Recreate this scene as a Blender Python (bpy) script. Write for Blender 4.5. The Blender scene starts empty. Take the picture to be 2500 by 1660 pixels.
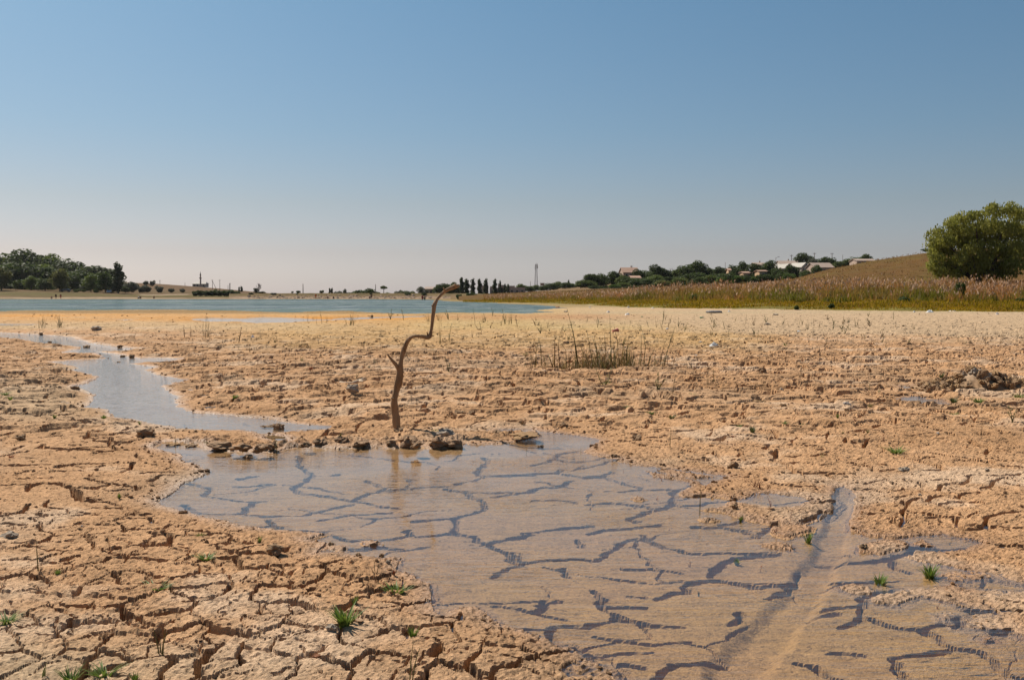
import bpy, math, random
import numpy as np
from mathutils import Vector

# ------------------------------------------------------------------ camera, sky, sun, exposure
SC = bpy.context.scene
COL = SC.collection
CAM_H = 1.2            # camera height above the pool's water level (m)
FPX = 2431.0           # focal length in pixels of the 2500 px wide photograph
PITCH = math.atan(109.0 / FPX)
SUN_AZ = math.radians(-45.0)     # sun stands in front of the camera, to the left
SUN_EL = math.radians(47.0)

cam_data = bpy.data.cameras.new("camera")
cam_data.sensor_width = 36.0
cam_data.lens = 36.0 * FPX / 2500.0
cam_data.clip_start = 0.05
cam_data.clip_end = 30000.0
cam = bpy.data.objects.new("camera", cam_data)
cam.location = (0, 0, CAM_H)
cam.rotation_euler = (math.pi / 2 - PITCH, 0, 0)
COL.objects.link(cam)
SC.camera = cam

world = bpy.data.worlds.new("World")
SC.world = world
world.use_nodes = True
wn = world.node_tree.nodes; wl = world.node_tree.links
bg = wn["Background"]
sky = wn.new("ShaderNodeTexSky")
sky.sky_type = 'NISHITA'
sky.sun_disc = False
sky.sun_elevation = SUN_EL
sky.sun_rotation = SUN_AZ
sky.altitude = 0.0
sky.air_density = 1.0
sky.dust_density = 1.0
sky.ozone_density = 6.0
# thin summer haze towards the horizon, the same all the way round
wt = wn.new("ShaderNodeTexCoord"); sx = wn.new("ShaderNodeSeparateXYZ"); wl.new(wt.outputs["Generated"], sx.inputs[0])
ramp = wn.new("ShaderNodeValToRGB")
hm = wn.new("ShaderNodeMath"); hm.operation = 'MULTIPLY'; hm.inputs[1].default_value = 2.5; wl.new(sx.outputs[2], hm.inputs[0])
wl.new(hm.outputs[0], ramp.inputs[0])
HZ = [(0.0, (1.62, 1.56, 1.80)), (0.0127, (1.45, 1.37, 1.55)), (0.0415, (1.28, 1.09, 1.12)), (0.09, (1.20, 1.04, .95)), (0.16, (1.06, 1.08, .99)), (0.30, (.96, 1.15, 1.05)), (0.4, (.96, 1.15, 1.05))]
for i, (z, c) in enumerate(HZ):
    e = ramp.color_ramp.elements[i] if i < 2 else ramp.color_ramp.elements.new(z * 2.5)
    e.position = z * 2.5; e.color = (c[0] / 2, c[1] / 2, c[2] / 2, 1)
tint = wn.new("ShaderNodeMix"); tint.data_type = 'RGBA'; tint.blend_type = 'MULTIPLY'
tint.inputs[0].default_value = 1.0
wl.new(sky.outputs[0], tint.inputs[6])
wl.new(ramp.outputs[0], tint.inputs[7])
wl.new(tint.outputs[2], bg.inputs[0])
bg.inputs[1].default_value = 0.106    # the haze ramp above halves it again

sun_dir = Vector((math.sin(SUN_AZ) * math.cos(SUN_EL), math.cos(SUN_AZ) * math.cos(SUN_EL), math.sin(SUN_EL)))
sun_data = bpy.data.lights.new("sun", 'SUN')
sun_data.energy = 5.0
sun_data.angle = math.radians(0.53)
sun_data.color = (1.0, 0.92, 0.79)
sun = bpy.data.objects.new("sun", sun_data)
sun.rotation_euler = sun_dir.to_track_quat('Z', 'Y').to_euler()
sun.location = sun_dir * 200
COL.objects.link(sun)

SC.view_settings.view_transform = 'Standard'
SC.view_settings.look = 'None'
SC.view_settings.gamma = 1.0
SC.view_settings.use_curve_mapping = False
SC.view_settings.exposure = 0.5
SC.cycles.max_bounces = 8
SC.cycles.transparent_max_bounces = 16
SC.cycles.caustics_reflective = False
SC.cycles.caustics_refractive = False
SC.cycles.sample_clamp_indirect = 6.0

# ------------------------------------------------------------------ geometry of the view, used only to read positions off the photograph
COS_P, SIN_P = math.cos(PITCH), math.sin(PITCH)
def G(px, py, z=0.0):
    """photo pixel -> point on the level plane at height z"""
    a = (px - 1250.0) / FPX; b = (830.0 - py) / FPX
    dz = b * COS_P - SIN_P; dy = COS_P + b * SIN_P
    t = (z - CAM_H) / dz
    return (a * t, dy * t)
def ZD(py, D):
    """height of photo row py at forward distance D"""
    b = (830.0 - py) / FPX
    return CAM_H + D * (b * COS_P - SIN_P) / (COS_P + b * SIN_P)
def XD(px, D, py=721.0):
    b = (830.0 - py) / FPX
    return (px - 1250.0) / FPX * D / (COS_P + b * SIN_P)
def PXPY(x, y, z=0.0):
    zc = y * COS_P - (z - CAM_H) * SIN_P
    yc = y * SIN_P + (z - CAM_H) * COS_P
    return 1250.0 + FPX * x / zc, 830.0 - FPX * yc / zc

# ------------------------------------------------------------------ object helpers
def tag(o, label=None, cat=None, group=None, kind=None):
    if label: o["label"] = label
    if cat: o["category"] = cat
    if group: o["group"] = group
    if kind: o["kind"] = kind
    return o
def empty(name, loc=(0, 0, 0), rz=0.0, s=1.0):
    o = bpy.data.objects.new(name, None)
    o.empty_display_size = 0.1
    o.location = loc; o.rotation_euler = (0, 0, rz)
    o.scale = (s, s, s) if not hasattr(s, '__len__') else s
    COL.objects.link(o)
    return o
def link(name, me, parent=None, loc=None, rot=None, scale=None):
    o = bpy.data.objects.new(name, me)
    COL.objects.link(o)
    if parent is not None: o.parent = parent
    if loc is not None: o.location = loc
    if rot is not None: o.rotation_euler = rot
    if scale is not None: o.scale = scale if hasattr(scale, '__len__') else (scale,) * 3
    return o
def npmesh(name, V, F, mat=None, smooth=True, cols=None, wet=None, fmat=None):
    """V (n,3); F (m,k) all faces with k corners"""
    V = np.asarray(V, dtype=np.float32); F = np.asarray(F, dtype=np.int32)
    me = bpy.data.meshes.new(name)
    n, (m, k) = len(V), F.shape
    me.vertices.add(n); me.vertices.foreach_set("co", V.ravel())
    me.loops.add(m * k); me.loops.foreach_set("vertex_index", F.ravel())
    me.polygons.add(m)
    me.polygons.foreach_set("loop_start", np.arange(0, m * k, k, dtype=np.int32))
    me.polygons.foreach_set("loop_total", np.full(m, k, dtype=np.int32))
    me.update(calc_edges=True)
    me.polygons.foreach_set("use_smooth", np.asarray(smooth, bool) if hasattr(smooth, "__len__") else np.full(m, bool(smooth)))
    if cols is not None:
        ca = me.color_attributes.new("Col", 'FLOAT_COLOR', 'POINT')
        c4 = np.ones((n, 4), dtype=np.float32); c4[:, :3] = cols
        ca.data.foreach_set("color", c4.ravel())
    if wet is not None:
        a = me.attributes.new("wet", 'FLOAT', 'POINT')
        a.data.foreach_set("value", np.asarray(wet, dtype=np.float32))
    if mat:
        for mm in (mat if isinstance(mat, (list, tuple)) else [mat]): me.materials.append(mm)
    if fmat is not None: me.polygons.foreach_set("material_index", np.asarray(fmat, dtype=np.int32))
    return me

class MB:
    """collects simple shapes into one mesh"""
    def __init__(s): s.v = []; s.f = []; s.c = []
    def add(s, v, f, col=None):
        k = len(s.v); s.v += [tuple(p) for p in v]; s.f += [tuple(i + k for i in q) for q in f]
        s.c += [col or (1, 1, 1)] * len(v)
    def box(s, c, d, rz=0.0, taper=1.0):
        x, y, z = d[0] / 2, d[1] / 2, d[2] / 2; cr, sr = math.cos(rz), math.sin(rz); v = []
        for dz in (-z, z):
            t = taper if dz > 0 else 1.0
            for dx, dy in ((-x, -y), (x, -y), (x, y), (-x, y)):
                v.append((c[0] + (dx * cr - dy * sr) * t, c[1] + (dx * sr + dy * cr) * t, c[2] + dz))
        s.add(v, [(3, 2, 1, 0), (4, 5, 6, 7), (0, 1, 5, 4), (1, 2, 6, 5), (2, 3, 7, 6), (3, 0, 4, 7)])
    def tube(s, pts, rad, n=6, cap=True, col=None):
        P = [Vector(p) for p in pts]; v = []; f = []
        for i, p in enumerate(P):
            t = (P[min(i + 1, len(P) - 1)] - P[max(i - 1, 0)]).normalized()
            a = t.orthogonal().normalized() if i == 0 else (a - t * a.dot(t)).normalized()
            b = t.cross(a)
            r = rad[i] if hasattr(rad, '__len__') else rad
            for k in range(n):
                w = 2 * math.pi * k / n
                v.append(p + (a * math.cos(w) + b * math.sin(w)) * r)
        for i in range(len(P) - 1):
            for k in range(n):
                f.append((i * n + k, i * n + (k + 1) % n, (i + 1) * n + (k + 1) % n, (i + 1) * n + k))
        if cap:
            f.append(tuple(range(n))[::-1]); f.append(tuple((len(P) - 1) * n + k for k in range(n)))
        s.add(v, f, col)
    def lathe(s, prof, n=12, c=(0, 0, 0)):
        v = []; f = []
        for r, z in prof:
            for k in range(n):
                w = 2 * math.pi * k / n; v.append((c[0] + r * math.cos(w), c[1] + r * math.sin(w), c[2] + z))
        for i in range(len(prof) - 1):
            for k in range(n):
                f.append((i * n + k, i * n + (k + 1) % n, (i + 1) * n + (k + 1) % n, (i + 1) * n + k))
        f.append(tuple(range(n))[::-1]); f.append(tuple((len(prof) - 1) * n + k for k in range(n)))
        s.add(v, f)
    def mesh(s, name, mat=None, smooth=False, col=False):
        me = bpy.data.meshes.new(name); me.from_pydata(s.v, [], s.f); me.update()
        if mat: me.materials.append(mat)
        if smooth:
            for p in me.polygons: p.use_smooth = True
        if col:
            ca = me.color_attributes.new("Col", 'FLOAT_COLOR', 'POINT')
            c4 = np.ones((len(s.v), 4), dtype=np.float32); c4[:, :3] = np.array(s.c, dtype=np.float32)
            ca.data.foreach_set("color", c4.ravel())
        return me

# ------------------------------------------------------------------ numpy noise
_rng = np.random.RandomState(7)
_PERM = np.concatenate([_rng.permutation(256)] * 3).astype(np.int32)
_GA = (np.arange(256) * (2 * np.pi / 256)).astype(np.float32)
_GX, _GY = np.cos(_GA * 7.0), np.sin(_GA * 7.0)
def perlin(x, y, seed=0):
    x = np.asarray(x, np.float32) + np.float32(seed * 17.13); y = np.asarray(y, np.float32) + np.float32(seed * 9.71)
    xf, yf = np.floor(x), np.floor(y)
    fx, fy = x - xf, y - yf
    xi = xf.astype(np.int32) & 255; yi = yf.astype(np.int32) & 255
    u = fx * fx * fx * (fx * (fx * 6 - 15) + 10); v = fy * fy * fy * (fy * (fy * 6 - 15) + 10)
    def g(ix, iy, dx, dy):
        h = _PERM[_PERM[ix & 255] + (iy & 255)]
        return _GX[h] * dx + _GY[h] * dy
    a = g(xi, yi, fx, fy); b = g(xi + 1, yi, fx - 1, fy)
    c = g(xi, yi + 1, fx, fy - 1); d = g(xi + 1, yi + 1, fx - 1, fy - 1)
    ab = a + u * (b - a); cd = c + u * (d - c)
    return (ab + v * (cd - ab)) * 1.5
def fbm(x, y, lam, oct=3, seed=0):
    r = 0.0; a = 1.0; t = 0.0
    for i in range(oct):
        r = r + a * perlin(x / lam * 2 ** i, y / lam * 2 ** i, seed + i * 3); t += a; a *= 0.5
    return r / t
def ss(e0, e1, x):
    t = np.clip((x - e0) / (e1 - e0), 0, 1); return t * t * (3 - 2 * t)
def hash01(a, b=0, seed=0):
    h = (np.asarray(a, np.int64) * 73856093) ^ (np.asarray(b, np.int64) * 19349663) ^ (seed * 83492791)
    h = (h ^ (h >> 13)) * 1274126177 & 0x7fffffff
    h = (h ^ (h >> 15)) & 0xffff
    return h.astype(np.float32) / 65535.0
def voronoi(x, y, size, seed=0, jit=0.9):
    """distance to the cell border (m), cell hash pair for the border, cell hash"""
    gx = np.floor(x / size).astype(np.int64); gy = np.floor(y / size).astype(np.int64)
    best = np.full(x.shape, 1e9, np.float32); b2 = best.copy()
    p1x = np.zeros_like(best); p1y = np.zeros_like(best); p2x = np.zeros_like(best); p2y = np.zeros_like(best)
    k1 = np.zeros(x.shape, np.int64); k2 = np.zeros(x.shape, np.int64)
    for dx in (-1, 0, 1):
        for dy in (-1, 0, 1):
            cx, cy = gx + dx, gy + dy
            sx = ((cx + 0.5 + jit * (hash01(cx, cy, seed + 1) - 0.5)) * size).astype(np.float32)
            sy = ((cy + 0.5 + jit * (hash01(cx, cy, seed + 2) - 0.5)) * size).astype(np.float32)
            d = (x - sx) ** 2 + (y - sy) ** 2
            kk = cx * 4001 + cy
            m = d < best
            m2 = (~m) & (d < b2)
            p2x = np.where(m, p1x, np.where(m2, sx, p2x)); p2y = np.where(m, p1y, np.where(m2, sy, p2y))
            k2 = np.where(m, k1, np.where(m2, kk, k2)); b2 = np.where(m, best, np.where(m2, d, b2))
            p1x = np.where(m, sx, p1x); p1y = np.where(m, sy, p1y); k1 = np.where(m, kk, k1); best = np.where(m, d, best)
    sep = np.sqrt((p1x - p2x) ** 2 + (p1y - p2y) ** 2) + 1e-6
    return (b2 - best) / (2 * sep), hash01(np.minimum(k1, k2), np.maximum(k1, k2), seed), hash01(k1, 5, seed)

# ------------------------------------------------------------------ materials
def newmat(name):
    m = bpy.data.materials.new(name); m.use_nodes = True
    nt = m.node_tree; return m, nt.nodes, nt.links, nt.nodes["Principled BSDF"]
def noise_node(n, l, scale, detail=4.0, rough=0.55, vec=None, stretch=None):
    t = n.new("ShaderNodeTexNoise"); t.inputs["Scale"].default_value = scale
    t.inputs["Detail"].default_value = detail; t.inputs["Roughness"].default_value = rough
    if vec is not None:
        if stretch:
            mp = n.new("ShaderNodeMapping"); mp.inputs["Scale"].default_value = stretch
            l.new(vec, mp.inputs[0]); l.new(mp.outputs[0], t.inputs["Vector"])
        else: l.new(vec, t.inputs["Vector"])
    return t
def mapr(n, l, src, a, b, c, d):
    t = n.new("ShaderNodeMapRange"); t.inputs[1].default_value = a; t.inputs[2].default_value = b
    t.inputs[3].default_value = c; t.inputs[4].default_value = d; l.new(src, t.inputs[0]); return t.outputs[0]
def mixc(n, l, fac, a, b, blend='MIX'):
    t = n.new("ShaderNodeMix"); t.data_type = 'RGBA'; t.blend_type = blend
    for s, v in ((0, fac), (6, a), (7, b)):
        if hasattr(v, 'links'): l.new(v, t.inputs[s])
        elif s == 0: t.inputs[0].default_value = v
        else: t.inputs[s].default_value = (*v, 1) if len(v) == 3 else v
    return t.outputs[2]
def simple_mat(name, c1, c2=None, scale=3.0, rough=0.9, bump=0.0, bscale=None, spec=0.2, coord="Object", detail=4):
    m, n, l, b = newmat(name)
    tc = n.new("ShaderNodeTexCoord")
    t = noise_node(n, l, scale, detail, 0.6, tc.outputs[coord])
    l.new(mixc(n, l, mapr(n, l, t.outputs[0], .3, .7, 0, 1), c1, c2 or tuple(k * .7 for k in c1)), b.inputs["Base Color"])
    b.inputs["Roughness"].default_value = rough
    b.inputs["Specular IOR Level"].default_value = spec
    if bump:
        t2 = noise_node(n, l, bscale or scale * 3, 6, 0.65, tc.outputs[coord])
        bp = n.new("ShaderNodeBump"); bp.inputs["Strength"].default_value = bump; bp.inputs["Distance"].default_value = 0.02
        l.new(t2.outputs[0], bp.inputs["Height"]); l.new(bp.outputs[0], b.inputs["Normal"])
    return m
def attr_mat(name, rough=0.9, var=0.35, scale=2.0, transl=0.0, spec=0.15):
    """colour from the Col attribute, mottled; optional light through the leaf"""
    m, n, l, b = newmat(name)
    at = n.new("ShaderNodeAttribute"); at.attribute_name = "Col"
    ge = n.new("ShaderNodeNewGeometry")
    t = noise_node(n, l, scale, 3, 0.6, ge.outputs["Position"])
    f = mapr(n, l, t.outputs[0], .25, .75, 1 - var, 1 + var)
    cc = n.new("ShaderNodeVectorMath"); cc.operation = 'SCALE'
    l.new(at.outputs["Color"], cc.inputs[0]); l.new(f, cc.inputs["Scale"])
    l.new(cc.outputs[0], b.inputs["Base Color"])
    b.inputs["Roughness"].default_value = rough; b.inputs["Specular IOR Level"].default_value = spec
    if transl:
        tr = n.new("ShaderNodeBsdfTranslucent"); l.new(cc.outputs[0], tr.inputs[0])
        mx = n.new("ShaderNodeMixShader"); mx.inputs[0].default_value = transl
        l.new(b.outputs[0], mx.inputs[1]); l.new(tr.outputs[0], mx.inputs[2])
        l.new(mx.outputs[0], n["Material Output"].inputs[0])
    return m
# ------------------------------------------------------------------ water outlines (read off the photograph, laid on the level plane)
POOL = [(374,1092),(406,1079),(440,1083),(480,1086),(515,1097),(560,1103),(610,1102),(667,1105),(724,1093),(790,1094),(857,1095),(905,1092),(952,1095),(1020,1093),
 (1086,1095),(1143,1083),(1200,1085),(1260,1078),(1318,1065),(1300,1057),(1225,1056),(1216,1048),(1290,1047),(1350,1056),(1420,1064),(1452,1073),(1450,1090),
 (1425,1103),(1460,1112),(1500,1118),(1550,1135),(1590,1140),(1640,1145),(1690,1150),(1740,1156),(1772,1162),(1760,1170),(1735,1176),(1725,1184),(1700,1176),
 (1680,1170),(1600,1155),(1576,1150),(1600,1163),(1660,1172),(1690,1180),(1670,1195),(1665,1210),(1760,1215),(1800,1222),(1830,1216),(1845,1206),(1880,1204),
 (1930,1210),(1975,1215),(1985,1222),(1950,1238),(1900,1243),(1850,1236),(1795,1228),(1760,1240),(1715,1246),(1769,1251),(1846,1272),(1880,1282),(1954,1281),(2019,1262),(2049,1230),(2043,1190),
 (2055,1186),(2079,1204),(2087,1246),(2076,1267),(2076,1293),(2126,1308),(2185,1313),(2230,1308),(2286,1301),(2351,1311),(2396,1326),(2354,1341),(2289,1345),
 (2230,1345),(2221,1362),(2262,1375),(2326,1379),(2371,1392),(2360,1402),(2335,1398),(2310,1412),(2337,1420),(2420,1412),(2500,1428),(2700,1440),(2700,1452),(2500,1441),(2430,1443),(2360,1438),
 (2337,1426),(2259,1434),(2186,1436),(2131,1455),(2131,1468),(2189,1478),(2237,1461),(2253,1456),(2315,1467),(2396,1496),(2360,1504),(2304,1507),
 (2315,1515),(2343,1516),(2346,1532),(2399,1533),(2469,1544),(2500,1555),(2700,1575),(2900,1900),(1700,1900),(1600,1740),(1530,1658),(1505,1634),(1443,1615),(1401,1587),(1356,1575),
 (1317,1550),(1270,1536),(1223,1527),(1158,1482),(1107,1488),(1082,1503),(1061,1492),(1047,1446),(1050,1427),(1006,1408),(971,1394),(979,1362),(871,1359),(817,1350),
 (773,1356),(798,1328),(746,1322),(795,1305),(667,1298),(600,1288),(545,1275),(469,1252),(411,1238),(380,1225),(411,1212),(450,1180),(503,1161),(510,1149),(465,1131),(442,1122),(434,1107),(400,1100)]
STREAM = [(-400,800),(0,811),(89,816),(178,823),(213,836),(284,845),(341,852),(300,857),(235,858),(300,866),(320,873),(444,875),(420,882),(309,888),(388,896),(349,904),(377,916),(445,927),
 (395,943),(430,968),(427,985),(448,1003),(516,1010),(569,1014),(658,1021),(693,1030),(782,1042),(730,1050),(693,1056),(640,1062),(587,1051),(515,1050),(441,1048),(373,1035),
 (270,1017),(260,1000),(210,994),(238,964),(178,943),(206,936),(249,918),(178,905),(206,898),(153,888),(121,884),(200,878),(285,874),(230,862),(150,862),(190,852),(199,847),(140,842),(117,841),(71,831),(0,823),(-400,812)]
PUDDLE = [(2214,972),(2235,968),(2262,974),(2298,976),(2300,983),(2262,986),(2232,984)]
PUDDLE2 = [(2198,941),(2222,942),(2225,948),(2204,949)]
LINK1 = [(640,1064),(668,1062),(700,1070),(720,1080),(690,1081),(655,1074)]
SHALLOW = [(455,779),(520,776),(600,777),(655,774),(740,777),(819,780),(891,774),(1049,771),(1040,775),(891,780),(761,785),(660,791),(600,788),(520,789),(500,784)]
SHALLOW2 = [(-300,790),(0,789),(60,791),(55,797),(0,799),(-300,801)]
SHALLOW3 = [(265,783),(300,779),(322,781),(310,785)]
LAKE = [(-1600,730.4),(0,730.4),(300,730.4),(560,730.4),(640,730.4),(900,730.4),(1040,731.4),(1075,733),(1092,735.5),(1140,737),(1190,738.5),(1225,741),(1300,744),(1352,748),(1390,752),
 (1330,755),(1300,757),(1345,763),(1300,766),(1200,765),(1100,764),(1010,767),(960,765),(870,760),(760,761),(700,764),(610,760),(500,758),(350,757),(200,759),(60,759),(0,761),(-300,762),(-1600,770)]
ISLES = [[(2096,1335),(2120,1325),(2180,1317),(2215,1322),(2221,1332),(2205,1345),(2150,1356),(2105,1350)],
 [(1862,1328),(1890,1324),(1925,1330),(1945,1341),(1935,1345),(1890,1337)],
 [(2047,1434),(2080,1424),(2110,1430),(2139,1443),(2130,1453),(2080,1447)],
 [(890,1322),(905,1319),(922,1322),(918,1334),(898,1334)],[(803,1334),(820,1330),(847,1335),(843,1342),(812,1342)],
 [(1879,1290),(1954,1284),(1985,1290),(1975,1300),(1920,1312),(1890,1305)],[(2230,1326),(2245,1317),(2262,1325),(2285,1334),(2250,1334)],
 [(2290,1402),(2320,1392),(2362,1400),(2365,1410),(2330,1414)],[(1595,1148),(1640,1147),(1700,1155),(1740,1163),(1700,1166),(1640,1160)],
 [(1540,1218),(1555,1216),(1565,1220),(1552,1223)],[(1714,1266),(1735,1264),(1750,1270),(1722,1272)],[(415,1180),(435,1177),(430,1184)],
 [(2300,1500),(2320,1496),(2345,1502),(2330,1512),(2305,1512)],[(2395,1555),(2410,1550),(2425,1558),(2410,1562)]]
def toG(pl): return np.array([G(*p) for p in pl], np.float32)
NEAR_POLYS = [toG(p) for p in (POOL, STREAM, PUDDLE, PUDDLE2, LINK1)]
FAR_POLYS = [toG(p) for p in (SHALLOW, SHALLOW2, SHALLOW3, LAKE)]
ISLE_POLYS = [toG(p) for p in ISLES]

def poly_sd(x, y, P):
    """signed distance, negative inside"""
    d2 = np.full(x.shape, 1e12, np.float32); ins = np.zeros(x.shape, bool)
    Q = np.roll(P, -1, axis=0)
    for (ax, ay), (bx, by) in zip(P, Q):
        ex, ey = bx - ax, by - ay
        wx, wy = x - ax, y - ay
        t = np.clip((wx * ex + wy * ey) / (ex * ex + ey * ey + 1e-9), 0, 1)
        dx, dy = wx - ex * t, wy - ey * t
        np.minimum(d2, dx * dx + dy * dy, out=d2)
        c = (ay <= y) != (by <= y)
        if c.any():
            xi = ax + (y - ay) * (ex / (ey if abs(ey) > 1e-9 else 1e-9))
            ins ^= c & (x < xi)
    d = np.sqrt(d2)
    return np.where(ins, -d, d)
def sub_sd(x, y, P, margin, out):
    lo, hi = P.min(0) - margin, P.max(0) + margin
    m = (x > lo[0]) & (x < hi[0]) & (y > lo[1]) & (y < hi[1])
    if m.any(): out[m] = np.minimum(out[m], poly_sd(x[m], y[m], P))
def water_sd(x, y):
    """distance to the nearest water edge: land positive, water negative, shoreline roughened"""
    sd = np.full(x.shape, 50.0, np.float32)
    amp = np.clip(y / 9.0, 0.35, 1.6)
    xw = x + 0.05 * amp * fbm(x, y, 0.30, 3, 31); yw = y + 0.09 * amp * fbm(x, y, 0.30, 3, 41)
    for P in NEAR_POLYS: sub_sd(xw, yw, P, 3.0, sd)
    isl = np.full(x.shape, 9.0, np.float32)
    for P in ISLE_POLYS: sub_sd(xw, yw, P, 0.6, isl)
    sd = np.maximum(sd, np.minimum(-isl, 0.05))
    xl = x + 1.5 * fbm(x, y, 9.0, 3, 51); yl = y + 2.2 * fbm(x, y, 9.0, 3, 61) * np.clip((y - 30) / 60, 0, 1)
    for P in FAR_POLYS[:3]: sub_sd(xl, yl, P, 12.0, sd)
    sub_sd(xl, yl, FAR_POLYS[3], 30.0, sd)
    return sd

# ------------------------------------------------------------------ cracks traced from the photograph: (origin x, origin y, zoom), then polylines, width in mm
def ZT(ox, oy, s, lines):
    return [([(ox + a / s, oy + b / s) for a, b in pts], w) for w, pts in lines]
WET_CRACKS = (
 ZT(400, 1000, 2.6244, [
  (34,[(860,290),(880,350),(960,400),(890,440),(830,480),(890,515),(1040,525),(1200,550),(1410,480),(1530,480),(1800,460)]),(30,[(1200,550),(1400,590),(1500,600)]),
  (26,[(150,470),(300,490),(260,540),(400,555),(580,570),(650,565)]),(46,[(580,570),(520,620),(490,655)]),(22,[(490,655),(240,660)]),(26,[(490,655),(640,665),(850,655),(1000,625),(1200,580)]),
  (40,[(690,690),(700,735),(830,765),(1030,775)]),(26,[(560,760),(690,725)]),(18,[(980,690),(1250,645),(1480,630)]),(44,[(1080,810),(1200,830),(1400,830),(1580,790),(1560,750)]),
  (34,[(1630,800),(1800,770),(1980,780),(2060,830),(2200,800),(2362,770)]),(34,[(1870,770),(1870,660),(1620,690)]),(34,[(1870,660),(2040,620),(2060,590),(2050,560),(1950,520),(1950,495),(1800,480)]),
  (20,[(1950,500),(2362,500)]),(38,[(2060,290),(2060,330),(2000,380),(2050,400),(1880,450)]),(22,[(2050,400),(2362,395)]),(60,[(2060,830),(2170,880),(2230,940)]),
  (60,[(480,430),(600,410)]),(60,[(470,475),(660,460)]),(24,[(1290,430),(1420,470)]),(70,[(1200,890),(1500,880)]),(50,[(1080,395),(1120,390)]),(24,[(120,600),(240,660)])]) +
 ZT(1200, 1000, 3.374, [
  (34,[(0,515),(250,500),(520,490),(700,525),(900,535),(1000,500)]),(34,[(520,490),(570,465)]),(28,[(350,430),(520,395)]),(60,[(520,395),(560,350),(690,340)]),(22,[(520,395),(700,420),(920,395)]),
  (55,[(0,680),(300,640),(430,600),(520,610),(660,555)]),(24,[(730,465),(900,440),(1010,410)]),(18,[(960,540),(1080,590),(1240,630)]),(30,[(1240,630),(1500,650),(1560,650),(1640,630)]),(30,[(950,645),(1070,655),(1240,630)]),
  (46,[(1500,650),(1510,710),(1490,760),(1400,800),(1240,830),(1140,870),(1200,890)]),(40,[(1490,760),(1620,800)]),(20,[(800,760),(960,750),(1150,770),(1330,805)]),(18,[(340,715),(520,715),(720,745)]),
  (62,[(270,980),(450,950),(800,920)]),(80,[(800,980),(1000,950),(1350,930)]),(26,[(0,1050),(150,1030),(300,1010)]),
  (42,[(950,1150),(1050,1060),(1180,1030),(1240,1030),(1400,1090),(1600,1145),(1750,1160),(1900,1150),(2100,1170),(2362,1170)]),(24,[(1240,1030),(1240,1000)]),
  (40,[(400,1200),(560,1185),(750,1180),(850,1195),(950,1150)]),(34,[(0,1340),(150,1260),(260,1220),(400,1200)]),(50,[(260,1220),(120,1140),(20,1100)]),
  (34,[(1650,950),(1900,960),(2100,985),(2190,1040),(2260,990),(2362,950)]),(30,[(1890,940),(2060,910)]),(46,[(1800,1330),(1880,1270),(2000,1200),(2362,1180)]),
  (20,[(1100,1260),(1300,1260),(1540,1300)]),(20,[(730,1030),(740,1080)]),(90,[(800,535),(930,530)]),(60,[(1620,775),(1980,745)])]) +
 ZT(1200, 1300, 3.579, [
  (44,[(1960,370),(1820,375),(1690,400),(1690,460),(1560,490),(1450,515)]),(32,[(1960,370),(2150,400),(2362,440)]),(40,[(1920,340),(1960,270),(2130,190)]),(24,[(0,620),(250,635),(400,670),(480,700),(650,720)]),
  (55,[(400,670),(430,610),(470,570),(600,560)]),(34,[(270,840),(480,820),(560,790),(840,790),(900,760),(1100,720),(1250,740),(1400,765),(1650,765)]),(70,[(1100,720),(1120,670)]),
  (40,[(510,830),(560,940)]),(28,[(920,880),(1180,910),(1420,940),(1560,930),(1690,900)]),(26,[(780,1060),(950,1060),(1100,1030),(1400,1000)]),(44,[(1440,1280),(1480,1200),(1580,1120),(1750,1110),(2000,1060)]),
  (70,[(1150,1140),(1300,1160)]),(36,[(880,460),(950,530),(960,600),(1180,600),(1350,605)]),(40,[(2140,640),(2200,720),(2080,750)]),(30,[(1220,500),(1330,500)]),(36,[(640,270),(660,340)])]) +
 ZT(1840, 1300, 3.579, [
  (75,[(600,230),(850,250),(950,240),(1150,230),(1300,190),(1400,130),(1700,150),(1850,130)]),(46,[(1180,240),(1260,300),(1380,330)]),
  (62,[(930,570),(940,610),(980,700),(1080,750),(1300,800),(1480,830),(1600,870),(1640,930),(1760,980),(1950,1020),(2100,1100),(2200,1180),(2362,1250)]),(40,[(930,570),(1060,545),(1200,500)]),
  (36,[(980,700),(860,760),(780,780)]),(40,[(1180,1040),(1350,1020),(1500,1030),(1640,1010),(1760,980)]),(54,[(1200,1050),(1270,1100),(1270,1180),(1320,1230),(1200,1290)]),(60,[(1200,1290),(980,1280),(760,1230),(650,1170),(520,1100),(370,1080)]),
  (24,[(1480,830),(1650,790)]),(50,[(1650,790),(1790,800),(1800,740)]),(26,[(0,440),(250,430),(370,400),(400,300)]),(30,[(130,540),(250,480),(330,440)]),(26,[(500,690),(740,670)]),(18,[(600,640),(930,630)]),
  (46,[(680,410),(900,430),(1000,410)]),(24,[(650,990),(850,1000),(950,1010)]),(16,[(700,150),(830,190)]),(70,[(1900,680),(2100,690)]),(60,[(2100,860),(2250,860)]),(60,[(2200,690),(2400,700)])]))
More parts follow.
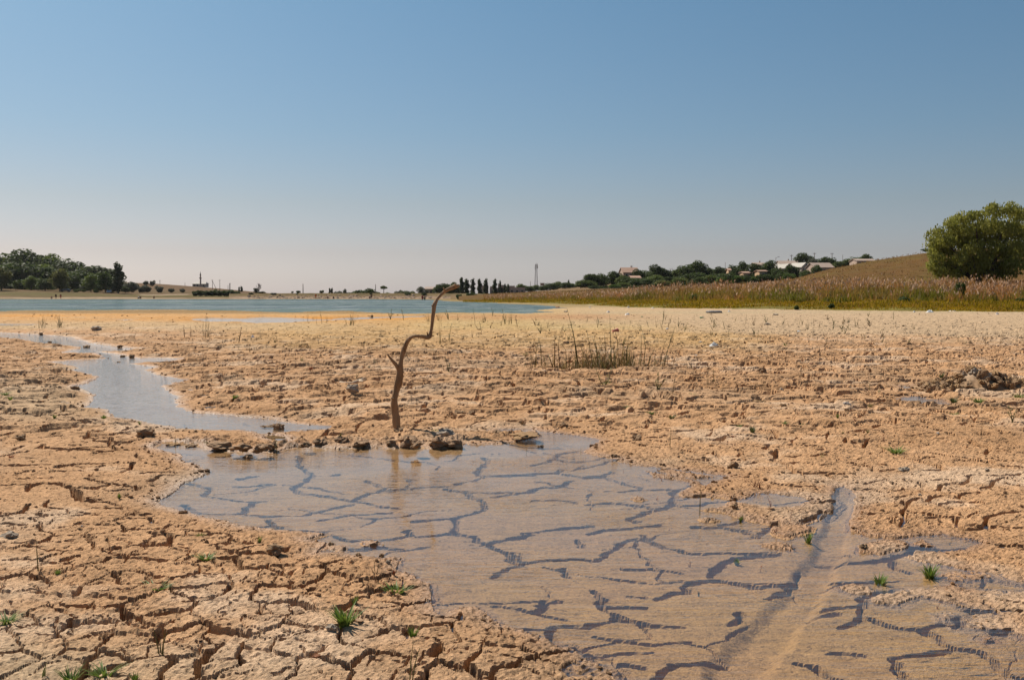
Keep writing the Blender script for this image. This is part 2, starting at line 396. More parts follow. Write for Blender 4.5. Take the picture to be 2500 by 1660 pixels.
LAND_CRACKS = (
 ZT(1800, 1000, 3.374, [
  (22,[(1090,885),(1250,880),(1370,880),(1400,850),(1380,800),(1290,785)]),(34,[(1370,880),(1390,930),(1330,980),(1270,950)]),
  (26,[(1430,880),(1600,905),(1800,930),(1820,980),(1880,1005),(2040,990),(2050,940),(2200,900),(2362,890),(2500,895)]),(22,[(1500,640),(1560,700),(1650,700),(1680,660),(1860,665),(1920,620),(1900,595),(2030,590),(2130,600),(2362,590)]),
  (24,[(1400,800),(1470,770),(1510,760)]),(30,[(1570,800),(1600,760),(1680,750)]),(26,[(1800,780),(1860,740),(1980,735)]),(24,[(2010,710),(2090,680)]),(16,[(2090,680),(2110,640),(2200,620),(2330,650)]),(22,[(1060,625),(1220,605)]),
  (18,[(1220,700),(1380,680)]),(40,[(2150,1130),(2300,1140),(2400,1150)]),(36,[(610,430),(740,400)]),(34,[(230,370),(260,330)]),(20,[(300,620),(480,655),(640,650)]),(20,[(960,660),(1100,670),(1180,690)]),
  (40,[(1060,70),(1220,75)]),(46,[(1450,75),(1560,70)]),(40,[(640,790),(760,780),(800,760)]),(40,[(700,850),(620,900),(520,930)]),(40,[(95,470),(160,460)]),(36,[(440,560),(520,550)])]) +
 ZT(0, 1060, 3.69, [
  (52,[(380,160),(520,180),(700,165),(830,160)]),(70,[(480,350),(560,330),(780,310),(900,305),(1040,290)]),(40,[(150,455),(270,450),(460,440)]),(26,[(260,560),(270,520),(370,490),(600,510),(800,520),(950,500),(1030,480)]),
  (26,[(0,800),(150,775),(230,740),(260,690)]),(20,[(470,895),(650,870),(720,840)]),(30,[(1130,930),(1200,890),(1300,905),(1480,870),(1540,840)]),(24,[(1350,930),(1540,950)]),(34,[(1540,950),(1570,980),(1520,1030),(1400,1050),(1250,1050)]),
  (16,[(1590,960),(1800,950)]),(26,[(1800,950),(2000,920)]),(22,[(1980,1035),(2250,1025)]),(48,[(960,1100),(1050,1080),(1080,1060)]),(46,[(960,1130),(1150,1150),(1300,1130)]),(26,[(340,770),(420,780)]),(22,[(730,740),(890,760)]),(22,[(650,780),(760,760)]),
  (24,[(160,1050),(300,1040)]),(26,[(1330,450),(1420,400),(1560,400)]),(26,[(570,1210),(700,1170)]),(80,[(1040,15),(1150,15)]),(60,[(95,335),(240,330)]),(50,[(1080,335),(1150,340)]),(50,[(60,870),(210,880)]),(44,[(880,860),(960,860)]),(40,[(820,615),(900,610)]),(36,[(2180,1130),(2240,1110)])]) +
 ZT(0, 740, 2.812, [(110,[(780,915),(880,915)]),(110,[(1440,715),(1560,705)]),(80,[(1880,625),(1940,615)]),(60,[(1800,600),(1880,585)]),(60,[(1700,680),(1820,665)]),(60,[(350,590),(420,580)])]) +
 ZT(1700, 740, 2.9525, [(90,[(270,635),(420,635)]),(80,[(560,640),(700,625),(810,615)]),(90,[(1230,665),(1420,675),(1500,665),(1750,690)]),(70,[(1230,745),(1350,735)]),(60,[(100,425),(180,420)]),(70,[(1220,380),(1350,355)]),(60,[(990,390),(1120,385)]),(60,[(2100,745),(2362,745)]),(60,[(460,830),(520,820)])]))

# plates of the dry foreground: their middles, read off the photograph
SITES_PX = ([(a / 3.69, 1320 + b / 3.69) for a, b in [(100,1160),(250,960),(440,1060),(520,1200),(760,1120),(1020,1130),(1340,1190),(900,1000),(800,910),(420,790),(880,770),(100,700),(80,850),(330,470),(540,500),(330,590),(620,410),(900,470),
  (800,650),(1150,520),(1500,590),(1450,840),(1620,920),(1750,1010),(1950,1130),(1680,1160),(2150,700),(2200,560),(1760,540),(2100,880),(2300,1080),(1330,700),(1250,900),(1150,980),(150,300),(400,330),(700,230),(250,190),(1120,280),(1400,150),
  (1900,170),(1500,330),(2000,280),(2220,380),(1850,420),(1300,400),(600,90),(100,60),(1000,40),(2200,100),(1700,40),(1950,960),(1560,1070),(1200,1080),(640,740),(20,1010)]] +
 [(600 + a / 3.69, 1300 + b / 3.69) for a, b in [(100,1130),(450,1120),(950,1180),(250,1290),(640,1300),(150,900),(620,840),(1000,960),(1230,1030),(1530,850),(1600,690),(1200,690),(720,650),(880,560),(1380,600),(520,420),(780,450),(1010,400),(200,620),
  (330,740),(1720,950),(1500,1130),(2050,940),(1900,1150),(2250,1180),(1260,1270),(1600,1290),(250,450),(120,300),(450,250),(700,280),(900,330),(1250,480),(1700,1300),(420,950),(700,1000)]] +
 [(1200 + a / 3.579, 1300 + b / 3.579) for a, b in [(130,1100),(420,1030),(600,1130),(420,1240),(800,1200),(150,950)]])
SITES = np.array([G(*p) for p in SITES_PX], np.float32)
ZONE = toG([(-260,1262),(300,1262),(560,1300),(720,1372),(930,1400),(1020,1440),(1040,1500),(1220,1545),(1420,1600),(1640,1760),(1640,1900),(-400,1900)])
_r = np.random.RandomState(5)
_c = np.stack([_r.uniform(-2.6, 1.0, 4000), _r.uniform(1.9, 5.6, 4000)], 1).astype(np.float32)
_in = poly_sd(_c[:, 0], _c[:, 1], ZONE) < 0.25
for p in _c[_in]:
    if np.min(np.sum((SITES - p) ** 2, 1)) > 0.27 ** 2: SITES = np.vstack([SITES, p])

def polyline_d(x, y, lines, far):
    """value 0..1 of crack depth, and its depth in m"""
    cut = np.zeros(x.shape, np.float32)
    nz = fbm(x, y, 0.14, 2, 707)
    for pts, w in lines:
        P = [G(*p) for p in pts]
        wm = min(w, 40 + (w - 40) * .45) / 1000.0 * 0.5
        for i, ((ax, ay), (bx, by)) in enumerate(zip(P[:-1], P[1:])):
            mg = wm * 2.5
            m = np.nonzero((x > min(ax, bx) - mg) & (x < max(ax, bx) + mg) & (y > min(ay, by) - mg) & (y < max(ay, by) + mg))
            if m[0].size == 0: continue
            xx, yy = x[m], y[m]
            ex, ey = bx - ax, by - ay
            t = np.clip(((xx - ax) * ex + (yy - ay) * ey) / (ex * ex + ey * ey + 1e-9), 0, 1)
            d = np.hypot(xx - ax - ex * t, yy - ay - ey * t)
            e = wm * 0.37 * np.clip(1.0 + 0.9 * nz[m], 0.55, 1.6)
            v = (1 - ss(e * 0.75, e * 1.2 + 0.002 + 0.7 * 0.0029 * y[m], d)) * min(0.095, 0.03 + w * 0.0011)
            cut[m] = np.maximum(cut[m], v)
    return cut

LAM = [0.018, 0.038, 0.08, 0.17, 0.36, 0.75, 1.7, 4.0]
def ground_fn(x, y, space, full=False):
    """height of the lake bed at (x, y); space = local mesh spacing (limits the finest relief)"""
    x = np.asarray(x, np.float32); y = np.asarray(y, np.float32); space = np.asarray(space, np.float32) * np.ones_like(x)
    sd = water_sd(x, y)
    land = ss(-0.06, 0.10, sd)
    far = ss(24, 60, y)
    # gentle level: rises away from the water, lake bed falls away from the far shore
    z = np.where(sd > 0, 0.003 + 0.046 * (1 - np.exp(-np.maximum(sd, 0) / 0.60)), -0.004 - 0.030 * (1 - np.exp(np.minimum(sd, 0) / 0.45)))
    z = z + 0.012 * ss(0.5, 3, sd)
    lakey = poly_sd(x, y, FAR_POLYS[3]) if (y > 40).any() else np.full_like(x, 50.0)
    z = z - 0.5 * ss(3, 60, -lakey) - 0.03 * far * ss(-25, 4, -lakey) + 0.02 * far
    # wandering relief
    mid = ss(6.0, 11.0, y) * (1 - 0.45 * ss(22, 60, y))
    near_amp = [0.0042, 0.0054, 0.0056, 0.0050, 0.0060, 0.008, 0.010, 0.012]
    mid_amp = [0.0046, 0.0062, 0.0080, 0.0060, 0.0060, 0.012, 0.018, 0.016]
    rough = 0.75 + 0.6 * fbm(x, y, 1.9, 2, 77)
    fringe = np.exp(-np.maximum(sd, 0) / 0.10) * (sd > -0.02)
    for i, lam in enumerate(LAM):
        k = ss(1.2, 2.6, lam / space)
        if not (k > 0).any(): continue
        a = near_amp[i] + (mid_amp[i] - near_amp[i]) * mid
        n = perlin(x / lam, y / lam, 100 + i)
        if i in (1, 2, 3): n = 0.55 - np.abs(n) * 1.7
        under = np.where(sd < -0.03, 0.35 if i < 4 else 0.25, 1.0)
        extra = 1.0 + (1.2 * fringe if i in (0, 1) else 0.0)
        z = z + a * n * k * rough * extra * (0.25 + 0.75 * ss(-0.25, 0.12, sd)) * under * (1 - 0.25 * far)
    z = z + .0026 * perlin(x / .15, y / .030, 841) * ss(-.03, -.12, sd) * ss(1.0, 2.2, .030 / space) + .0040 * perlin(x / .30, y / .075, 843) * ss(-.03, -.12, sd) * ss(1.0, 2.2, .075 / space) * (y < 14)
    # crumbs and pin holes of the crust
    k = ss(1.0, 2.2, .034 / space); dry = ss(.02, .12, sd)
    if (k > 0).any():
        z = z - .0045 * ss(.24, .44, perlin(x / .034, y / .034, 331)) * k * dry * (1 - .3 * mid) + .0030 * ss(.26, .44, perlin(x / .045, y / .045, 337)) * k * dry
    k = ss(1.0, 2.2, .085 / space)
    z = z - .014 * ss(.34, .46, fbm(x, y, .085, 2, 341)) * k * dry * (.10 + .90 * mid) * rough + .007 * ss(.30, .46, fbm(x, y, .11, 2, 347)) * k * dry * mid * rough
    k = ss(1.0, 2.2, .22 / space) * (1 - .6 * far)
    z = z - .030 * ss(.34, .44, fbm(x, y, .22, 2, 351)) * k * dry * mid * rough
    fine = 1 - ss(1.6, 3.2, space / (0.003 * np.maximum(y, 2.9)))
    # broken scarps and pits of the trampled flat
    n1 = fbm(x * 0.8, y, 0.55, 3, 211); n2 = fbm(x * 0.7, y, 0.9, 3, 223)
    kk = land * mid * ss(0.08, 0.35, sd) * fine
    z = z + kk * 0.030 * (ss(-0.02, 0.04, n1) - 0.5) + kk * 0.030 * (ss(0.10, 0.15, n2))
    pit = ss(0.36, 0.46, fbm(x * 0.75, y, 0.42, 2, 251)) * kk * ss(0.0, 0.5, sd)
    z = z - 0.05 * pit
    # cracks
    wob = np.clip(y / 6.0, 0.6, 2.0)
    xw = x + 0.034 * wob * fbm(x, y, 0.16, 4, 301); yw = y + 0.046 * wob * fbm(x, y, 0.16, 4, 311)
    cut = np.zeros_like(x)
    m = y < 30
    if m.any(): cut[m] = np.maximum(polyline_d(xw[m], yw[m], LAND_CRACKS, 0), 0)
    m = (y < 13) & (sd < 0.2)
    if m.any():
        jx = .020 * perlin(x[m] / .16, y[m] / .050, 561)
        c = polyline_d(xw[m] + jx, yw[m], WET_CRACKS, 0) * 0.75
        cut[m] = np.maximum(cut[m], c)
    m = np.nonzero((y < 9.5) & (sd < 0.02))
    if m[0].size:
        e, h, _ = voronoi(xw[m] + 0.07 * fbm(x[m], y[m], .3, 3, 541), yw[m] + 0.07 * fbm(x[m], y[m], .3, 3, 547), 0.62, 29)
        w = 0.006 * np.clip(h * 1.9 - .65, 0, 1) * np.clip(.7 + .8 * perlin(x[m] / .3, y[m] / .3, 551), .25, 1.4)
        cut[m] = np.maximum(cut[m], (1 - ss(w * .8, w * 1.2 + .003, e)) * np.clip(w * 5, 0, .03) * ss(.001, .003, w))
    zone = np.full_like(x, 9.0)
    m = y < 6.5
    if m.any(): zone[m] = poly_sd(x[m], y[m], ZONE)
    cell = np.full(x.shape, -1, np.int32)
    m = np.nonzero(zone < 0.12)
    if m[0].size:
        xx = (x + 0.07 * fbm(x, y, 0.30, 4, 401))[m] + 0.012 * perlin(x[m] / 0.05, y[m] / 0.05, 421)
        yy = (y + 0.07 * fbm(x, y, 0.30, 4, 411))[m] + 0.012 * perlin(x[m] / 0.05, y[m] / 0.05, 431)
        b1 = np.full(xx.shape, 1e9, np.float32); b2 = b1.copy(); i1 = np.zeros(xx.shape, np.int32); i2 = i1.copy()
        for s, (sx, sy) in enumerate(SITES):
            d = (xx - sx) ** 2 + (yy - sy) ** 2
            a = d < b1; b = (~a) & (d < b2)
            b2 = np.where(a, b1, np.where(b, d, b2)); i2 = np.where(a, i1, np.where(b, s, i2))
            b1 = np.where(a, d, b1); i1 = np.where(a, s, i1)
        sep = np.hypot(SITES[i1, 0] - SITES[i2, 0], SITES[i1, 1] - SITES[i2, 1]) + 1e-5
        ed = (b2 - b1) / (2 * sep)
        h = hash01(np.minimum(i1, i2), np.maximum(i1, i2), 3)
        nz = 0.5 + 0.9 * perlin(x[m] / 0.22, y[m] / 0.22, 441)
        nearer = 1.0 - 0.55 * ss(3.6, 5.2, y[m])
        w = (0.0016 + 0.0105 * np.clip(h * 1.5 - 0.35, 0, 1) * np.clip(nz + 0.35, 0, 1.25)) * nearer
        fade = 1 - ss(0.0, 0.12, zone[m]); shore = ss(0.01, 0.10, sd[m])
        dep = np.clip(w * 9.0, 0.012, 0.14)
        c = (1 - ss(w * 0.85, w * 1.12 + 0.0012 + 0.3 * space[m], ed)) * dep * fade * (0.35 + 0.65 * shore)
        shoulder = 0.006 * np.exp(-ed / 0.009) * np.clip(w / 0.008, 0.2, 1.3) * fade
        lift = ((hash01(i1, 11, 4) - 0.5) * 0.016 + (SITES[i1, 0] - xx) * (hash01(i1, 12, 4) - 0.5) * 0.07 + (SITES[i1, 1] - yy) * (hash01(i1, 13, 4) - 0.5) * 0.08) * fade * shore * nearer
        z[m] = z[m] + lift - shoulder
        cut[m] = np.maximum(cut[m], c)
        cell[m] = i1
        # hair cracks inside the plates
        e2, h2, _ = voronoi(xx + 3.3, yy + 1.7, 0.13, 17)
        w2 = 0.0030 * np.clip(h2 * 2.2 - 1.1, 0, 1)
        cut[m] = np.maximum(cut[m], (1 - ss(w2, w2 * 1.8 + 0.002, e2)) * 0.016 * (h2 > 0.55) * fade)
    # short fine cracks scattered over the crust
    m = np.nonzero((y < 20) & (zone > -0.3) & (sd > 0.04))
    if m[0].size:
        xx = x[m] + 0.06 * fbm(x[m], y[m], 0.25, 3, 571); yy = y[m] + 0.06 * fbm(x[m], y[m], 0.25, 3, 577)
        e, h, _ = voronoi(xx + 9.1, yy * 0.85 + 4.3, 0.23, 31)
        w = (0.0035 + 0.0007 * y[m]) * np.clip(h * 2.2 - 1.0, 0, 1) * np.clip(0.55 + 1.6 * perlin(x[m] / .2, y[m] / .2, 581), 0, 1.5) * ss(0.05, 0.3, sd[m]) * (1 - .6 * ss(-.05, -.3, zone[m]))
        c = (1 - ss(w * 0.8, w * 1.3 + space[m] * 0.3, e)) * np.clip(w * 7.0, 0, 0.05) * ss(0.001, 0.003, w)
        cut[m] = np.maximum(cut[m], c)
    # open flat: plates of about half a metre, cracks mostly closed
    m = np.nonzero((y < 30) & (zone > 0.0) & (sd > 0.03))
    if m[0].size:
        xx = x[m] + 0.10 * fbm(x[m], y[m], 0.5, 3, 501); yy = y[m] + 0.10 * fbm(x[m], y[m], 0.5, 3, 511)
        e, h, _ = voronoi(xx, yy * 0.9, 0.46, 23)
        w = (0.011 + 0.0010 * y[m]) * np.clip(h * 1.9 - 0.55, 0, 1) * np.clip(0.6 + 0.9 * perlin(x[m] / 0.3, y[m] / 0.3, 521), 0, 1.4) * ss(0.05, 0.4, sd[m])
        c = (1 - ss(w * 0.8, w * 1.5 + space[m] * 0.35, e)) * np.clip(w * 5.0, 0, 0.07) * ss(0.003, 0.006, w)
        cut[m] = np.maximum(cut[m], c)
    # crumbly rim thrown up along the pool's far edge
    m = (y > 6.5) & (y < 10.5) & (np.abs(x) < 4)
    if m.any():
        gp = [G(*p) for p in [(400, 1086), (480, 1080), (560, 1091), (660, 1094), (760, 1084), (860, 1084), (950, 1086), (1040, 1086), (1130, 1076), (1210, 1068), (1300, 1062)]]
        xx, yy = x[m], y[m]; dmin = np.full(xx.shape, 9.0, np.float32)
        for (ax, ay), (bx, by) in zip(gp[:-1], gp[1:]):
            t = np.clip(((xx - ax) * (bx - ax) + (yy - ay) * (by - ay)) / ((bx - ax) ** 2 + (by - ay) ** 2), 0, 1)
            dmin = np.minimum(dmin, np.hypot(xx - ax - (bx - ax) * t, yy - ay - (by - ay) * t))
        z[m] = z[m] + (1 - ss(.03, .17, dmin)) * np.clip(.022 + .05 * fbm(xx, yy, .16, 3, 821) + .02 * fbm(xx, yy, .05, 2, 823), 0, .09) * ss(-.05, .02, sd[m])
    # smooth runnel washed through the pool's right side
    m = (y < 8) & (x > 0)
    if m.any():
        gv = np.zeros_like(x); gp = [G(*p) for p in [(2058, 1195), (2050, 1260), (2022, 1340), (1975, 1430), (1890, 1520), (1800, 1620), (1740, 1760)]]
        dmin = np.full(x.shape, 9.0, np.float32)
        for (ax, ay), (bx, by) in zip(gp[:-1], gp[1:]):
            t = np.clip(((x - ax) * (bx - ax) + (y - ay) * (by - ay)) / ((bx - ax) ** 2 + (by - ay) ** 2), 0, 1)
            dmin = np.minimum(dmin, np.hypot(x - ax - (bx - ax) * t, y - ay - (by - ay) * t))
        wg = 0.055 + 0.035 * ss(6.5, 3, y)
        run = np.where(m, 1 - ss(wg * .55, wg * 1.3, dmin + 0.03 * fbm(x, y, .2, 2, 811)), 0)
        cut = cut * (1 - .8 * run); z = z - 0.016 * run - 0.009 * run * ss(6.0, 4.5, y)
    z = z - cut * fine
    if not full: return z
    return z, sd, zone, cell, far, mid

def ground_color(x, y, sd, far):
    px, py = PXPY(x, y, 0.0)
    n1 = fbm(x, y, 1.3, 3, 601); n2 = fbm(x, y, 0.35, 3, 611); n3 = fbm(x * 0.35, y, 6.0, 3, 621)
    def C(r, g, b): return np.array([r, g, b], np.float32)
    tan = C(.520, .302, .160); pale = C(.62, .46, .325); brown = C(.36, .195, .092); algae = C(.52, .34, .14); orange = C(.60, .27, .055)
    pink = C(.49, .345, .215); olive = C(.20, .150, .055); shal = C(.30, .185, .075); redd = C(.42, .19, .085)
    c = np.ones(x.shape + (3,), np.float32) * tan
    def mix(col, f):
        nonlocal c
        f = np.clip(f, 0, 1)[..., None]; c = c * (1 - f) + col * f
    mix(pale, 0.6 * ss(0.05, 0.45, n1 + 0.35 * n2))
    mix(brown, 0.62 * ss(0.08, 0.5, -n1 + 0.4 * n2) * ss(4, 8, y))
    mix(C(.40, .27, .17), 0.5 * ss(.05, .4, fbm(x, y, 2.6, 3, 641)))
    w = 30 * n3 + 10 * n1
    # pale salt crust on the left flat and on the nearest plates
    mix(pink, 0.8 * np.exp(-(((px - 60 + w * 2) / 190) ** 2 + ((py - 985 + w * 0.4) / 55) ** 2)))
    mix(pink, 0.75 * np.exp(-(((px - 60) / 320) ** 2 + ((py - 1680) / 95) ** 2)) + 0.30 * ss(1560, 1660, py) * ss(1100, 500, px))
    mix(brown, 0.55 * np.exp(-(((px - 2470 + w) / 170) ** 2 + ((py - 1085) / 40) ** 2)))
    mix(brown, 0.35 * np.exp(-(((px - 1500 + w * 3) / 420) ** 2 + ((py - 948) / 18) ** 2)))
    nf = fbm(x * .4, y, 2.2, 3, 651) * ss(14, 26, y)
    mix(brown, .55 * ss(.15, .5, nf)); mix(pale, .45 * ss(.15, .5, -nf))
    # far belts
    mix(algae, 0.55 * ss(890, 825, py + w * .7) * ss(400, 760, px) * (1 - ss(1750, 2000, px)))
    mix(C(.50, .39, .18), 0.35 * ss(815, 800, py + w * .3) * ss(900, 1100, px) * ss(1750, 1500, px))
    mix(pink, 0.92 * ss(845, 812, py + w * 1.1 - (px - 2000) * 0.035) * ss(1380, 1800, px + w * 6))
    mix(pink, 0.6 * ss(805, 790, py + w * .4) * ss(1250, 1450, px))
    mix(redd, 0.55 * np.exp(-((py - 777) / 9) ** 2) * ss(980, 1080, px) * ss(1700, 1350, px))
    mix(C(.52, .37, .21), 0.7 * ss(818, 800, py + w * .5) * ss(1000, 700, px))
    mix(orange, np.clip(0.85 + 1.1 * n3 + .5 * n1, 0, 1) * np.exp(-((py - 777 + w * .10 - 5 * ss(0, 900, px)) / 10) ** 2) * ss(1120, 940, px))
    mix(shal, np.clip(.9 + .5 * n3, 0, 1) * ss(772, 765, py + w * .16) * ss(1250, 1000, px))
    mix(C(.44, .34, .21), 0.6 * np.exp(-((py - 766) / 3) ** 2) * ss(1350, 1500, px))
    mix(olive, ss(85, 110, y) * 0.7)
    wet = np.clip(np.exp(-np.maximum(sd - 0.015, 0) / (0.10 + 0.10 * np.clip(n1 + .5, 0, 1))), 0, 1) * (1 - far)
    wet = np.maximum(wet, far * 0.5 * ss(1.5, 0, sd))
    wet = np.where(sd < -0.02, 0.0, wet)
    wet = np.maximum(wet, 0.35 * ss(772, 766, py) * ss(1300, 1050, px) * far)
    mix(c * C(.70, .64, .58), np.where(sd < -0.02, 0.10, 0.8 * wet))
    c *= (1 + 0.16 * n2 + 0.10 * fbm(x, y, 0.1, 2, 631))[..., None]
    # grey silt with golden patches on the flooded bed
    mix(C(.49, .305, .158), (sd < -0.02) * 0.6)
    mix(C(.50, .29, .095), (sd < -0.05) * np.clip(.35 + 1.2 * n1 + .5 * n2, 0, 1) * 0.7 * ss(8.5, 6.0, y))
    return np.clip(c * 0.85, 0.01, 0.8), wet

# ------------------------------------------------------------------ the ground sheet
def make_axis():
    u0 = np.linspace(-0.55, 0.55, 900)
    side = np.concatenate([0.55 + np.arange(1, 81) * 0.0038, 0.854 + np.cumsum(np.geomspace(0.008, 0.12, 20))])
    u = np.concatenate([-side[::-1], u0, side])
    d = [2.93]
    while d[-1] < 24: d.append(d[-1] * (1 + 0.0030))
    while d[-1] < 95: d.append(d[-1] * (1 + 0.0050))
    while d[-1] < 9000: d.append(d[-1] * (1 + 0.05))
    front = [-4.0, -1.5, 0.0, 1.0, 1.6, 2.0, 2.25, 2.45, 2.6, 2.7, 2.78, 2.84, 2.89]
    return u.astype(np.float32), np.array(front, np.float32), np.array(d, np.float32)
U, FRONT, DD = make_axis()
ROWS = np.concatenate([FRONT, DD])
scale_row = np.maximum(ROWS, 2.93)
GXX = (U[None, :] * scale_row[:, None]).astype(np.float32); GYY = np.repeat(ROWS[:, None], len(U), 1).astype(np.float32)
SPACE = np.maximum(np.gradient(ROWS)[:, None], np.where(np.abs(U)[None, :] > 0.55, 0.0038, 0.0012) * GYY) * np.ones_like(GXX)
SPACE = np.where(np.abs(U)[None, :] > 0.856, SPACE * 6, SPACE) * 0.72
shape = GXX.shape
gz, gsd, gzone, gcell, gfar, gmid = [a.reshape(shape) for a in ground_fn(GXX.ravel(), GYY.ravel(), SPACE.ravel(), True)]
gcol, gwet = ground_color(GXX, GYY, gsd, gfar)
nr, nc = shape
V = np.stack([GXX, GYY, gz], -1).reshape(-1, 3)
idx = np.arange(nr * nc).reshape(nr, nc)
F = np.stack([idx[:-1, :-1], idx[:-1, 1:], idx[1:, 1:], idx[1:, :-1]], -1).reshape(-1, 4)

def ground_mat():
    m, n, l, b = newmat("cracked_mud")
    at = n.new("ShaderNodeAttribute"); at.attribute_name = "Col"
    aw = n.new("ShaderNodeAttribute"); aw.attribute_name = "wet"
    ge = n.new("ShaderNodeNewGeometry")
    fine = noise_node(n, l, 55.0, 6, 0.7, ge.outputs["Position"])
    mott = noise_node(n, l, 7.0, 5, 0.6, ge.outputs["Position"])
    f = mapr(n, l, fine.outputs[0], .28, .72, .66, 1.30)
    f2 = mapr(n, l, mott.outputs[0], .3, .7, .88, 1.12)
    mu = n.new("ShaderNodeMath"); mu.operation = 'MULTIPLY'; l.new(f, mu.inputs[0]); l.new(f2, mu.inputs[1])
    sc = n.new("ShaderNodeVectorMath"); sc.operation = 'SCALE'; l.new(at.outputs["Color"], sc.inputs[0]); l.new(mu.outputs[0], sc.inputs["Scale"])
    # dark humus flecks and small stones baked into the crust
    sp1 = noise_node(n, l, 34.0, 3, .6, ge.outputs["Position"]); sp2 = noise_node(n, l, 9.0, 4, .65, ge.outputs["Position"])
    k1 = mapr(n, l, sp1.outputs[0], .585, .68, 0, .62); k2 = mapr(n, l, sp2.outputs[0], .58, .72, 0, .38)
    cc = mixc(n, l, k1, sc.outputs[0], (.12, .068, .034)); cc = mixc(n, l, k2, cc, (.19, .105, .05))
    l.new(cc, b.inputs["Base Color"])
    l.new(mapr(n, l, aw.outputs["Fac"], 0.35, 1.0, .95, .40), b.inputs["Roughness"])
    l.new(mapr(n, l, aw.outputs["Fac"], 0.3, 1.0, .08, .28), b.inputs["Specular IOR Level"])
    bp = n.new("ShaderNodeBump"); bp.inputs["Distance"].default_value = 0.009; bp.inputs["Strength"].default_value = 1.0
    bn = noise_node(n, l, 90.0, 5, 0.65, ge.outputs["Position"])
    l.new(bn.outputs[0], bp.inputs["Height"])
    bp2 = n.new("ShaderNodeBump"); bp2.inputs["Distance"].default_value = 0.02; bp2.inputs["Strength"].default_value = 0.45
    bn2 = noise_node(n, l, 16.0, 5, 0.6, ge.outputs["Position"])
    l.new(bn2.outputs[0], bp2.inputs["Height"]); l.new(bp.outputs[0], bp2.inputs["Normal"])
    l.new(bp2.outputs[0], b.inputs["Normal"])
    return m
M_MUD = ground_mat()
fc = gcell[:-1, :-1].ravel(); fz = gzone[:-1, :-1].ravel(); fs = gsd[:-1, :-1].ravel(); fy = GYY[:-1, :-1].ravel()
plate_face = (fc >= 0) & (fz < 0.0) & (fs > 0.03) & (fy > 2.88)
gcolf = gcol.reshape(-1, 3); gwetf = gwet.ravel()
# smooth normals of the whole sheet, so that plates shade on across their seams
ground = link("ground", None) if False else None
def sub_mesh(name, faces, sm=False):
    used, inv = np.unique(faces.ravel(), return_inverse=True)
    return npmesh(name, V[used], inv.reshape(-1, 4), M_MUD, sm, gcolf[used], gwetf[used])
ground = tag(link("ground", sub_mesh("ground", F[~plate_face], False)), "tan cracked mud flat of the dried lake bed", None, None, "structure")
cnt = np.bincount(fc[plate_face], minlength=len(SITES))
for s in range(len(SITES)):
    fsel = F[plate_face & (fc == s)]
    if cnt[s] < 40:
        if cnt[s] > 0: link("mud_crumb", sub_mesh("mud_crumb", fsel), ground)
        continue
    link("mud_plate", sub_mesh("mud_plate", fsel), ground)

# ------------------------------------------------------------------ water
def water_mat(name, bump, scales, strength=1.0, rough=0.02, clear=(0.93, 0.92, 0.88), body=None, bodyfac=0.0, refl=1.0, patch=None, calm=None):
    m, n, l, b = newmat(name)
    n.remove(b)
    ge = n.new("ShaderNodeNewGeometry")
    prev = None
    for sc, dist, st in scales:
        t = noise_node(n, l, 1.0, 3, 0.55, ge.outputs["Position"], sc)
        bp = n.new("ShaderNodeBump"); bp.inputs["Distance"].default_value = dist; bp.inputs["Strength"].default_value = st
        l.new(t.outputs[0], bp.inputs["Height"])
        if calm:
            cn = noise_node(n, l, 1.0, 2, .5, ge.outputs["Position"], calm); l.new(mapr(n, l, cn.outputs[0], .38, .62, .12, 1.0), bp.inputs["Strength"])
        if prev: l.new(prev, bp.inputs["Normal"])
        prev = bp.outputs[0]
    fr = n.new("ShaderNodeFresnel"); fr.inputs["IOR"].default_value = 1.33; l.new(prev, fr.inputs["Normal"])
    gl = n.new("ShaderNodeBsdfGlossy"); gl.inputs["Roughness"].default_value = rough; l.new(prev, gl.inputs["Normal"])
    gl.inputs[0].default_value = (1, 1, 1, 1)
    tr = n.new("ShaderNodeBsdfTransparent"); tr.inputs[0].default_value = (*clear, 1)
    lower = tr.outputs[0]
    if body:
        df = n.new("ShaderNodeBsdfDiffuse"); df.inputs[0].default_value = (*body, 1)
        if patch:
            b1 = noise_node(n, l, 1.0, 5, .65, ge.outputs["Position"], (0.0035, 0.022, 1)); b2 = noise_node(n, l, 1.0, 5, .7, ge.outputs["Position"], (0.30, 0.10, 1))
            bc = mixc(n, l, mapr(n, l, b1.outputs[0], .38, .62, 0, 1), (.022, .050, .066), (.075, .120, .095)); bc = mixc(n, l, mapr(n, l, b2.outputs[0], .50, .68, 0, .8), bc, (.24, .26, .25))  # pale streaks mixed into the body colour imitate light glancing off the waves
            l.new(bc, df.inputs[0])
        mb = n.new("ShaderNodeMixShader"); mb.inputs[0].default_value = bodyfac
        l.new(tr.outputs[0], mb.inputs[1]); l.new(df.outputs[0], mb.inputs[2]); lower = mb.outputs[0]
    rf = n.new("ShaderNodeMath"); rf.operation = 'MULTIPLY'; l.new(fr.outputs[0], rf.inputs[0]); rf.inputs[1].default_value = refl
    if patch:
        pn = noise_node(n, l, 1.0, 6, .72, ge.outputs["Position"], patch); l.new(mapr(n, l, pn.outputs[0], .36, .64, refl * .35, refl * 1.7), rf.inputs[1])
    mx = n.new("ShaderNodeMixShader"); l.new(rf.outputs[0], mx.inputs[0])
    l.new(lower, mx.inputs[1]); l.new(gl.outputs[0], mx.inputs[2])
    l.new(mx.outputs[0], n["Material Output"].inputs[0])
    return m
M_POOL = water_mat("pool_water", 1, [((4, 15, 1), 0.009, 1.0), ((14, 48, 1), 0.003, 1.0)], body=(.27, .185, .11), bodyfac=0.04, calm=(.9, 1.1, 1), refl=1.1)
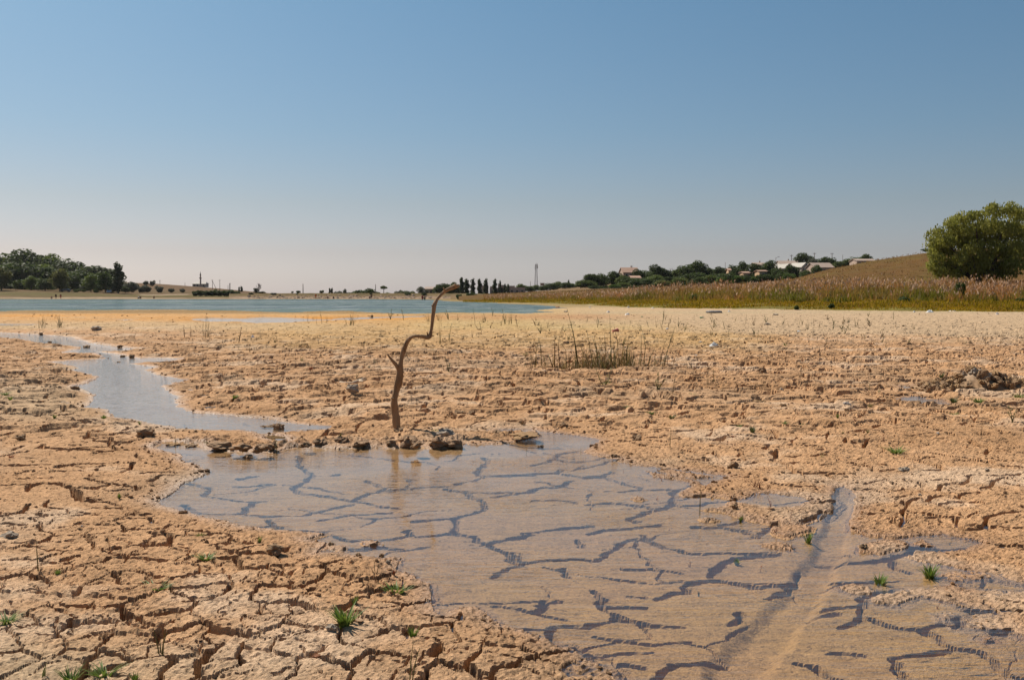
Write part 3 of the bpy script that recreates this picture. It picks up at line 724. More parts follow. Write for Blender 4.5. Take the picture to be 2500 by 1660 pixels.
M_STREAM = water_mat("stream_water", 1, [((4, 11, 1), 0.006, 1.0), ((12, 30, 1), 0.002, 1.0)], body=(.28, .21, .145), bodyfac=0.2, refl=1.15)
M_SHALLOW = water_mat("shallow_water", 1, [((0.8, 2.0, 1), 0.02, 1.0)], rough=0.08, body=(.22, .18, .13), bodyfac=0.3)
M_LAKE = water_mat("lake_water", 1, [((0.16, 0.5, 1), 0.22, 1.0), ((0.7, 1.6, 1), 0.09, 1.0)], rough=0.12, clear=(.3, .4, .4), body=(.075, .150, .135), bodyfac=0.92, refl=0.42, patch=(0.005, 0.035, 1))

def water_sheet(name, P, mat, dil, step, z, mesh_rows=None):
    lo, hi = P.min(0) - dil * 1.5, P.max(0) + dil * 1.5
    lo[1] = max(lo[1], 2.0)
    nx, ny = int((hi[0] - lo[0]) / step) + 2, int((hi[1] - lo[1]) / step) + 2
    xs = np.linspace(lo[0], hi[0], nx, dtype=np.float32); ys = np.linspace(lo[1], hi[1], ny, dtype=np.float32)
    X, Y = np.meshgrid(xs, ys)
    s = poly_sd(X.ravel(), Y.ravel(), P).reshape(X.shape)
    ok = (np.minimum(np.minimum(s[:-1, :-1], s[1:, 1:]), np.minimum(s[1:, :-1], s[:-1, 1:])) < dil)
    ii = np.arange(nx * ny).reshape(ny, nx)
    f = np.stack([ii[:-1, :-1], ii[:-1, 1:], ii[1:, 1:], ii[1:, :-1]], -1)[ok]
    used, inv = np.unique(f.ravel(), return_inverse=True)
    vv = np.stack([X.ravel(), Y.ravel(), np.full(nx * ny, z)], -1)[used]
    return link(name, npmesh(name, vv, inv.reshape(-1, 4), mat, True))
tag(water_sheet("pool_water", NEAR_POLYS[0], M_POOL, 0.22, 0.09, 0.0), "clear shallow pool over cracked mud in the foreground", None, None, "structure")
tag(water_sheet("stream_water", NEAR_POLYS[1], M_STREAM, 0.25, 0.15, 0.0), "narrow winding stream crossing the mud on the left", None, None, "structure")
tag(water_sheet("puddle_water", NEAR_POLYS[2], M_STREAM, 0.10, 0.08, 0.0), "small puddle in a rut below the mud heap", None, None, "structure")
tag(water_sheet("puddle_water", NEAR_POLYS[3], M_STREAM, 0.08, 0.08, 0.0), "tiny puddle at the foot of the mud heap's left end", None, None, "structure")
tag(water_sheet("puddle_water", NEAR_POLYS[4], M_STREAM, 0.10, 0.08, 0.0), "little wet gap between stream and pool", None, None, "structure")
tag(water_sheet("shallow_water", FAR_POLYS[0], M_SHALLOW, 1.0, 0.9, 0.0), "thin pale sheet of water on the orange flat before the lake", None, None, "structure")
tag(water_sheet("shallow_water", FAR_POLYS[1], M_SHALLOW, 1.0, 0.9, 0.0), "thin grey sheet of water at the left edge of the flat", None, None, "structure")
tag(water_sheet("shallow_water", FAR_POLYS[2], M_SHALLOW, 0.6, 0.5, 0.0), "small dark wet streak on the orange flat", None, None, "structure")
tag(water_sheet("lake_water", FAR_POLYS[3], M_LAKE, 3.0, 5.0, 0.0), "wind ruffled blue green lake", None, None, "structure")
# ------------------------------------------------------------------ far terrain: banks, dam and hills, each a solid slope with its own distance
class Terrain:
    """rows of (distance per column, height per column); heights between rows and columns are interpolated"""
    def __init__(s, pxs, rows):
        s.px = np.array(pxs, float); s.D = np.array([r[0] if hasattr(r[0], '__len__') else [r[0]] * len(pxs) for r in rows], float)
        s.Z = np.array([[ZD(v[1], d) if isinstance(v, tuple) else v for v, d in zip(r[1] if hasattr(r[1], '__len__') and not isinstance(r[1], tuple) else [r[1]] * len(pxs), D)] for r, D in zip(rows, s.D)], float)
    def z(s, x, y):
        px = 1250.0 + FPX * x / y
        Dc = np.array([np.interp(px, s.px, row) for row in s.D]); Zc = np.array([np.interp(px, s.px, row) for row in s.Z])
        return float(np.interp(y, Dc, Zc))
    def mesh(s, name, mat, ncol, sub, colfn=None, rough=0.05, lam=6.0, seed=0):
        pc = np.linspace(s.px[0], s.px[-1], ncol)
        Dg = np.stack([np.interp(pc, s.px, r) for r in s.D]); Zg = np.stack([np.interp(pc, s.px, r) for r in s.Z])
        t = np.concatenate([np.linspace(i, i + 1, sub, endpoint=False) for i in range(len(s.D) - 1)] + [[len(s.D) - 1]])
        i0 = np.minimum(t.astype(int), len(s.D) - 2); f = (t - i0)[:, None]
        D = Dg[i0] * (1 - f) + Dg[i0 + 1] * f; Z = Zg[i0] * (1 - f) + Zg[i0 + 1] * f
        # round the breaks of slope a little
        for _ in range(2): Z[1:-1] = Z[:-2] * .25 + Z[1:-1] * .5 + Z[2:] * .25
        X = (pc[None, :] - 1250.0) / FPX * D
        n = fbm(X, D, lam, 4, seed) * rough
        n[:1] = 0
        Z = Z + n
        V = np.stack([X, D, Z], -1).reshape(-1, 3); nr, nc = X.shape
        ii = np.arange(nr * nc).reshape(nr, nc)
        F = np.stack([ii[:-1, :-1], ii[:-1, 1:], ii[1:, 1:], ii[1:, :-1]], -1).reshape(-1, 4)
        cols = DRY * colfn(X.ravel(), D.ravel(), Z.ravel(), t.repeat(nc), np.tile(pc, nr)) if colfn else np.ones((len(V), 3)) * .2
        return npmesh(name, V, F, mat, True, cols)
def lerp3(a, b, f): f = np.clip(f, 0, 1)[..., None]; return np.array(a) * (1 - f) + np.array(b) * f
DRY = 0.75

M_TERR = attr_mat("dry_slope", 0.95, 0.35, 0.5, 0, 0.05)
L_PX = [-900, -300, 0, 150, 290, 360, 460, 560, 640, 720]
def Y(*a): return [(0, v) for v in a]
LEFT = Terrain(L_PX, [(316, [-0.4] * 10), (324, [0.02] * 10), (335, [.45, .45, .45, .45, .4, .35, .3, .3, .25, .2]),
  (430, Y(704, 706, 708.5, 711, 716, 718, 719, 720, 721, 722)), (620, Y(686, 690, 692, 695, 700, 703, 709, 714, 719, 722)),
  (800, Y(676, 680, 684, 686, 688, 690.5, 697.5, 706, 714.5, 721)), (900, Y(684, 688, 690, 692, 694, 697, 703, 711, 718, 722))])
def left_col(x, y, z, t, px):
    n = fbm(x, y, 14, 3, 901); n2 = fbm(x, y, 40, 3, 911)
    c = .62 * lerp3((.17, .115, .045), (.27, .165, .08), .5 + 1.2 * n + .5 * n2)
    c = lerp3(c, (.34, .24, .15), ss(1.0, 1.3, t) * ss(2.1, 1.8, t))
    c = lerp3(c, (.12, .10, .03), ss(2.0, 2.3, t) * ss(2.9, 2.5, t) * .7)
    c = lerp3(c, (.15, .085, .042), ss(3.4, 4.2, t) * .8)
    # pale dirt track below the mosque
    c = lerp3(c, (.50, .38, .26), np.exp(-((t - 2.9 - (px - 430) * .0012) / .07) ** 2) * ss(395, 410, px) * ss(475, 455, px))
    c = lerp3(c, (.48, .36, .25), np.exp(-((t - 2.75) / .09) ** 2) * ss(335, 350, px) * ss(420, 395, px))
    return c
tag(link("far_shore_slope", LEFT.mesh("far_shore_slope", M_TERR, 240, 9, left_col, 0.5, 18, 3)), "dry brown slope behind the far left shore", None, None, "structure")

D_PX = [560, 640, 720, 900, 1050, 1130, 1180, 1240]
DAM = Terrain(D_PX, [([320, 320, 320, 320, 316, 300, 262, 240], [-0.4] * 8), ([327, 327, 327, 327, 322, 306, 268, 246], [.05] * 8), ([336, 336, 336, 336, 331, 314, 276, 254], [.9, .9, .9, .9, .85, .7, .5, .4]),
  ([345, 345, 345, 345, 340, 323, 285, 263], Y(717.5, 716.5, 716, 716, 716, 716.5, 717.5, 718)), ([350, 350, 350, 350, 345, 330, 300, 280], Y(717.5, 716.5, 716, 716, 716, 716.5, 717.5, 718)),
  ([364, 364, 364, 364, 360, 350, 320, 300], [0.0] * 8)])
def dam_col(x, y, z, t, px):
    n = fbm(x, y, 5, 3, 921)
    c = lerp3((.12, .088, .036), (.165, .11, .05), .5 + n)
    return lerp3((.33, .225, .155), c, ss(1.2, 2.4, t + .5 * n))
tag(link("dam", DAM.mesh("dam", M_TERR, 300, 6, dam_col, 0.12, 4, 13)), "low earth dam across the far end of the lake", "dam")

V_PX = [1100, 1200, 1280, 1340, 1420, 1500, 1600, 1700, 1800, 1900, 2000, 2100, 2250, 2500]
VILLAGE = Terrain(V_PX, [(285, [0.0] * 14), (330, Y(719, 718, 717, 714, 709, 706, 704, 702, 699, 696, 692, 687, 684, 680)),
  (420, Y(719, 718, 714, 710, 702, 696, 692, 688, 683, 677, 670, 662, 655, 650)), (520, Y(720, 718, 713, 708, 697, 688, 683, 677, 669, 660, 651, 644, 638, 632)), (620, Y(721, 720, 716, 712, 696, 684, 680, 676, 672, 668, 664, 660, 656, 652))])
def vil_col(x, y, z, t, px):
    n = fbm(x, y, 12, 3, 931)
    return lerp3((.24, .14, .075), (.17, .12, .055), .5 + n)
tag(link("village_hill", VILLAGE.mesh("village_hill", M_TERR, 220, 8, vil_col, 0.5, 15, 23)), "dry rising ground under the village trees", None, None, "structure")

R_PX = [1120, 1180, 1300, 1420, 1540, 1700, 1850, 1937, 2025, 2130, 2250, 2400, 2520, 2900]
BANK = Terrain(R_PX, [
  ([172, 160, 140, 118, 86, 80, 74, 71, 69, 67, 65, 63, 62, 58], [-0.12] * 14),
  ([180, 168, 147, 124, 92, 85, 79, 76, 74, 72, 70, 68, 67, 63], [-.1, .04, .08, .08, .10, .12, .12, .12, .12, .12, .12, .12, .12, .12]),
  ([196, 184, 165, 144, 112, 100, 92, 90, 87, 85, 83, 80, 79, 75], [-.1, .1, .3, .4, .45, .5, .55, .55, .55, .5, .5, .5, .5, .5]),
  ([212, 205, 190, 170, 140, 130, 125, 122, 120, 118, 116, 114, 112, 108], [-.1, .2, .45, .6, .7, 1.1, 1.3, 1.5, 1.5, 1.5, 1.4, 1.2, 1.0, 1.0]),
  ([240, 235, 225, 215, 190, 180, 180, 180, 180, 180, 180, 180, 180, 180], Y(724, 719, 714.5, 711, 706, 700, 692, 688, 676, 665, 655, 648, 646, 640)),
  ([270, 268, 262, 258, 255, 255, 255, 255, 255, 255, 255, 255, 255, 255], Y(723.5, 719, 714, 709, 705, 698, 691, 680, 655, 634, 615, 602, 596, 585)),
  ([330, 330, 330, 330, 330, 330, 330, 330, 330, 330, 330, 330, 330, 330], [0, 0, .5, 1, 1.5, 2, 2.5, 2.5, 6, 8, 10, 11, 12, 12])])
def bank_col(x, y, z, t, px):
    n = fbm(x, y, 9, 3, 941); n2 = fbm(x, y, 30, 2, 951)
    c = lerp3((.125, .074, .020), (.15, .074, .024), .5 + n + .4 * n2)
    c = lerp3(c, (.115, .092, .018), ss(.1, .45, n - .3 * n2) * .7)
    c = lerp3(c, (.19, .155, .035), ss(2.6, 2.0, t) * .9)
    c = lerp3(c, (.46, .36, .25), ss(0.95, 0.6, t + .25 * n))
    return c
tag(link("right_bank_hill", BANK.mesh("right_bank_hill", M_TERR, 300, 9, bank_col, 0.16, 7, 33)), "dry grassy hill rising behind the reeds on the right", None, None, "structure")

# blades and stalks: uncountable growth, one object each
def bank_pos(px, t):
    i = np.minimum(np.floor(t).astype(int), len(BANK.D) - 2); f = t - i
    D = np.array([np.interp(p, BANK.px, BANK.D[a]) * (1 - g) + np.interp(p, BANK.px, BANK.D[a + 1]) * g for p, a, g in zip(px, i, f)])
    Z = np.array([np.interp(p, BANK.px, BANK.Z[a]) * (1 - g) + np.interp(p, BANK.px, BANK.Z[a + 1]) * g for p, a, g in zip(px, i, f)])
    return (px - 1250.0) / FPX * D, D, Z
def blades(x, y, z, h, w, lean, col, tipcol, rs):
    """one bent blade (3 faces of 4 corners collapse to 2 quads) per entry"""
    n = len(x); a = rs.uniform(0, 2 * np.pi, n); fa = rs.uniform(-0.9, 0.9, n)
    dx, dy = np.cos(fa) * w * .5, np.sin(fa) * w * .5
    lx, ly = np.cos(a) * lean * h, np.sin(a) * lean * h
    P = np.empty((n, 6, 3), np.float32)
    for k, (t, ww) in enumerate(((0, 1.0), (.55, .8), (1, .12))):
        for sgn, o in ((-1, 0), (1, 1)):
            P[:, k * 2 + o, 0] = x + sgn * dx * ww + lx * t * t; P[:, k * 2 + o, 1] = y + sgn * dy * ww + ly * t * t; P[:, k * 2 + o, 2] = z + h * t - (0.06 if k == 0 else 0)
    C = np.empty((n, 6, 3), np.float32)
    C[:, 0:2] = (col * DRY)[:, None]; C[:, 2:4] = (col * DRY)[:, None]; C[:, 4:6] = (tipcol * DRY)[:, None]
    b = (np.arange(n) * 6)[:, None]
    F = np.concatenate([b + np.array([[0, 1, 3, 2]]), b + np.array([[2, 3, 5, 4]])])
    return P.reshape(-1, 3), F, C.reshape(-1, 3)
def join(parts):
    V, F, C, k = [], [], [], 0
    for v, f, c in parts: V.append(v); F.append(f + k); C.append(c); k += len(v)
    return np.concatenate(V), np.concatenate(F), np.concatenate(C)
rs = np.random.RandomState(11)
M_GRASS = attr_mat("dry_grass_blades", 0.8, 0.25, 0.6, 0.5, 0.1)
# low yellow-green grass along the water's edge
N = 34000
px = rs.uniform(1130, 2620, N); t = 0.62 + 1.75 * rs.power(1.1, N)
x, y, z = bank_pos(px, t)
nn = fbm(x, y, 5, 3, 961); keep = (t > .95 + .5 * nn + .2 * rs.rand(N))
x, y, z, t, nn = x[keep], y[keep], z[keep], t[keep], nn[keep]; n = len(x)
h = (.08 + .26 * rs.rand(n) ** 1.4) * (0.4 + .6 * ss(.9, 1.8, t)) * (1 + 1.1 * np.clip(nn, -.6, 1))
c = lerp3((.36, .215, .012), (.22, .165, .014), .5 + 1.1 * nn + rs.uniform(-.3, .3, n)); c = lerp3(c, (.42, .22, .07), (rs.rand(n) < .15) * .7)
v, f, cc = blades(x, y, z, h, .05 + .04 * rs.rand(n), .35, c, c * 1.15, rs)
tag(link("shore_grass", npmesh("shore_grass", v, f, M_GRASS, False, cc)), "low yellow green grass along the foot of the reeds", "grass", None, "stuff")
# pale flowering reeds, patchy in height, thickness and colour
N = 30000
px = rs.uniform(1180, 2640, N); t = 1.75 + 1.4 * rs.rand(N)
x, y, z = bank_pos(px, t)
nn = fbm(x, y, 5, 3, 971); n2 = fbm(x, y, 14, 3, 981); n3 = fbm(x * .5, y, 3.0, 2, 985)
edge = 2.10 + .55 * nn + .35 * n2 + .4 * np.clip((1700 - px) / 500, 0, 1)
keep = (t > edge) & (rs.rand(N) < .30 + 1.7 * (n3 + .28))
x, y, z, t, nn, n2, n3, px, edge = [q[keep] for q in (x, y, z, t, nn, n2, n3, px, edge)]; n = len(x)
h = (.75 + .65 * rs.rand(n) ** 1.5) * (1 + 1.0 * n3 + .6 * n2) * (.45 + .55 * ss(.0, .45, t - edge)) * (.62 + .38 * ss(1250, 1700, px)) + .2
stem = lerp3((.32, .19, .05), (.54, .22, .085), .5 + 1.6 * n2 + rs.uniform(-.35, .35, n)); stem = lerp3(stem, (.16, .155, .018), ss(-.1, .35, -nn + .25 * rs.rand(n) - .05) * ss(1.0, .25, t - edge)); stem = lerp3(stem, (.30, .22, .12), (rs.rand(n) < .12) * .8)
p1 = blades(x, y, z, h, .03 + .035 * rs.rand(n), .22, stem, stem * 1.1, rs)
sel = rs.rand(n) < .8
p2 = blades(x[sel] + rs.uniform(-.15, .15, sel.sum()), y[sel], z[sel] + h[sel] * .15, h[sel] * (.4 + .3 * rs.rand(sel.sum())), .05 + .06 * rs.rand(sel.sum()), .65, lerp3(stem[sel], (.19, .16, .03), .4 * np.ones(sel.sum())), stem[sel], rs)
sel = (rs.rand(n) < np.clip(.16 + .7 * n3 + .5 * n2 + .5 * (t - 2.5), .01, .7))
m = sel.sum(); pl = lerp3((.60, .42, .30), (.40, .22, .12), rs.rand(m) * 1.3)
p3 = blades(x[sel] + .03, y[sel] - .02, z[sel] + h[sel] * .86, .13 + .15 * rs.rand(m), .08 + .09 * rs.rand(m), .8, pl, pl * .9, rs)
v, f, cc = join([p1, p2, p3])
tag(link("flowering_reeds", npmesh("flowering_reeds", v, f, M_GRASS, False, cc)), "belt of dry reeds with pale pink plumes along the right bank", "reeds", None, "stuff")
# short dry grass on the hill
N = 6000
px = rs.uniform(1180, 2640, N); t = 3.0 + 2.1 * rs.rand(N)
x, y, z = bank_pos(px, t); nn = fbm(x, y, 12, 3, 991)
c = lerp3((.18, .11, .035), (.20, .105, .045), .5 + nn + rs.uniform(-.3, .3, N)); c = lerp3(c, (.15, .12, .03), ss(.1, .5, -nn) * .7)
v, f, cc = blades(x, y, z, (.10 + .16 * rs.rand(N)) * (1 + nn), .10 + .08 * rs.rand(N), .7, c * 1.35, c * 1.45, rs)
tag(link("hill_grass", npmesh("hill_grass", v, f, M_GRASS, False, cc)), "short parched grass covering the right hill", "grass", None, "stuff")

# riprap on the dam's wet face
def rock_mesh(name, seed, sub=1, flat=.7, amp=.35, mat=None):
    import bmesh
    bm = bmesh.new(); bmesh.ops.create_icosphere(bm, subdivisions=sub, radius=1.0)
    r = random.Random(seed); ox, oy = r.uniform(0, 50), r.uniform(0, 50)
    for v_ in bm.verts:
        p = v_.co; k = 1 + amp * float(perlin(np.array([p.x * 1.3 + ox + p.z]), np.array([p.y * 1.3 + oy - p.z * .7]), seed)[0]) + r.uniform(-.10, .10) * amp * 2
        v_.co = Vector((p.x * k, p.y * k * r.uniform(.97, 1.03), p.z * k * flat))
    me = bpy.data.meshes.new(name); bm.to_mesh(me); bm.free()
    if mat: me.materials.append(mat)
    return me
def scatter_rocks(name, P, S, C, seed, flat=.65, mat=None):
    base = np.array([(0,0,1),(.894,0,.447),(.276,.851,.447),(-.724,.526,.447),(-.724,-.526,.447),(.276,-.851,.447),(.724,.526,-.447),(-.276,.851,-.447),(-.894,0,-.447),(-.276,-.851,-.447),(.724,-.526,-.447),(0,0,-1)], np.float32)
    fc_ = np.array([(0,1,2),(0,2,3),(0,3,4),(0,4,5),(0,5,1),(1,6,2),(2,7,3),(3,8,4),(4,9,5),(5,10,1),(6,7,2),(7,8,3),(8,9,4),(9,10,5),(10,6,1),(11,7,6),(11,8,7),(11,9,8),(11,10,9),(11,6,10)])
    r_ = np.random.RandomState(seed); n = len(P)
    B = base[None] * (1 + r_.uniform(-.38, .38, (n, 12, 1))) ; a = r_.uniform(0, 6.28, n)
    ca, sa = np.cos(a)[:, None], np.sin(a)[:, None]
    sx = r_.uniform(.7, 1.3, n)[:, None]; sy = r_.uniform(.7, 1.2, n)[:, None]; sz = (flat * r_.uniform(.6, 1.2, n))[:, None]
    X = (B[:, :, 0] * sx * ca - B[:, :, 1] * sy * sa); Yy = (B[:, :, 0] * sx * sa + B[:, :, 1] * sy * ca); Z = B[:, :, 2] * sz
    V = np.stack([X, Yy, Z], -1) * np.asarray(S)[:, None, None] + np.asarray(P)[:, None, :]
    F = (np.arange(n) * 12)[:, None, None] + fc_[None]
    return npmesh(name, V.reshape(-1, 3), F.reshape(-1, 3), mat, False, np.repeat(np.asarray(C), 12, 0))
M_ROCK = attr_mat("bare_stone", 0.9, 0.2, 4.0, 0, 0.15)
N = 420
px = rs.uniform(600, 1125, N); f = rs.power(.8, N); D = np.interp(px, D_PX, DAM.D[1]) + f * 13 - 2
xx = (px - 1250) / FPX * D
zz = np.array([DAM.z(a, b) for a, b in zip(xx, D)])
cc = DRY * lerp3((.45, .33, .25), (.30, .20, .14), rs.rand(N))
tag(link("riprap_stones", scatter_rocks("riprap_stones", np.stack([xx, D, zz], 1), .18 + .3 * rs.rand(N) ** 2 * 1.4, cc, 3, .7, M_ROCK)), "rough pale stones along the wet foot of the dam", "stones", None, "stuff")

# ------------------------------------------------------------------ trees (crown of leaf clumps on a trunk with limbs), templates one unit high
M_BARK = simple_mat("bark", (.10, .072, .05), (.055, .04, .03), 6, .95, .5)
def leaf_mat(name, c1, c2, scale=0.35):
    m, n, l, b = newmat(name)
    ge = n.new("ShaderNodeNewGeometry"); oi = n.new("ShaderNodeObjectInfo")
    t = noise_node(n, l, scale, 3, .6, ge.outputs["Position"])
    col = mixc(n, l, mapr(n, l, t.outputs[0], .3, .7, 0, 1), c1, c2)
    va = mapr(n, l, oi.outputs["Random"], 0, 1, .78, 1.22)
    sc = n.new("ShaderNodeVectorMath"); sc.operation = 'SCALE'; l.new(col, sc.inputs[0]); l.new(va, sc.inputs["Scale"])
    l.new(sc.outputs[0], b.inputs["Base Color"]); b.inputs["Roughness"].default_value = .65; b.inputs["Specular IOR Level"].default_value = .2
    tr = n.new("ShaderNodeBsdfTranslucent"); l.new(sc.outputs[0], tr.inputs[0])
    mx = n.new("ShaderNodeMixShader"); mx.inputs[0].default_value = .42
    l.new(b.outputs[0], mx.inputs[1]); l.new(tr.outputs[0], mx.inputs[2]); l.new(mx.outputs[0], n["Material Output"].inputs[0])
    return m
LM = {'dark': leaf_mat("leaf_dark_green", (.036, .056, .014), (.066, .088, .019)), 'mid': leaf_mat("leaf_mid_green", (.068, .096, .020), (.108, .132, .028)),
      'olive': leaf_mat("leaf_olive_green", (.10, .105, .026), (.145, .142, .04)), 'grey': leaf_mat("leaf_grey_green", (.075, .082, .055), (.115, .115, .080)),
      'bright': leaf_mat("leaf_bright_green", (.060, .105, .014), (.095, .135, .022)), 'willow': leaf_mat("leaf_willow", (.15, .158, .026), (.25, .230, .045), .6),
      'poplar': leaf_mat("leaf_poplar", (.045, .058, .026), (.072, .082, .036))}
def leaf_cloud(lobes, n, size, seed, up=.25, shell=.55):
    r = np.random.RandomState(seed); vol = np.array([a[3] * a[4] * a[5] for a in lobes]) ** .75
    k = r.choice(len(lobes), n, p=vol / vol.sum()); L = np.array(lobes)[k]
    d = r.normal(size=(n, 3)); d /= np.linalg.norm(d, axis=1)[:, None]
    rad = shell + (1.06 - shell) * r.rand(n) ** .7
    lump = 1 + .22 * np.array(perlin(d[:, 0] * 2.3 + k * 3.1, d[:, 1] * 2.3 + d[:, 2] * 2.1, seed))
    P = L[:, :3] + d * L[:, 3:6] * (rad * lump)[:, None]
    nrm = d * .7 + r.normal(size=(n, 3)) * .6 + np.array([0, 0, up]); nrm /= np.linalg.norm(nrm, axis=1)[:, None]
    a = np.cross(nrm, r.normal(size=(n, 3))); a /= np.linalg.norm(a, axis=1)[:, None]; b = np.cross(nrm, a)
    s = size * (.55 + .9 * r.rand(n))[:, None]
    V = np.stack([P - a * s, P - b * s * .62, P + a * s, P + b * s * .62], 1)
    return V.reshape(-1, 3), np.arange(n * 4).reshape(-1, 4)
def round_lobes(seed, n=9, z0=.30, w=.36, spread=1.0):
    r = random.Random(seed); out = [(0, 0, .50, w * .85, w * .85, .36)]
    for i in range(n):
        a = i * 2.4 + r.uniform(-.5, .5); zz_ = z0 + .06 + (.86 - z0) * (i + r.random()) / n; q = r.uniform(.45, .85) * w * spread * (1.15 - .75 * max(0, zz_ - .5) * 2 * .7)
        s = r.uniform(.17, .25)
        out.append((math.cos(a) * q, math.sin(a) * q, zz_ - .02, s * 1.05, s * 1.05, s * .78))
    out.append((r.uniform(-.08, .08), 0, .84, .17, .17, .14))
    return out
def poplar_lobes(seed, w=.115):
    r = random.Random(seed); out = []
    for i in range(12):
        zz_ = .13 + i * .072; ww = w * (1 - ((zz_ - .42) / .62) ** 2) ** .5 if abs(zz_ - .42) < .6 else .03
        a = r.uniform(0, 6.28); out.append((math.cos(a) * w * .3, math.sin(a) * w * .3, zz_, ww * r.uniform(.75, 1.1), ww * r.uniform(.75, 1.1), .085))
    return out
def shrub_lobes(seed):
    r = random.Random(seed); out = [(0, 0, .42, .42, .42, .42)]
    for i in range(6):
        a = i * 1.05 + r.uniform(-.4, .4); q = r.uniform(.25, .5); s = r.uniform(.2, .32); out.append((math.cos(a) * q, math.sin(a) * q, r.uniform(.28, .72), s, s, s * .9))
    return out
def trunk_mesh(name, seed, h, r0, limbs, top, sp):
    r = random.Random(seed); mb = MB()
    pts = [(0, 0, -.04), (r.uniform(-.01, .01), 0, h * .5), (r.uniform(-.02, .02), r.uniform(-.02, .02), h), (r.uniform(-.03, .03), r.uniform(-.02, .02), top)]
    mb.tube(pts, [r0 * 1.25, r0, r0 * .75, r0 * .2], 6)
    for i in range(limbs):
        a = i * 2.3 + r.uniform(-.4, .4); z0 = h * r.uniform(.75, 1.15); q = r.uniform(.6, 1.0) * sp
        mb.tube([(0, 0, z0), (math.cos(a) * q * .5, math.sin(a) * q * .5, z0 + .14), (math.cos(a) * q, math.sin(a) * q, z0 + r.uniform(.22, .36))], [r0 * .5, r0 * .33, r0 * .12], 5)
    return mb.mesh(name, M_BARK, True)
TPL = {}
for i in range(4):
    TPL['round%d' % i] = (trunk_mesh("trunk", i, .34, .028, 5, .7, .26), leaf_cloud(round_lobes(50 + i, 11 + i, .16, .36 + .03 * i), 2600, .040, i))
for i in range(2):
    TPL['tall%d' % i] = (trunk_mesh("trunk", 20 + i, .42, .022, 4, .8, .18), leaf_cloud(round_lobes(70 + i, 10, .26, .26), 2000, .036, 30 + i))
for i in range(3):
    TPL['poplar%d' % i] = (trunk_mesh("trunk", 30 + i, .3, .020, 3, .9, .05), leaf_cloud(poplar_lobes(90 + i, .105 + .015 * i), 1700, .030, 40 + i, .5))
for i in range(3):
    TPL['shrub%d' % i] = (trunk_mesh("trunk", 40 + i, .2, .03, 4, .5, .3), leaf_cloud(shrub_lobes(110 + i), 1300, .070, 50 + i))
TPL['lollipop'] = (trunk_mesh("trunk", 60, .48, .030, 5, .72, .22), leaf_cloud([(0, 0, .74, .30, .30, .17), (.16, .05, .80, .20, .2, .13), (-.17, 0, .72, .18, .18, .12), (.03, 0, .88, .18, .18, .11), (.2, 0, .64, .12, .12, .07)], 900, .036, 61))
_cm = {}
def crown_mesh(tpl, mat):
    if (tpl, mat) not in _cm:
        v_, f_ = TPL[tpl][1]; _cm[(tpl, mat)] = npmesh("crown", v_, f_, LM[mat], False)
    return _cm[(tpl, mat)]
TREE_N = [0]
def tree(name, px, D, ytop, wpx, tpl, mat, label, group=None, terr=None, zb=None, cat="tree", ybase=None):
    """px, ytop: photo position of the crown's middle and top at distance D; stands on the terrain there"""
    x = XD(px, D); TREE_N[0] += 1
    z0 = zb if zb is not None else (ZD(ybase, D) if ybase else terr.z(x, D))
    h = max(ZD(ytop, D) - z0, .5); w = wpx * D / FPX
    base_w = {'round': .86, 'popla': .25, 'tall0': .66, 'tall1': .66, 'shrub': 1.15, 'lolli': .70}[tpl[:5]]
    sx = w / base_w
    e = empty(name, (x, D, z0 - .05), (TREE_N[0] * 2.39) % 6.28, (sx, sx, h))
    link("trunk", TPL[tpl][0], e); link("crown", crown_mesh(tpl, mat), e)
    return tag(e, label, cat, group)
# ------------------------------------------------------------------ the wood on the left shore: every crown one can tell apart
ORD = ["first", "second", "third", "fourth", "fifth", "sixth", "seventh", "eighth", "ninth", "tenth", "eleventh", "twelfth"]
back = [(-95, 640, 60), (-45, 630, 66), (8, 627, 62), (36, 621, 50), (68, 614, 62), (102, 621, 52), (118, 622, 44), (146, 634, 46), (180, 641, 50), (212, 650, 48), (246, 651, 56), (268, 657, 36)]
for i, (px_, yt, w_) in enumerate(back):
    tree("broadleaf_tree", px_, 560 + (i * 37) % 40, yt, w_ * 1.6, 'round%d' % (i % 4), 'dark' if i % 3 else 'mid', "tall dark broadleaf, %s crown from the left in the wood's back row" % ORD[i], "trees of the wood on the left shore", LEFT)
midr = [(-60, 655, 60), (20, 645, 60), (60, 640, 56), (95, 648, 50), (128, 652, 46), (160, 660, 46), (190, 668, 44), (205, 662, 36), (232, 668, 40), (40, 662, 44), (84, 668, 46), (150, 676, 40)]
for i, (px_, yt, w_) in enumerate(midr):
    tree("broadleaf_tree", px_, 470 + (i * 29) % 50, yt, w_ * 1.55, 'round%d' % ((i + 1) % 4), 'mid' if i % 3 == 0 else 'dark', "dark green broadleaf, %s crown in the wood's middle row" % ORD[i], "trees of the wood on the left shore", LEFT)
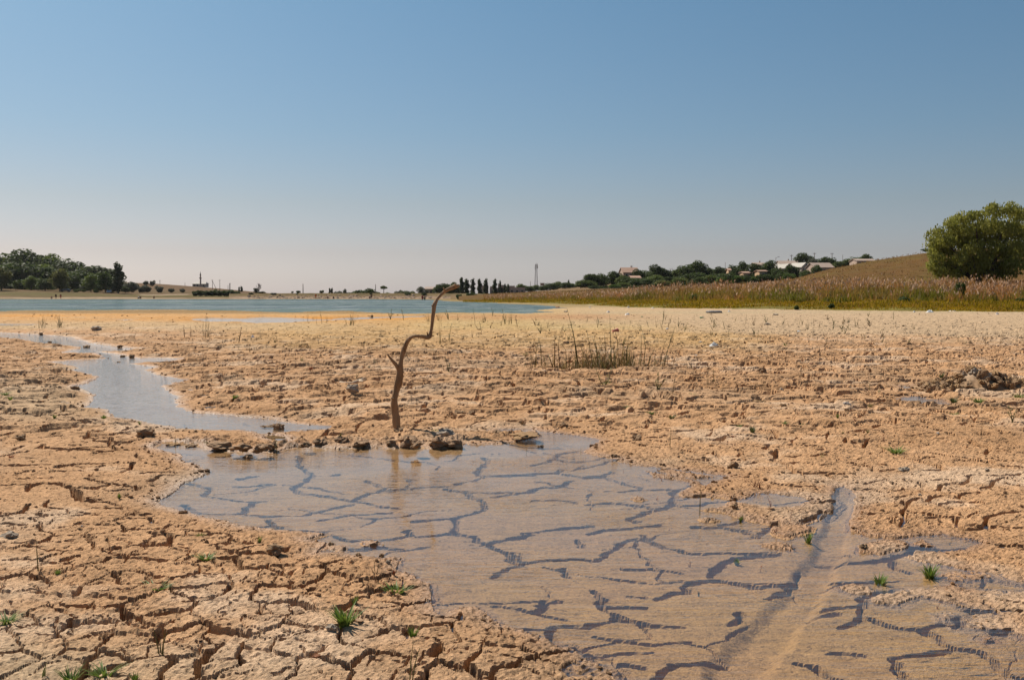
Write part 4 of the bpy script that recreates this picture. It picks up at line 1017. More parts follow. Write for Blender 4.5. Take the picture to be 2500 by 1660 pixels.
for px_, D_, yt, w_, tp, mt, lb in [
  (4, 424, 652, 46, 'round1', 'olive', "olive leaved tree at the left picture edge, in front of the wood"),
  (38, 436, 686, 12, 'tall0', 'mid', "slim young conical tree standing alone before the wood"),
  (77, 440, 675, 36, 'round2', 'mid', "rounded green tree at the wood's edge near the lone young tree"),
  (110, 432, 680, 36, 'round3', 'dark', "dark low tree between the rounded green tree and the pale domed tree"),
  (146, 426, 659, 44, 'round0', 'olive', "pale olive domed tree on a dark trunk at the wood's front"),
  (180, 440, 672, 34, 'round2', 'dark', "dark tree right of the pale domed tree"),
  (222, 430, 668, 36, 'tall1', 'mid', "tall narrow green tree with a thin bare trunk near the car"),
  (257, 428, 664, 38, 'tall0', 'dark', "very dark tall tree just left of the parked blue car"),
  (277, 433, 690, 20, 'round1', 'olive', "small pale tree beside the tall poplar's foot"),
  (306, 440, 700, 22, 'round0', 'dark', "low dark tree just right of the tall poplar")]:
    tree("broadleaf_tree", px_, D_, yt, w_, tp, mt, lb, "trees at the front of the left wood", LEFT)
for i, (px_, yt, w_) in enumerate([(-40, 688, 60), (20, 690, 46), (56, 688, 44), (92, 690, 44), (126, 692, 40), (164, 690, 44), (200, 693, 40), (214, 690, 40), (242, 692, 38), (268, 694, 34), (60, 678, 50), (190, 682, 50)]):
    tree("understory_bush", px_, 446 + (i * 17) % 20, yt, w_, 'shrub%d' % (i % 3), 'dark', "dark undergrowth, %s bush below the wood's crowns" % ORD[i], "undergrowth of the left wood", LEFT, cat="bush")
tree("poplar_tree", 289, 426, 640, 24, 'poplar2', 'poplar', "tall lone poplar at the right end of the left wood", None, LEFT)
for px_, D_, yt, w_, h_, mt, lb in [
  (186, 416, 705, 15, 0, 'mid', "round bush on dry grass, leftmost of three below the wood"), (205, 424, 704, 13, 0, 'mid', "round bush on dry grass, middle of three below the wood"), (234, 420, 703, 12, 0, 'dark', "dark upright bush, rightmost of three below the wood"),
  (270, 436, 707, 12, 0, 'dark', "dark bush right behind the parked blue car"),
  (322, 470, 683, 34, 0, 'grey', "large grey green bush right of the lone poplar"), (345, 455, 697, 20, 0, 'grey', "grey bush on the brown slope, beside a darker one"), (357, 470, 696, 26, 0, 'grey', "broad grey bush in the middle of the brown slope"),
  (356, 690, 684, 14, 0, 'grey', "small grey bush on the slope's skyline"), (372, 690, 684, 14, 0, 'grey', "small round bush on the skyline, right of its twin"), (390, 468, 697, 20, 0, 'grey', "grey green bush on the slope, between the broad bush and the track"),
  (418, 480, 702, 16, 0, 'grey', "low silvery bush right above the dirt track"), (446, 490, 703, 14, 0, 'grey', "low silvery bush below the mosque"),
  (300, 520, 690, 22, 0, 'grey', "pale bush half behind the lone poplar")]:
    tree("round_bush", px_, D_, yt, w_, 'shrub%d' % (int(px_) % 3), mt, lb, "bushes on the left shore slope", LEFT, cat="bush")
hed = [(477, 708, 14), (490, 706, 16), (505, 707, 17), (520, 706, 18), (536, 706, 18), (552, 706, 18), (566, 707, 16), (578, 708, 14)]
for i, (px_, yt, w_) in enumerate(hed):
    tree("hedge_bush", px_, 372, yt, w_ * 1.3, 'shrub%d' % (i % 3), 'dark', "dark clipped bush, %s from the left in the shoreline hedge" % ORD[i], "bushes of the dark hedge on the far shore", LEFT, cat="bush")
for px_, D_, yt, w_, tp, mt, nm, ct, lb in [
  (584, 700, 700, 5, 'poplar0', 'poplar', "poplar_tree", "tree", "tiny poplar on the skyline, left one of a pair"), (590, 700, 698, 5, 'poplar1', 'poplar', "poplar_tree", "tree", "tiny poplar on the skyline, right one of a pair"),
  (625, 352, 703, 9, 'tall0', 'grey', "round_bush", "bush", "slim grey bush beside the bare dead tree"), (638, 350, 711, 16, 'shrub0', 'dark', "round_bush", "bush", "dark low bush at the dead tree's foot"),
  (613, 342, 713, 10, 'shrub1', 'dark', "round_bush", "bush", "small dark bush on the dam's left end"), (668, 341, 714, 12, 'shrub2', 'grey', "round_bush", "bush", "flat grey bush on the dam face right of the dead tree"),
  (714, 345, 711, 5, 'tall1', 'mid', "round_bush", "bush", "narrow upright bush on the dam left of the first pole"), (728, 347, 708, 9, 'shrub1', 'dark', "round_bush", "bush", "round dark bush on the dam crest just left of the pole"),
  (785, 347, 708, 9, 'shrub0', 'dark', "round_bush", "bush", "round dark bush on the dam crest left of the twin poplars"), (805, 380, 703, 5, 'poplar0', 'poplar', "poplar_tree", "tree", "short poplar behind the dam, left of the twin pair"),
  (810, 380, 702.5, 5, 'poplar1', 'poplar', "poplar_tree", "tree", "short poplar behind the dam, right of the twin pair"), (828, 400, 708, 20, 'shrub2', 'grey', "round_bush", "bush", "grey bush behind the dam right of the twin poplars"),
  (842, 380, 705, 8, 'tall1', 'grey', "round_bush", "bush", "thin grey bush behind the dam before the great mound bush"), (856, 400, 711, 18, 'shrub0', 'dark', "round_bush", "bush", "low bush touching the great mound bush"),
  (878, 385, 704, 26, 'shrub1', 'dark', "round_bush", "bush", "left half of the great mound of bushes behind the dam"), (902, 385, 704, 34, 'shrub0', 'dark', "round_bush", "bush", "right half of the great mound of bushes behind the dam"),
  (923, 395, 710, 18, 'shrub2', 'dark', "round_bush", "bush", "low dark bush behind the umbrella shaped tree's left side"), (946, 395, 711, 16, 'shrub1', 'mid', "round_bush", "bush", "low green bush behind the umbrella shaped tree's right side"),
  (972, 400, 708, 18, 'shrub0', 'grey', "round_bush", "bush", "grey green bush behind the dam right of the umbrella tree"), (990, 398, 706, 20, 'shrub1', 'mid', "round_bush", "bush", "spiky green bush behind the dam above the dark face bush"), (1006, 402, 708, 14, 'shrub2', 'mid', "round_bush", "bush", "small green bush behind the dam left of the ruin"),
  (1028, 400, 700, 14, 'tall0', 'grey', "round_bush", "bush", "upright grey bush behind the dam near the stick's tip"), (1040, 402, 704, 12, 'shrub0', 'grey', "round_bush", "bush", "low grey bush beside the upright grey bush"),
  (995, 336, 714, 13, 'shrub1', 'dark', "round_bush", "bush", "dark bush growing on the dam's face"), (1036, 334, 714, 12, 'shrub2', 'dark', "round_bush", "bush", "dark bush low on the dam's face near its right end"), (906, 341, 715, 6, 'shrub0', 'dark', "round_bush", "bush", "tiny dark bush on the dam below the mound bushes"),
  (725, 341, 717, 5, 'shrub2', 'mid', "round_bush", "bush", "tiny bush halfway down the dam face")]:
    tree(nm, px_, D_, yt, w_ * 1.25, tp, mt, lb, "growth on and behind the dam", DAM if D_ < 364 else None, 0.0 if D_ >= 364 else None, ct)
tree("umbrella_tree", 937, 349, 697, 19, 'lollipop', 'mid', "umbrella shaped green tree on a bare trunk on the dam crest", None, DAM)
for i, (px_, yt, w_) in enumerate([(1072, 696, 26), (1088, 691, 28), (1106, 690, 26), (1118, 694, 20)]):
    tree("broadleaf_tree", px_, 410, yt, w_ * 1.2, 'round%d' % i, 'dark', "dark tree left of the poplar row, %s from the left" % ORD[i], "dark trees left of the poplar row", None, 0.0)
for i, (px_, yt, w_) in enumerate([(1128, 677, 14), (1139, 680, 14), (1154, 679, 11), (1171, 681, 13), (1186, 679, 12), (1208, 680, 10), (1221, 684, 6.5), (1232, 692, 6), (1240, 693, 9)]):
    tree("poplar_tree", px_, 400 + (i % 3) * 6, yt, w_, 'poplar%d' % (i % 3), 'poplar', "slim dark poplar, %s from the left in the row above the lake" % ORD[i], "row of poplars above the lake's right end", None, 0.0)
for i, (px_, yt, w_) in enumerate([(1272, 694, 22), (1290, 698, 24), (1306, 696, 22), (1344, 691, 24), (1362, 688, 22), (1380, 689, 22), (1398, 692, 20), (1328, 697, 18)]):
    tree("broadleaf_tree", px_, 430 + (i * 13) % 30, yt, w_ * 1.25, 'round%d' % (i % 4), 'dark' if i % 2 else 'mid', "low tree near the lattice mast, %s in the band" % ORD[i], "band of trees below the lattice mast", VILLAGE)
tree("poplar_tree", 1388, 440, 683, 6, 'poplar1', 'poplar', "single small poplar above the band of trees right of the mast", None, VILLAGE)
for i, (px_, yt, w_) in enumerate([(1146, 712, 16), (1158, 713, 18), (1120, 716, 12), (1178, 718, 14), (1196, 719, 12)]):
    tree("round_bush", px_, 250 + i * 3, yt, w_ * 1.2, 'shrub%d' % (i % 3), 'dark', "dark bush on the lake's right corner, %s of five" % ORD[i], "bushes at the lake's right corner", None, 0.1, "bush")
# village trees, left to right
VT = [(1418, 684, 24, 'mid', 395), (1440, 668, 26, 'dark', 400), (1455, 670, 24, 'dark', 400), (1466, 669, 22, 'dark', 402), (1480, 676, 18, 'mid', 405), (1497, 661, 24, 'dark', 395), (1508, 668, 20, 'dark', 395),
 (1450, 698, 22, 'dark', 352), (1476, 697, 13, 'dark', 352), (1525, 674, 28, 'dark', 388), (1560, 658, 26, 'dark', 400), (1578, 661, 28, 'dark', 402), (1604, 648, 34, 'dark', 410), (1624, 657, 26, 'dark', 410), (1648, 658, 28, 'mid', 410),
 (1672, 648, 32, 'dark', 412), (1698, 638, 32, 'dark', 415), (1712, 642, 28, 'dark', 415), (1735, 655, 30, 'dark', 412), (1758, 654, 26, 'dark', 412), (1500, 695, 24, 'bright', 350), (1524, 690, 28, 'mid', 355), (1550, 684, 32, 'dark', 360),
 (1576, 680, 34, 'dark', 365), (1600, 672, 34, 'mid', 372), (1615, 684, 30, 'olive', 345), (1636, 676, 34, 'dark', 360), (1660, 678, 30, 'mid', 355), (1682, 670, 36, 'dark', 365), (1706, 664, 36, 'dark', 370), (1730, 672, 36, 'mid', 360), (1752, 668, 32, 'dark', 365), (1570, 696, 26, 'dark', 345), (1540, 698, 22, 'mid', 345), (1646, 690, 24, 'dark', 345)]
VTL = ['mid green village tree, first from the left in the skyline row', 'dark green village tree, second from the left in the skyline row', 'dark green village tree, third from the left in the skyline row', 'dark green village tree, fourth from the left in the skyline row', 'mid green village tree, fifth from the left in the skyline row', 'dark green village tree, sixth from the left in the skyline row', 'dark green village tree, seventh from the left in the skyline row', 'dark green village tree, first from the left in the lowest row', 'dark green village tree, second from the left in the lowest row', 'dark green village tree, eighth from the left in the skyline row', 'dark green village tree, ninth from the left in the skyline row', 'dark green village tree, tenth from the left in the skyline row', 'dark green village tree, eleventh from the left in the skyline row', 'dark green village tree, twelfth from the left in the skyline row', 'mid green village tree, thirteenth from the left in the skyline row', 'dark green village tree, fourteenth from the left in the skyline row', 'dark green village tree, fifteenth from the left in the skyline row', 'dark green village tree, sixteenth from the left in the skyline row', 'dark green village tree, seventeenth from the left in the skyline row', 'dark green village tree, eighteenth from the left in the skyline row', 'bright green village tree, third from the left in the lowest row', 'mid green village tree, fourth from the left in the lowest row', 'dark green village tree, first from the left in the middle row', 'dark green village tree, second from the left in the middle row', 'mid green village tree, third from the left in the middle row', 'pale olive village tree, seventh from the left in the lowest row', 'dark green village tree, fourth from the left in the middle row', 'mid green village tree, ninth from the left in the lowest row', 'dark green village tree, fifth from the left in the middle row', 'dark green village tree, sixth from the left in the middle row', 'mid green village tree, seventh from the left in the middle row', 'dark green village tree, eighth from the left in the middle row', 'dark green village tree, sixth from the left in the lowest row', 'mid green village tree, fifth from the left in the lowest row', 'dark green village tree, eighth from the left in the lowest row']
for i, (px_, yt, w_, mt, D_) in enumerate(VT):
    tree("village_tree", px_, D_, yt, w_ * 1.3, 'round%d' % (i % 4), mt, VTL[i], "village trees between the lone house and the shed", VILLAGE)
rv = random.Random(12)
for i in range(46):
    px_ = rv.uniform(1425, 1905); top = float(np.interp(px_, [1420, 1440, 1470, 1500, 1560, 1604, 1650, 1698, 1750, 1800, 1850, 1905], [690, 676, 678, 672, 668, 658, 664, 648, 660, 655, 652, 655]))
    D_ = rv.choice([340, 350, 362, 378, 395]); yt = top + rv.uniform(6, 12) + (400 - D_) * .45
    tree("village_tree", px_, D_, yt, rv.uniform(24, 40), 'round%d' % (i % 4), rv.choice(['dark', 'dark', 'mid']), "green crown in the thick of the village trees, nothing sets it apart", "thick of the village trees", VILLAGE)
VT2 = [(1760, 652, 26, 'dark', 410, "tree left of the orange lit walls, nearest the mast pole"), (1790, 648, 26, 'dark', 410, "tree above the first orange lit wall"), (1815, 640, 24, 'dark', 412, "taller tree above the two orange lit walls"), (1842, 642, 30, 'dark', 380, "dark tree standing between the two orange lit walls"),
 (1875, 637, 34, 'dark', 380, "big dark tree right of the orange lit walls"), (1896, 655, 24, 'dark', 365, "dark bush like tree at the foot of the big dark tree"), (1786, 662, 20, 'dark', 355, "cone shaped dark tree left of the first orange wall"), (1762, 676, 26, 'bright', 350, "bright green hedge like tree below the dark village trees"),
 (1934, 648, 32, 'dark', 362, "dark tree in front of the pale gabled house"), (1926, 668, 26, 'bright', 345, "bright green bush like tree beside the hill's left foot"), (1960, 620, 40, 'dark', 470, "wide dark tree behind the gabled roofs, tallest of the skyline"), (1985, 630, 20, 'grey', 460, "sparse grey tree by the first skyline pole"),
 (2010, 628, 34, 'dark', 470, "dark skyline tree between the two tall poles"), (2026, 630, 24, 'dark', 468, "dark skyline tree touching the second tall pole"), (1993, 648, 22, 'dark', 360, "dark bush in front of the big tiled roof"), (2048, 637, 30, 'mid', 440, "green tree right of the second tall pole"), (2070, 633, 30, 'mid', 440, "green tree left of the half hidden roof"),
 (2086, 628, 22, 'mid', 450, "small green tree above the half hidden roof"), (2112, 622, 28, 'dark', 455, "round dark tree on the hill's skyline above the hidden roof"), (1855, 672, 26, 'dark', 350, "low dark bush under the second orange wall"), (1836, 676, 22, 'bright', 348, "low bright bush between the orange walls")]
VT2 += [(1775, 668, 34, 'dark', 352, "dark bushy tree hiding the tiny sunlit hut's foot"), (1815, 672, 40, 'dark', 351, "wide dark bushy tree under the first orange wall"), (1862, 669, 40, 'dark', 352, "wide dark bushy tree under the second orange wall"), (1800, 674, 30, 'bright', 349, "bright low bush left under the first orange wall"), (1540, 678, 40, 'dark', 372, "broad dark tree right below the lone house"), (1520, 674, 30, 'mid', 376, "green tree below the lone house's left corner"), (1915, 662, 30, 'dark', 356, "dark tree below the white roofed house"), (1968, 660, 26, 'dark', 350, "dark bush below the narrow gabled house")]
for i, (px_, yt, w_, mt, D_, lb) in enumerate(VT2):
    tree("village_tree", px_, D_, yt, w_ * 1.25, 'round%d' % ((i + 2) % 4), mt, lb, "trees among the village houses", VILLAGE)
for px_, D_, yt, w_, mt, lb in [(2345, 92, 681, 23, 'mid', "dark green bush standing alone among the pale plumes"), (2208, 84, 722, 30, 'dark', "dark green bush at the reeds' front edge"), (2030, 76, 738, 16, 'dark', "dark weed bush on the grass edge, taller of two"), (1945, 75, 747, 12, 'dark', "small dark weed bush on the grass edge, shorter of two"),
  (2262, 252, 607, 26, 'dark', "dark bush on the hill crest left of the big willow"), (2492, 84, 725, 22, 'dark', "dark bush in the reeds at the right picture edge"), (1695, 106, 716, 24, 'bright', "bright leafy bush in the reeds above the tyre")]:
    tree("round_bush", px_, D_, yt, w_, 'shrub%d' % (int(px_) % 3), mt, lb, None, BANK, cat="bush")

# ------------------------------------------------------------------ the big willow on the right
WD = 138.0
wx0 = XD(2392, WD); wz0 = BANK.z(wx0, WD)
wil = tag(empty("willow_tree", (wx0, WD, wz0)), "big spreading olive green willow at the right picture edge", "tree")
def wl_(px_, py_): return (XD(px_, WD) - wx0, ZD(py_, WD) - wz0)
rr = random.Random(4); mb = MB()
tops = [(2290, 590, -1.5), (2330, 560, 1.0), (2370, 545, -1.0), (2412, 528, .5), (2455, 530, -1.2), (2490, 545, 1.2), (2520, 580, -.5), (2270, 640, -.8), (2350, 610, -2.0), (2440, 600, -2.2), (2305, 650, -2.0), (2500, 640, 1.5)]
for px_, py_, dy in tops:
    tx, tz = wl_(px_, py_)
    mb.tube([(rr.uniform(-.4, .4), rr.uniform(-.3, .3), -.3), (tx * .28, dy * .3, tz * .32), (tx * .66, dy * .7, tz * .7), (tx, dy, tz)], [.30, .22, .13, .04], 7)
link("trunk", mb.mesh("trunk", M_BARK, True), wil)
lob = []
for px_, py_, wpx, hpx in [(2285, 575, 34, 26), (2300, 560, 30, 24), (2322, 545, 34, 24), (2345, 540, 34, 26), (2372, 535, 36, 26), (2405, 520, 34, 24), (2440, 522, 40, 24), (2470, 530, 38, 26), (2500, 540, 36, 28), (2525, 560, 34, 30), (2272, 600, 30, 22), (2276, 632, 28, 22), (2300, 610, 36, 26),
  (2335, 585, 40, 30), (2375, 575, 42, 30), (2420, 560, 42, 30), (2465, 565, 42, 30), (2510, 590, 36, 30), (2290, 650, 30, 24), (2320, 648, 36, 26), (2365, 625, 40, 28), (2365, 655, 40, 24), (2410, 640, 44, 30), (2450, 610, 44, 30), (2455, 655, 40, 26), (2500, 630, 34, 28), (2320, 668, 34, 18), (2400, 668, 44, 18), (2450, 672, 40, 16), (2540, 620, 34, 34)]:
    tx, tz = wl_(px_, py_); w_ = wpx * WD / FPX * .70; h_ = hpx * WD / FPX * .68
    lob.append((tx, rr.uniform(-2.6, 1.6), tz, w_, w_ * .95, h_))
for px_, py_, wpx in [(2278, 566, 16), (2298, 549, 16), (2322, 534, 17), (2348, 530, 15), (2384, 521, 18), (2402, 509, 15), (2434, 511, 18), (2466, 517, 17), (2496, 526, 18), (2262, 588, 15), (2254, 618, 14), (2260, 648, 15), (2278, 662, 16), (2340, 560, 22), (2392, 556, 24), (2440, 560, 24), (2300, 588, 20), (2350, 605, 22), (2410, 606, 24), (2470, 600, 22), (2318, 632, 20), (2380, 640, 22), (2440, 640, 22), (2515, 536, 18)]:
    tx, tz = wl_(px_, py_); w_ = wpx * WD / FPX; lob.append((tx, -2.6 + rr.uniform(-.8, 1.2), tz, w_, w_, w_ * .85)); lob.append((tx + rr.uniform(-.3, .3), -2.0 + rr.uniform(-.8, 1.2), tz - w_ * .3, w_ * .8, w_ * .8, w_ * .7))
v_, f_ = leaf_cloud(lob + [(q[0] * .82, q[1] * .3 + 1.0, q[2] * .80, q[3] * .95, q[4], q[5] * .95) for q in lob], 36000, .175, 77, .1, .45)
# willow leaves hang: stretch each clump downwards
vv = v_.reshape(-1, 4, 3); ce = vv.mean(1, keepdims=True); vv = ce + (vv - ce) * np.array([.62, .62, 1.45])
link("crown", npmesh("crown", vv.reshape(-1, 3), f_, LM['willow'], False), wil)

# bare dead tree and bare twigs on the far shore
def bare_tree(px_, D_, yt, wpx, terr, label, name="dead_tree"):
    x = XD(px_, D_); z0 = terr.z(x, D_) if terr else 0.0; h = ZD(yt, D_) - z0; w = wpx * D_ / FPX
    e = tag(empty(name, (x, D_, z0)), label, "dead tree"); r = random.Random(int(px_)); mt_ = MB(); mc = MB()
    mt_.tube([(0, 0, -.2), (.1, 0, h * .4), (0, .1, h * .8)], [.16, .12, .05], 6)
    for i in range(16):
        a = r.uniform(0, 6.28); z1 = h * r.uniform(.25, .7); q = w * .5 * r.uniform(.4, 1); p2 = (math.cos(a) * q * .6, math.sin(a) * q * .6, z1 + h * .16); p3 = (math.cos(a) * q, math.sin(a) * q, min(h, z1 + h * r.uniform(.2, .42)))
        mc.tube([(0, 0, z1), p2, p3], [.07, .05, .03], 4)
        for k in range(2): mc.tube([p2, (p2[0] + r.uniform(-.6, .6), p2[1] + r.uniform(-.5, .5), min(h, p2[2] + r.uniform(.5, 1.4)))], [.04, .02], 4)
    mg = simple_mat("dead_wood", (.20, .155, .13), (.12, .09, .08), 4)
    link("trunk", mt_.mesh("trunk", mg, True), e); link("branches", mc.mesh("branches", mg, True), e); return e
bare_tree(632, 351, 692, 20, DAM, "bare dead tree with bushes at its foot on the far shore")
bare_tree(1640, 412, 654, 12, VILLAGE, "bare grey treetop sticking out of the village trees")

# ------------------------------------------------------------------ buildings
M_WHITE = simple_mat("pale_plaster", (.46, .40, .34), (.38, .33, .28), 1.2, .9)
M_LIME = simple_mat("warm_plaster", (.50, .33, .20), (.42, .28, .18), 1.2, .9)
M_BLOCK = simple_mat("weathered_block", (.40, .30, .24), (.30, .22, .18), .7, .95)
M_TILE = simple_mat("old_slate_roof", (.36, .275, .225), (.28, .21, .175), 1.4, .9)
M_TILE2 = simple_mat("rusty_tile_roof", (.40, .255, .185), (.32, .20, .15), 1.4, .9)
M_TIN = simple_mat("white_sheet_roof", (.40, .36, .32), (.34, .31, .28), 1.0, .7)
M_DARK = simple_mat("dark_glass", (.03, .035, .04), (.02, .022, .025), 1, .2, spec=.5)
M_WOOD = simple_mat("grey_wood", (.17, .13, .10), (.10, .08, .06), 3, .9)
M_METAL = simple_mat("grey_steel", (.22, .20, .20), (.16, .15, .15), 2, .6)
def house(px_, D_, ybase, wpx, eave, ridge, depth, rz, wall, roof, label, wins=2, gable_front=False, chim=True, name="house", terr=None, door=True):
    """gabled house; wpx wide at distance D_; eave / ridge are photo rows"""
    x = XD(px_, D_); zb = min(VILLAGE.z(x, D_), ZD(ybase, D_)) - .3; w = wpx * D_ / FPX; he = ZD(eave, D_) - zb; hr = ZD(ridge, D_) - zb
    e = tag(empty(name, (x, D_, zb), rz), label, "house")
    m = MB(); L, Wd = (depth, w) if gable_front else (w, depth)
    # ridge runs along local x; gable_front turns it
    def R(p): return (p[1], p[0], p[2]) if gable_front else p
    hx, hy = L / 2, Wd / 2
    v = [(-hx, -hy, 0), (hx, -hy, 0), (hx, hy, 0), (-hx, hy, 0), (-hx, -hy, he), (hx, -hy, he), (hx, hy, he), (-hx, hy, he), (-hx, 0, hr - .12), (hx, 0, hr - .12)]
    m.add([R(p) for p in v], [(0, 1, 5, 4), (2, 3, 7, 6), (1, 2, 6, 9, 5), (3, 0, 4, 8, 7), (0, 3, 2, 1)])
    link("wall", m.mesh("wall", wall), e)
    r = MB(); ov = .35; th = .14
    sl = (hr - he) / hy
    for s in (-1, 1):
        a = [(-hx - ov, s * (hy + ov), he - ov * sl), (hx + ov, s * (hy + ov), he - ov * sl), (hx + ov, 0, hr), (-hx - ov, 0, hr)]
        b = [(p[0], p[1], p[2] + th) for p in a]
        r.add([R(p) for p in a + b], [(0, 1, 2, 3), (4, 5, 6, 7), (0, 1, 5, 4), (1, 2, 6, 5), (2, 3, 7, 6), (3, 0, 4, 7)])
    ro = link("roof", r.mesh("roof", roof), e)
    if chim:
        c = MB(); c.box(R((hx * .35, hy * .2, hr + .25)), (.5, .5, 1.3)); link("chimney", c.mesh("chimney", M_BLOCK), ro)
    fw = w if gable_front else L; fd = depth if gable_front else Wd
    for k in range(wins):
        wx = -fw / 2 + fw * (k + .75) / (wins + .5); wz = he - 1.25
        f = MB(); f.box((wx, -fd / 2 - .03, wz), (1.1, .10, 1.3)); fo = link("window", f.mesh("window", M_WHITE), e)
        g = MB(); g.box((wx, -fd / 2 - .09, wz), (.85, .04, 1.05)); link("pane", g.mesh("pane", M_DARK), fo)
    if door:
        d = MB(); d.box((fw * .38, -fd / 2 - .03, he - 1.5), (.95, .10, 2.1)); link("door", d.mesh("door", M_WOOD), e)
    return e
house(1535, 430, 672, 38, 665.5, 654, 8, .12, M_BLOCK, M_TILE2, "lone house with a long reddish tiled roof above the village trees", 3)
house(1549, 392, 684, 22, 679, 674, 6, .1, M_WHITE, M_TILE2, "small low roofed shed half hidden below the lone house", 1, chim=False, name="shed")
house(1707, 372, 684, 10, 680.5, 676, 4, -.5, M_WHITE, M_TIN, "small white roofed hut peeking from the village trees", 0, chim=False, name="hut", door=False)
house(1817, 366, 678, 15, 667, 664, 5, .1, M_LIME, M_TILE2, "small sunlit shed with warm orange wall, left of two", 1, chim=False, name="shed")
house(1857, 368, 675, 19, 663, 660.5, 5, .1, M_LIME, M_TILE2, "sunlit shed with warm orange wall, right of two", 1, chim=False, name="shed")
house(1778, 372, 668, 5, 660, 656, 4, 0, M_LIME, M_TILE2, "tiny sunlit hut gable between dark trees", 0, chim=False, name="hut", door=False)
house(1850, 440, 652, 26, 647.5, 642, 7, 0, M_BLOCK, M_TILE, "brown roof half hidden behind trees left of the gabled houses", 2)
house(1918, 450, 652, 40, 645, 637.5, 8, .05, M_WHITE, M_TILE, "house with a long grey brown roof behind the white gables", 3)
house(1908, 384, 668, 18, 654.5, 645.5, 7, .45, M_BLOCK, M_TIN, "white roofed house with its lit roof slope facing left", 1, True, False)
house(1950, 388, 667, 22, 652, 642.5, 8, .35, M_WHITE, M_TIN, "pale gabled house with bright white roof edge in the row's middle", 2, True)
house(1971, 384, 664, 16, 656, 645.5, 7, .45, M_BLOCK, M_TIN, "narrow gabled house with a bright white roof, squeezed beside the big roof", 1, True, False)
house(2000, 372, 660, 46, 654, 642.5, 9, .10, M_BLOCK, M_TILE, "house with the biggest grey tiled roof at the hill's left foot", 3, chim=False)
house(2104, 400, 645, 44, 638, 633, 9, 0, M_BLOCK, M_TILE, "long low roof half hidden behind the hill's crest", 3, chim=False)
house(1050, 420, 716, 20, 706, 701, 8, 0, M_BLOCK, M_TILE, "dull ruin roof behind the stick's tip above the dam", 2, chim=False, name="ruin")
# flat roofed ruins behind the poplars
for px_, w_, yb, yt, lb in [(1214, 36, 718, 703, "pale ruined block with dark openings behind the right poplars"), (1262, 40, 717, 702, "long pale ruined block right of the poplar row"), (1180, 24, 717, 697, "dull high ruin wall between the poplars"), (1226, 20, 717, 696, "stepped ruin tower behind the thinnest poplars"), (1072, 14, 716, 699, "grey block house rising behind the dark trees")]:
    D_ = 430; x = XD(px_, D_); zb = ZD(yb, D_) - 1.2; w = w_ * D_ / FPX; h = ZD(yt, D_) - zb
    e = tag(empty("ruined_building", (x, D_, zb)), lb, "building"); m = MB(); m.box((0, 0, h / 2), (w, 6, h)); m.box((-w * .3, -.5, h + .35), (w * .35, 5, .7)); wo = link("wall", m.mesh("wall", simple_mat("ruin_plaster", (.50, .36, .28), (.36, .26, .21), .8)), e)
    for k in range(max(2, int(w / 2))):
        d = MB(); d.box((-w / 2 + (k + .6) * w / max(2, int(w / 2)) * .95, -3.03, h * .55), (.8, .12, 1.1)); link("window", d.mesh("window", M_DARK), e)
# mosque on the far slope
D_ = 800; x = XD(490, D_); zb = LEFT.z(x, D_) - .5
mo = tag(empty("mosque", (x, D_, zb)), "small white mosque hall on the far slope's skyline", "mosque")
m = MB(); m.box((0, 0, 1.4), (10.5, 8, 2.8)); link("wall", m.mesh("wall", M_WHITE), mo)
m = MB(); m.add([(-5.8, -4.6, 2.7), (5.8, -4.6, 2.7), (5.8, 4.6, 2.7), (-5.8, 4.6, 2.7), (-4.6, 0, 4.3), (4.6, 0, 4.3)], [(0, 1, 5, 4), (2, 3, 4, 5), (1, 2, 5), (3, 0, 4), (3, 2, 1, 0)]); link("roof", m.mesh("roof", M_TIN), mo)
for k in range(4):
    m = MB(); m.box((-3.6 + k * 2.4, -4.03, 1.5), (.8, .1, 1.5)); link("window", m.mesh("window", M_DARK), mo)
D2 = 790; x = XD(490, D2); zb = LEFT.z(x, D2) - .5; hh = ZD(662.5, D2) - zb
mi = tag(empty("minaret", (x, D2, zb)), "slender grey minaret with a pointed cap beside the white mosque", "minaret")
s_ = hh / 17.0
m = MB(); m.lathe([(1.15 * s_, 0), (.95 * s_, 1.5 * s_), (.85 * s_, 2 * s_), (.78 * s_, 9.2 * s_)], 12); link("shaft", m.mesh("shaft", M_BLOCK, True), mi)
m = MB(); m.lathe([(.8 * s_, 9.1 * s_), (1.35 * s_, 9.7 * s_), (1.35 * s_, 10.4 * s_), (.7 * s_, 10.4 * s_)], 12); link("balcony", m.mesh("balcony", M_WHITE), mi)
m = MB(); m.lathe([(.65 * s_, 10.3 * s_), (.62 * s_, 12.6 * s_), (.85 * s_, 12.8 * s_)], 12); link("upper_shaft", m.mesh("upper_shaft", M_BLOCK, True), mi)
m = MB(); m.lathe([(.86 * s_, 12.75 * s_), (.3 * s_, 15.2 * s_), (.04 * s_, 17 * s_)], 12); link("spire", m.mesh("spire", simple_mat("lead_cap", (.07, .07, .08), (.05, .05, .06), 2, .5), True), mi)

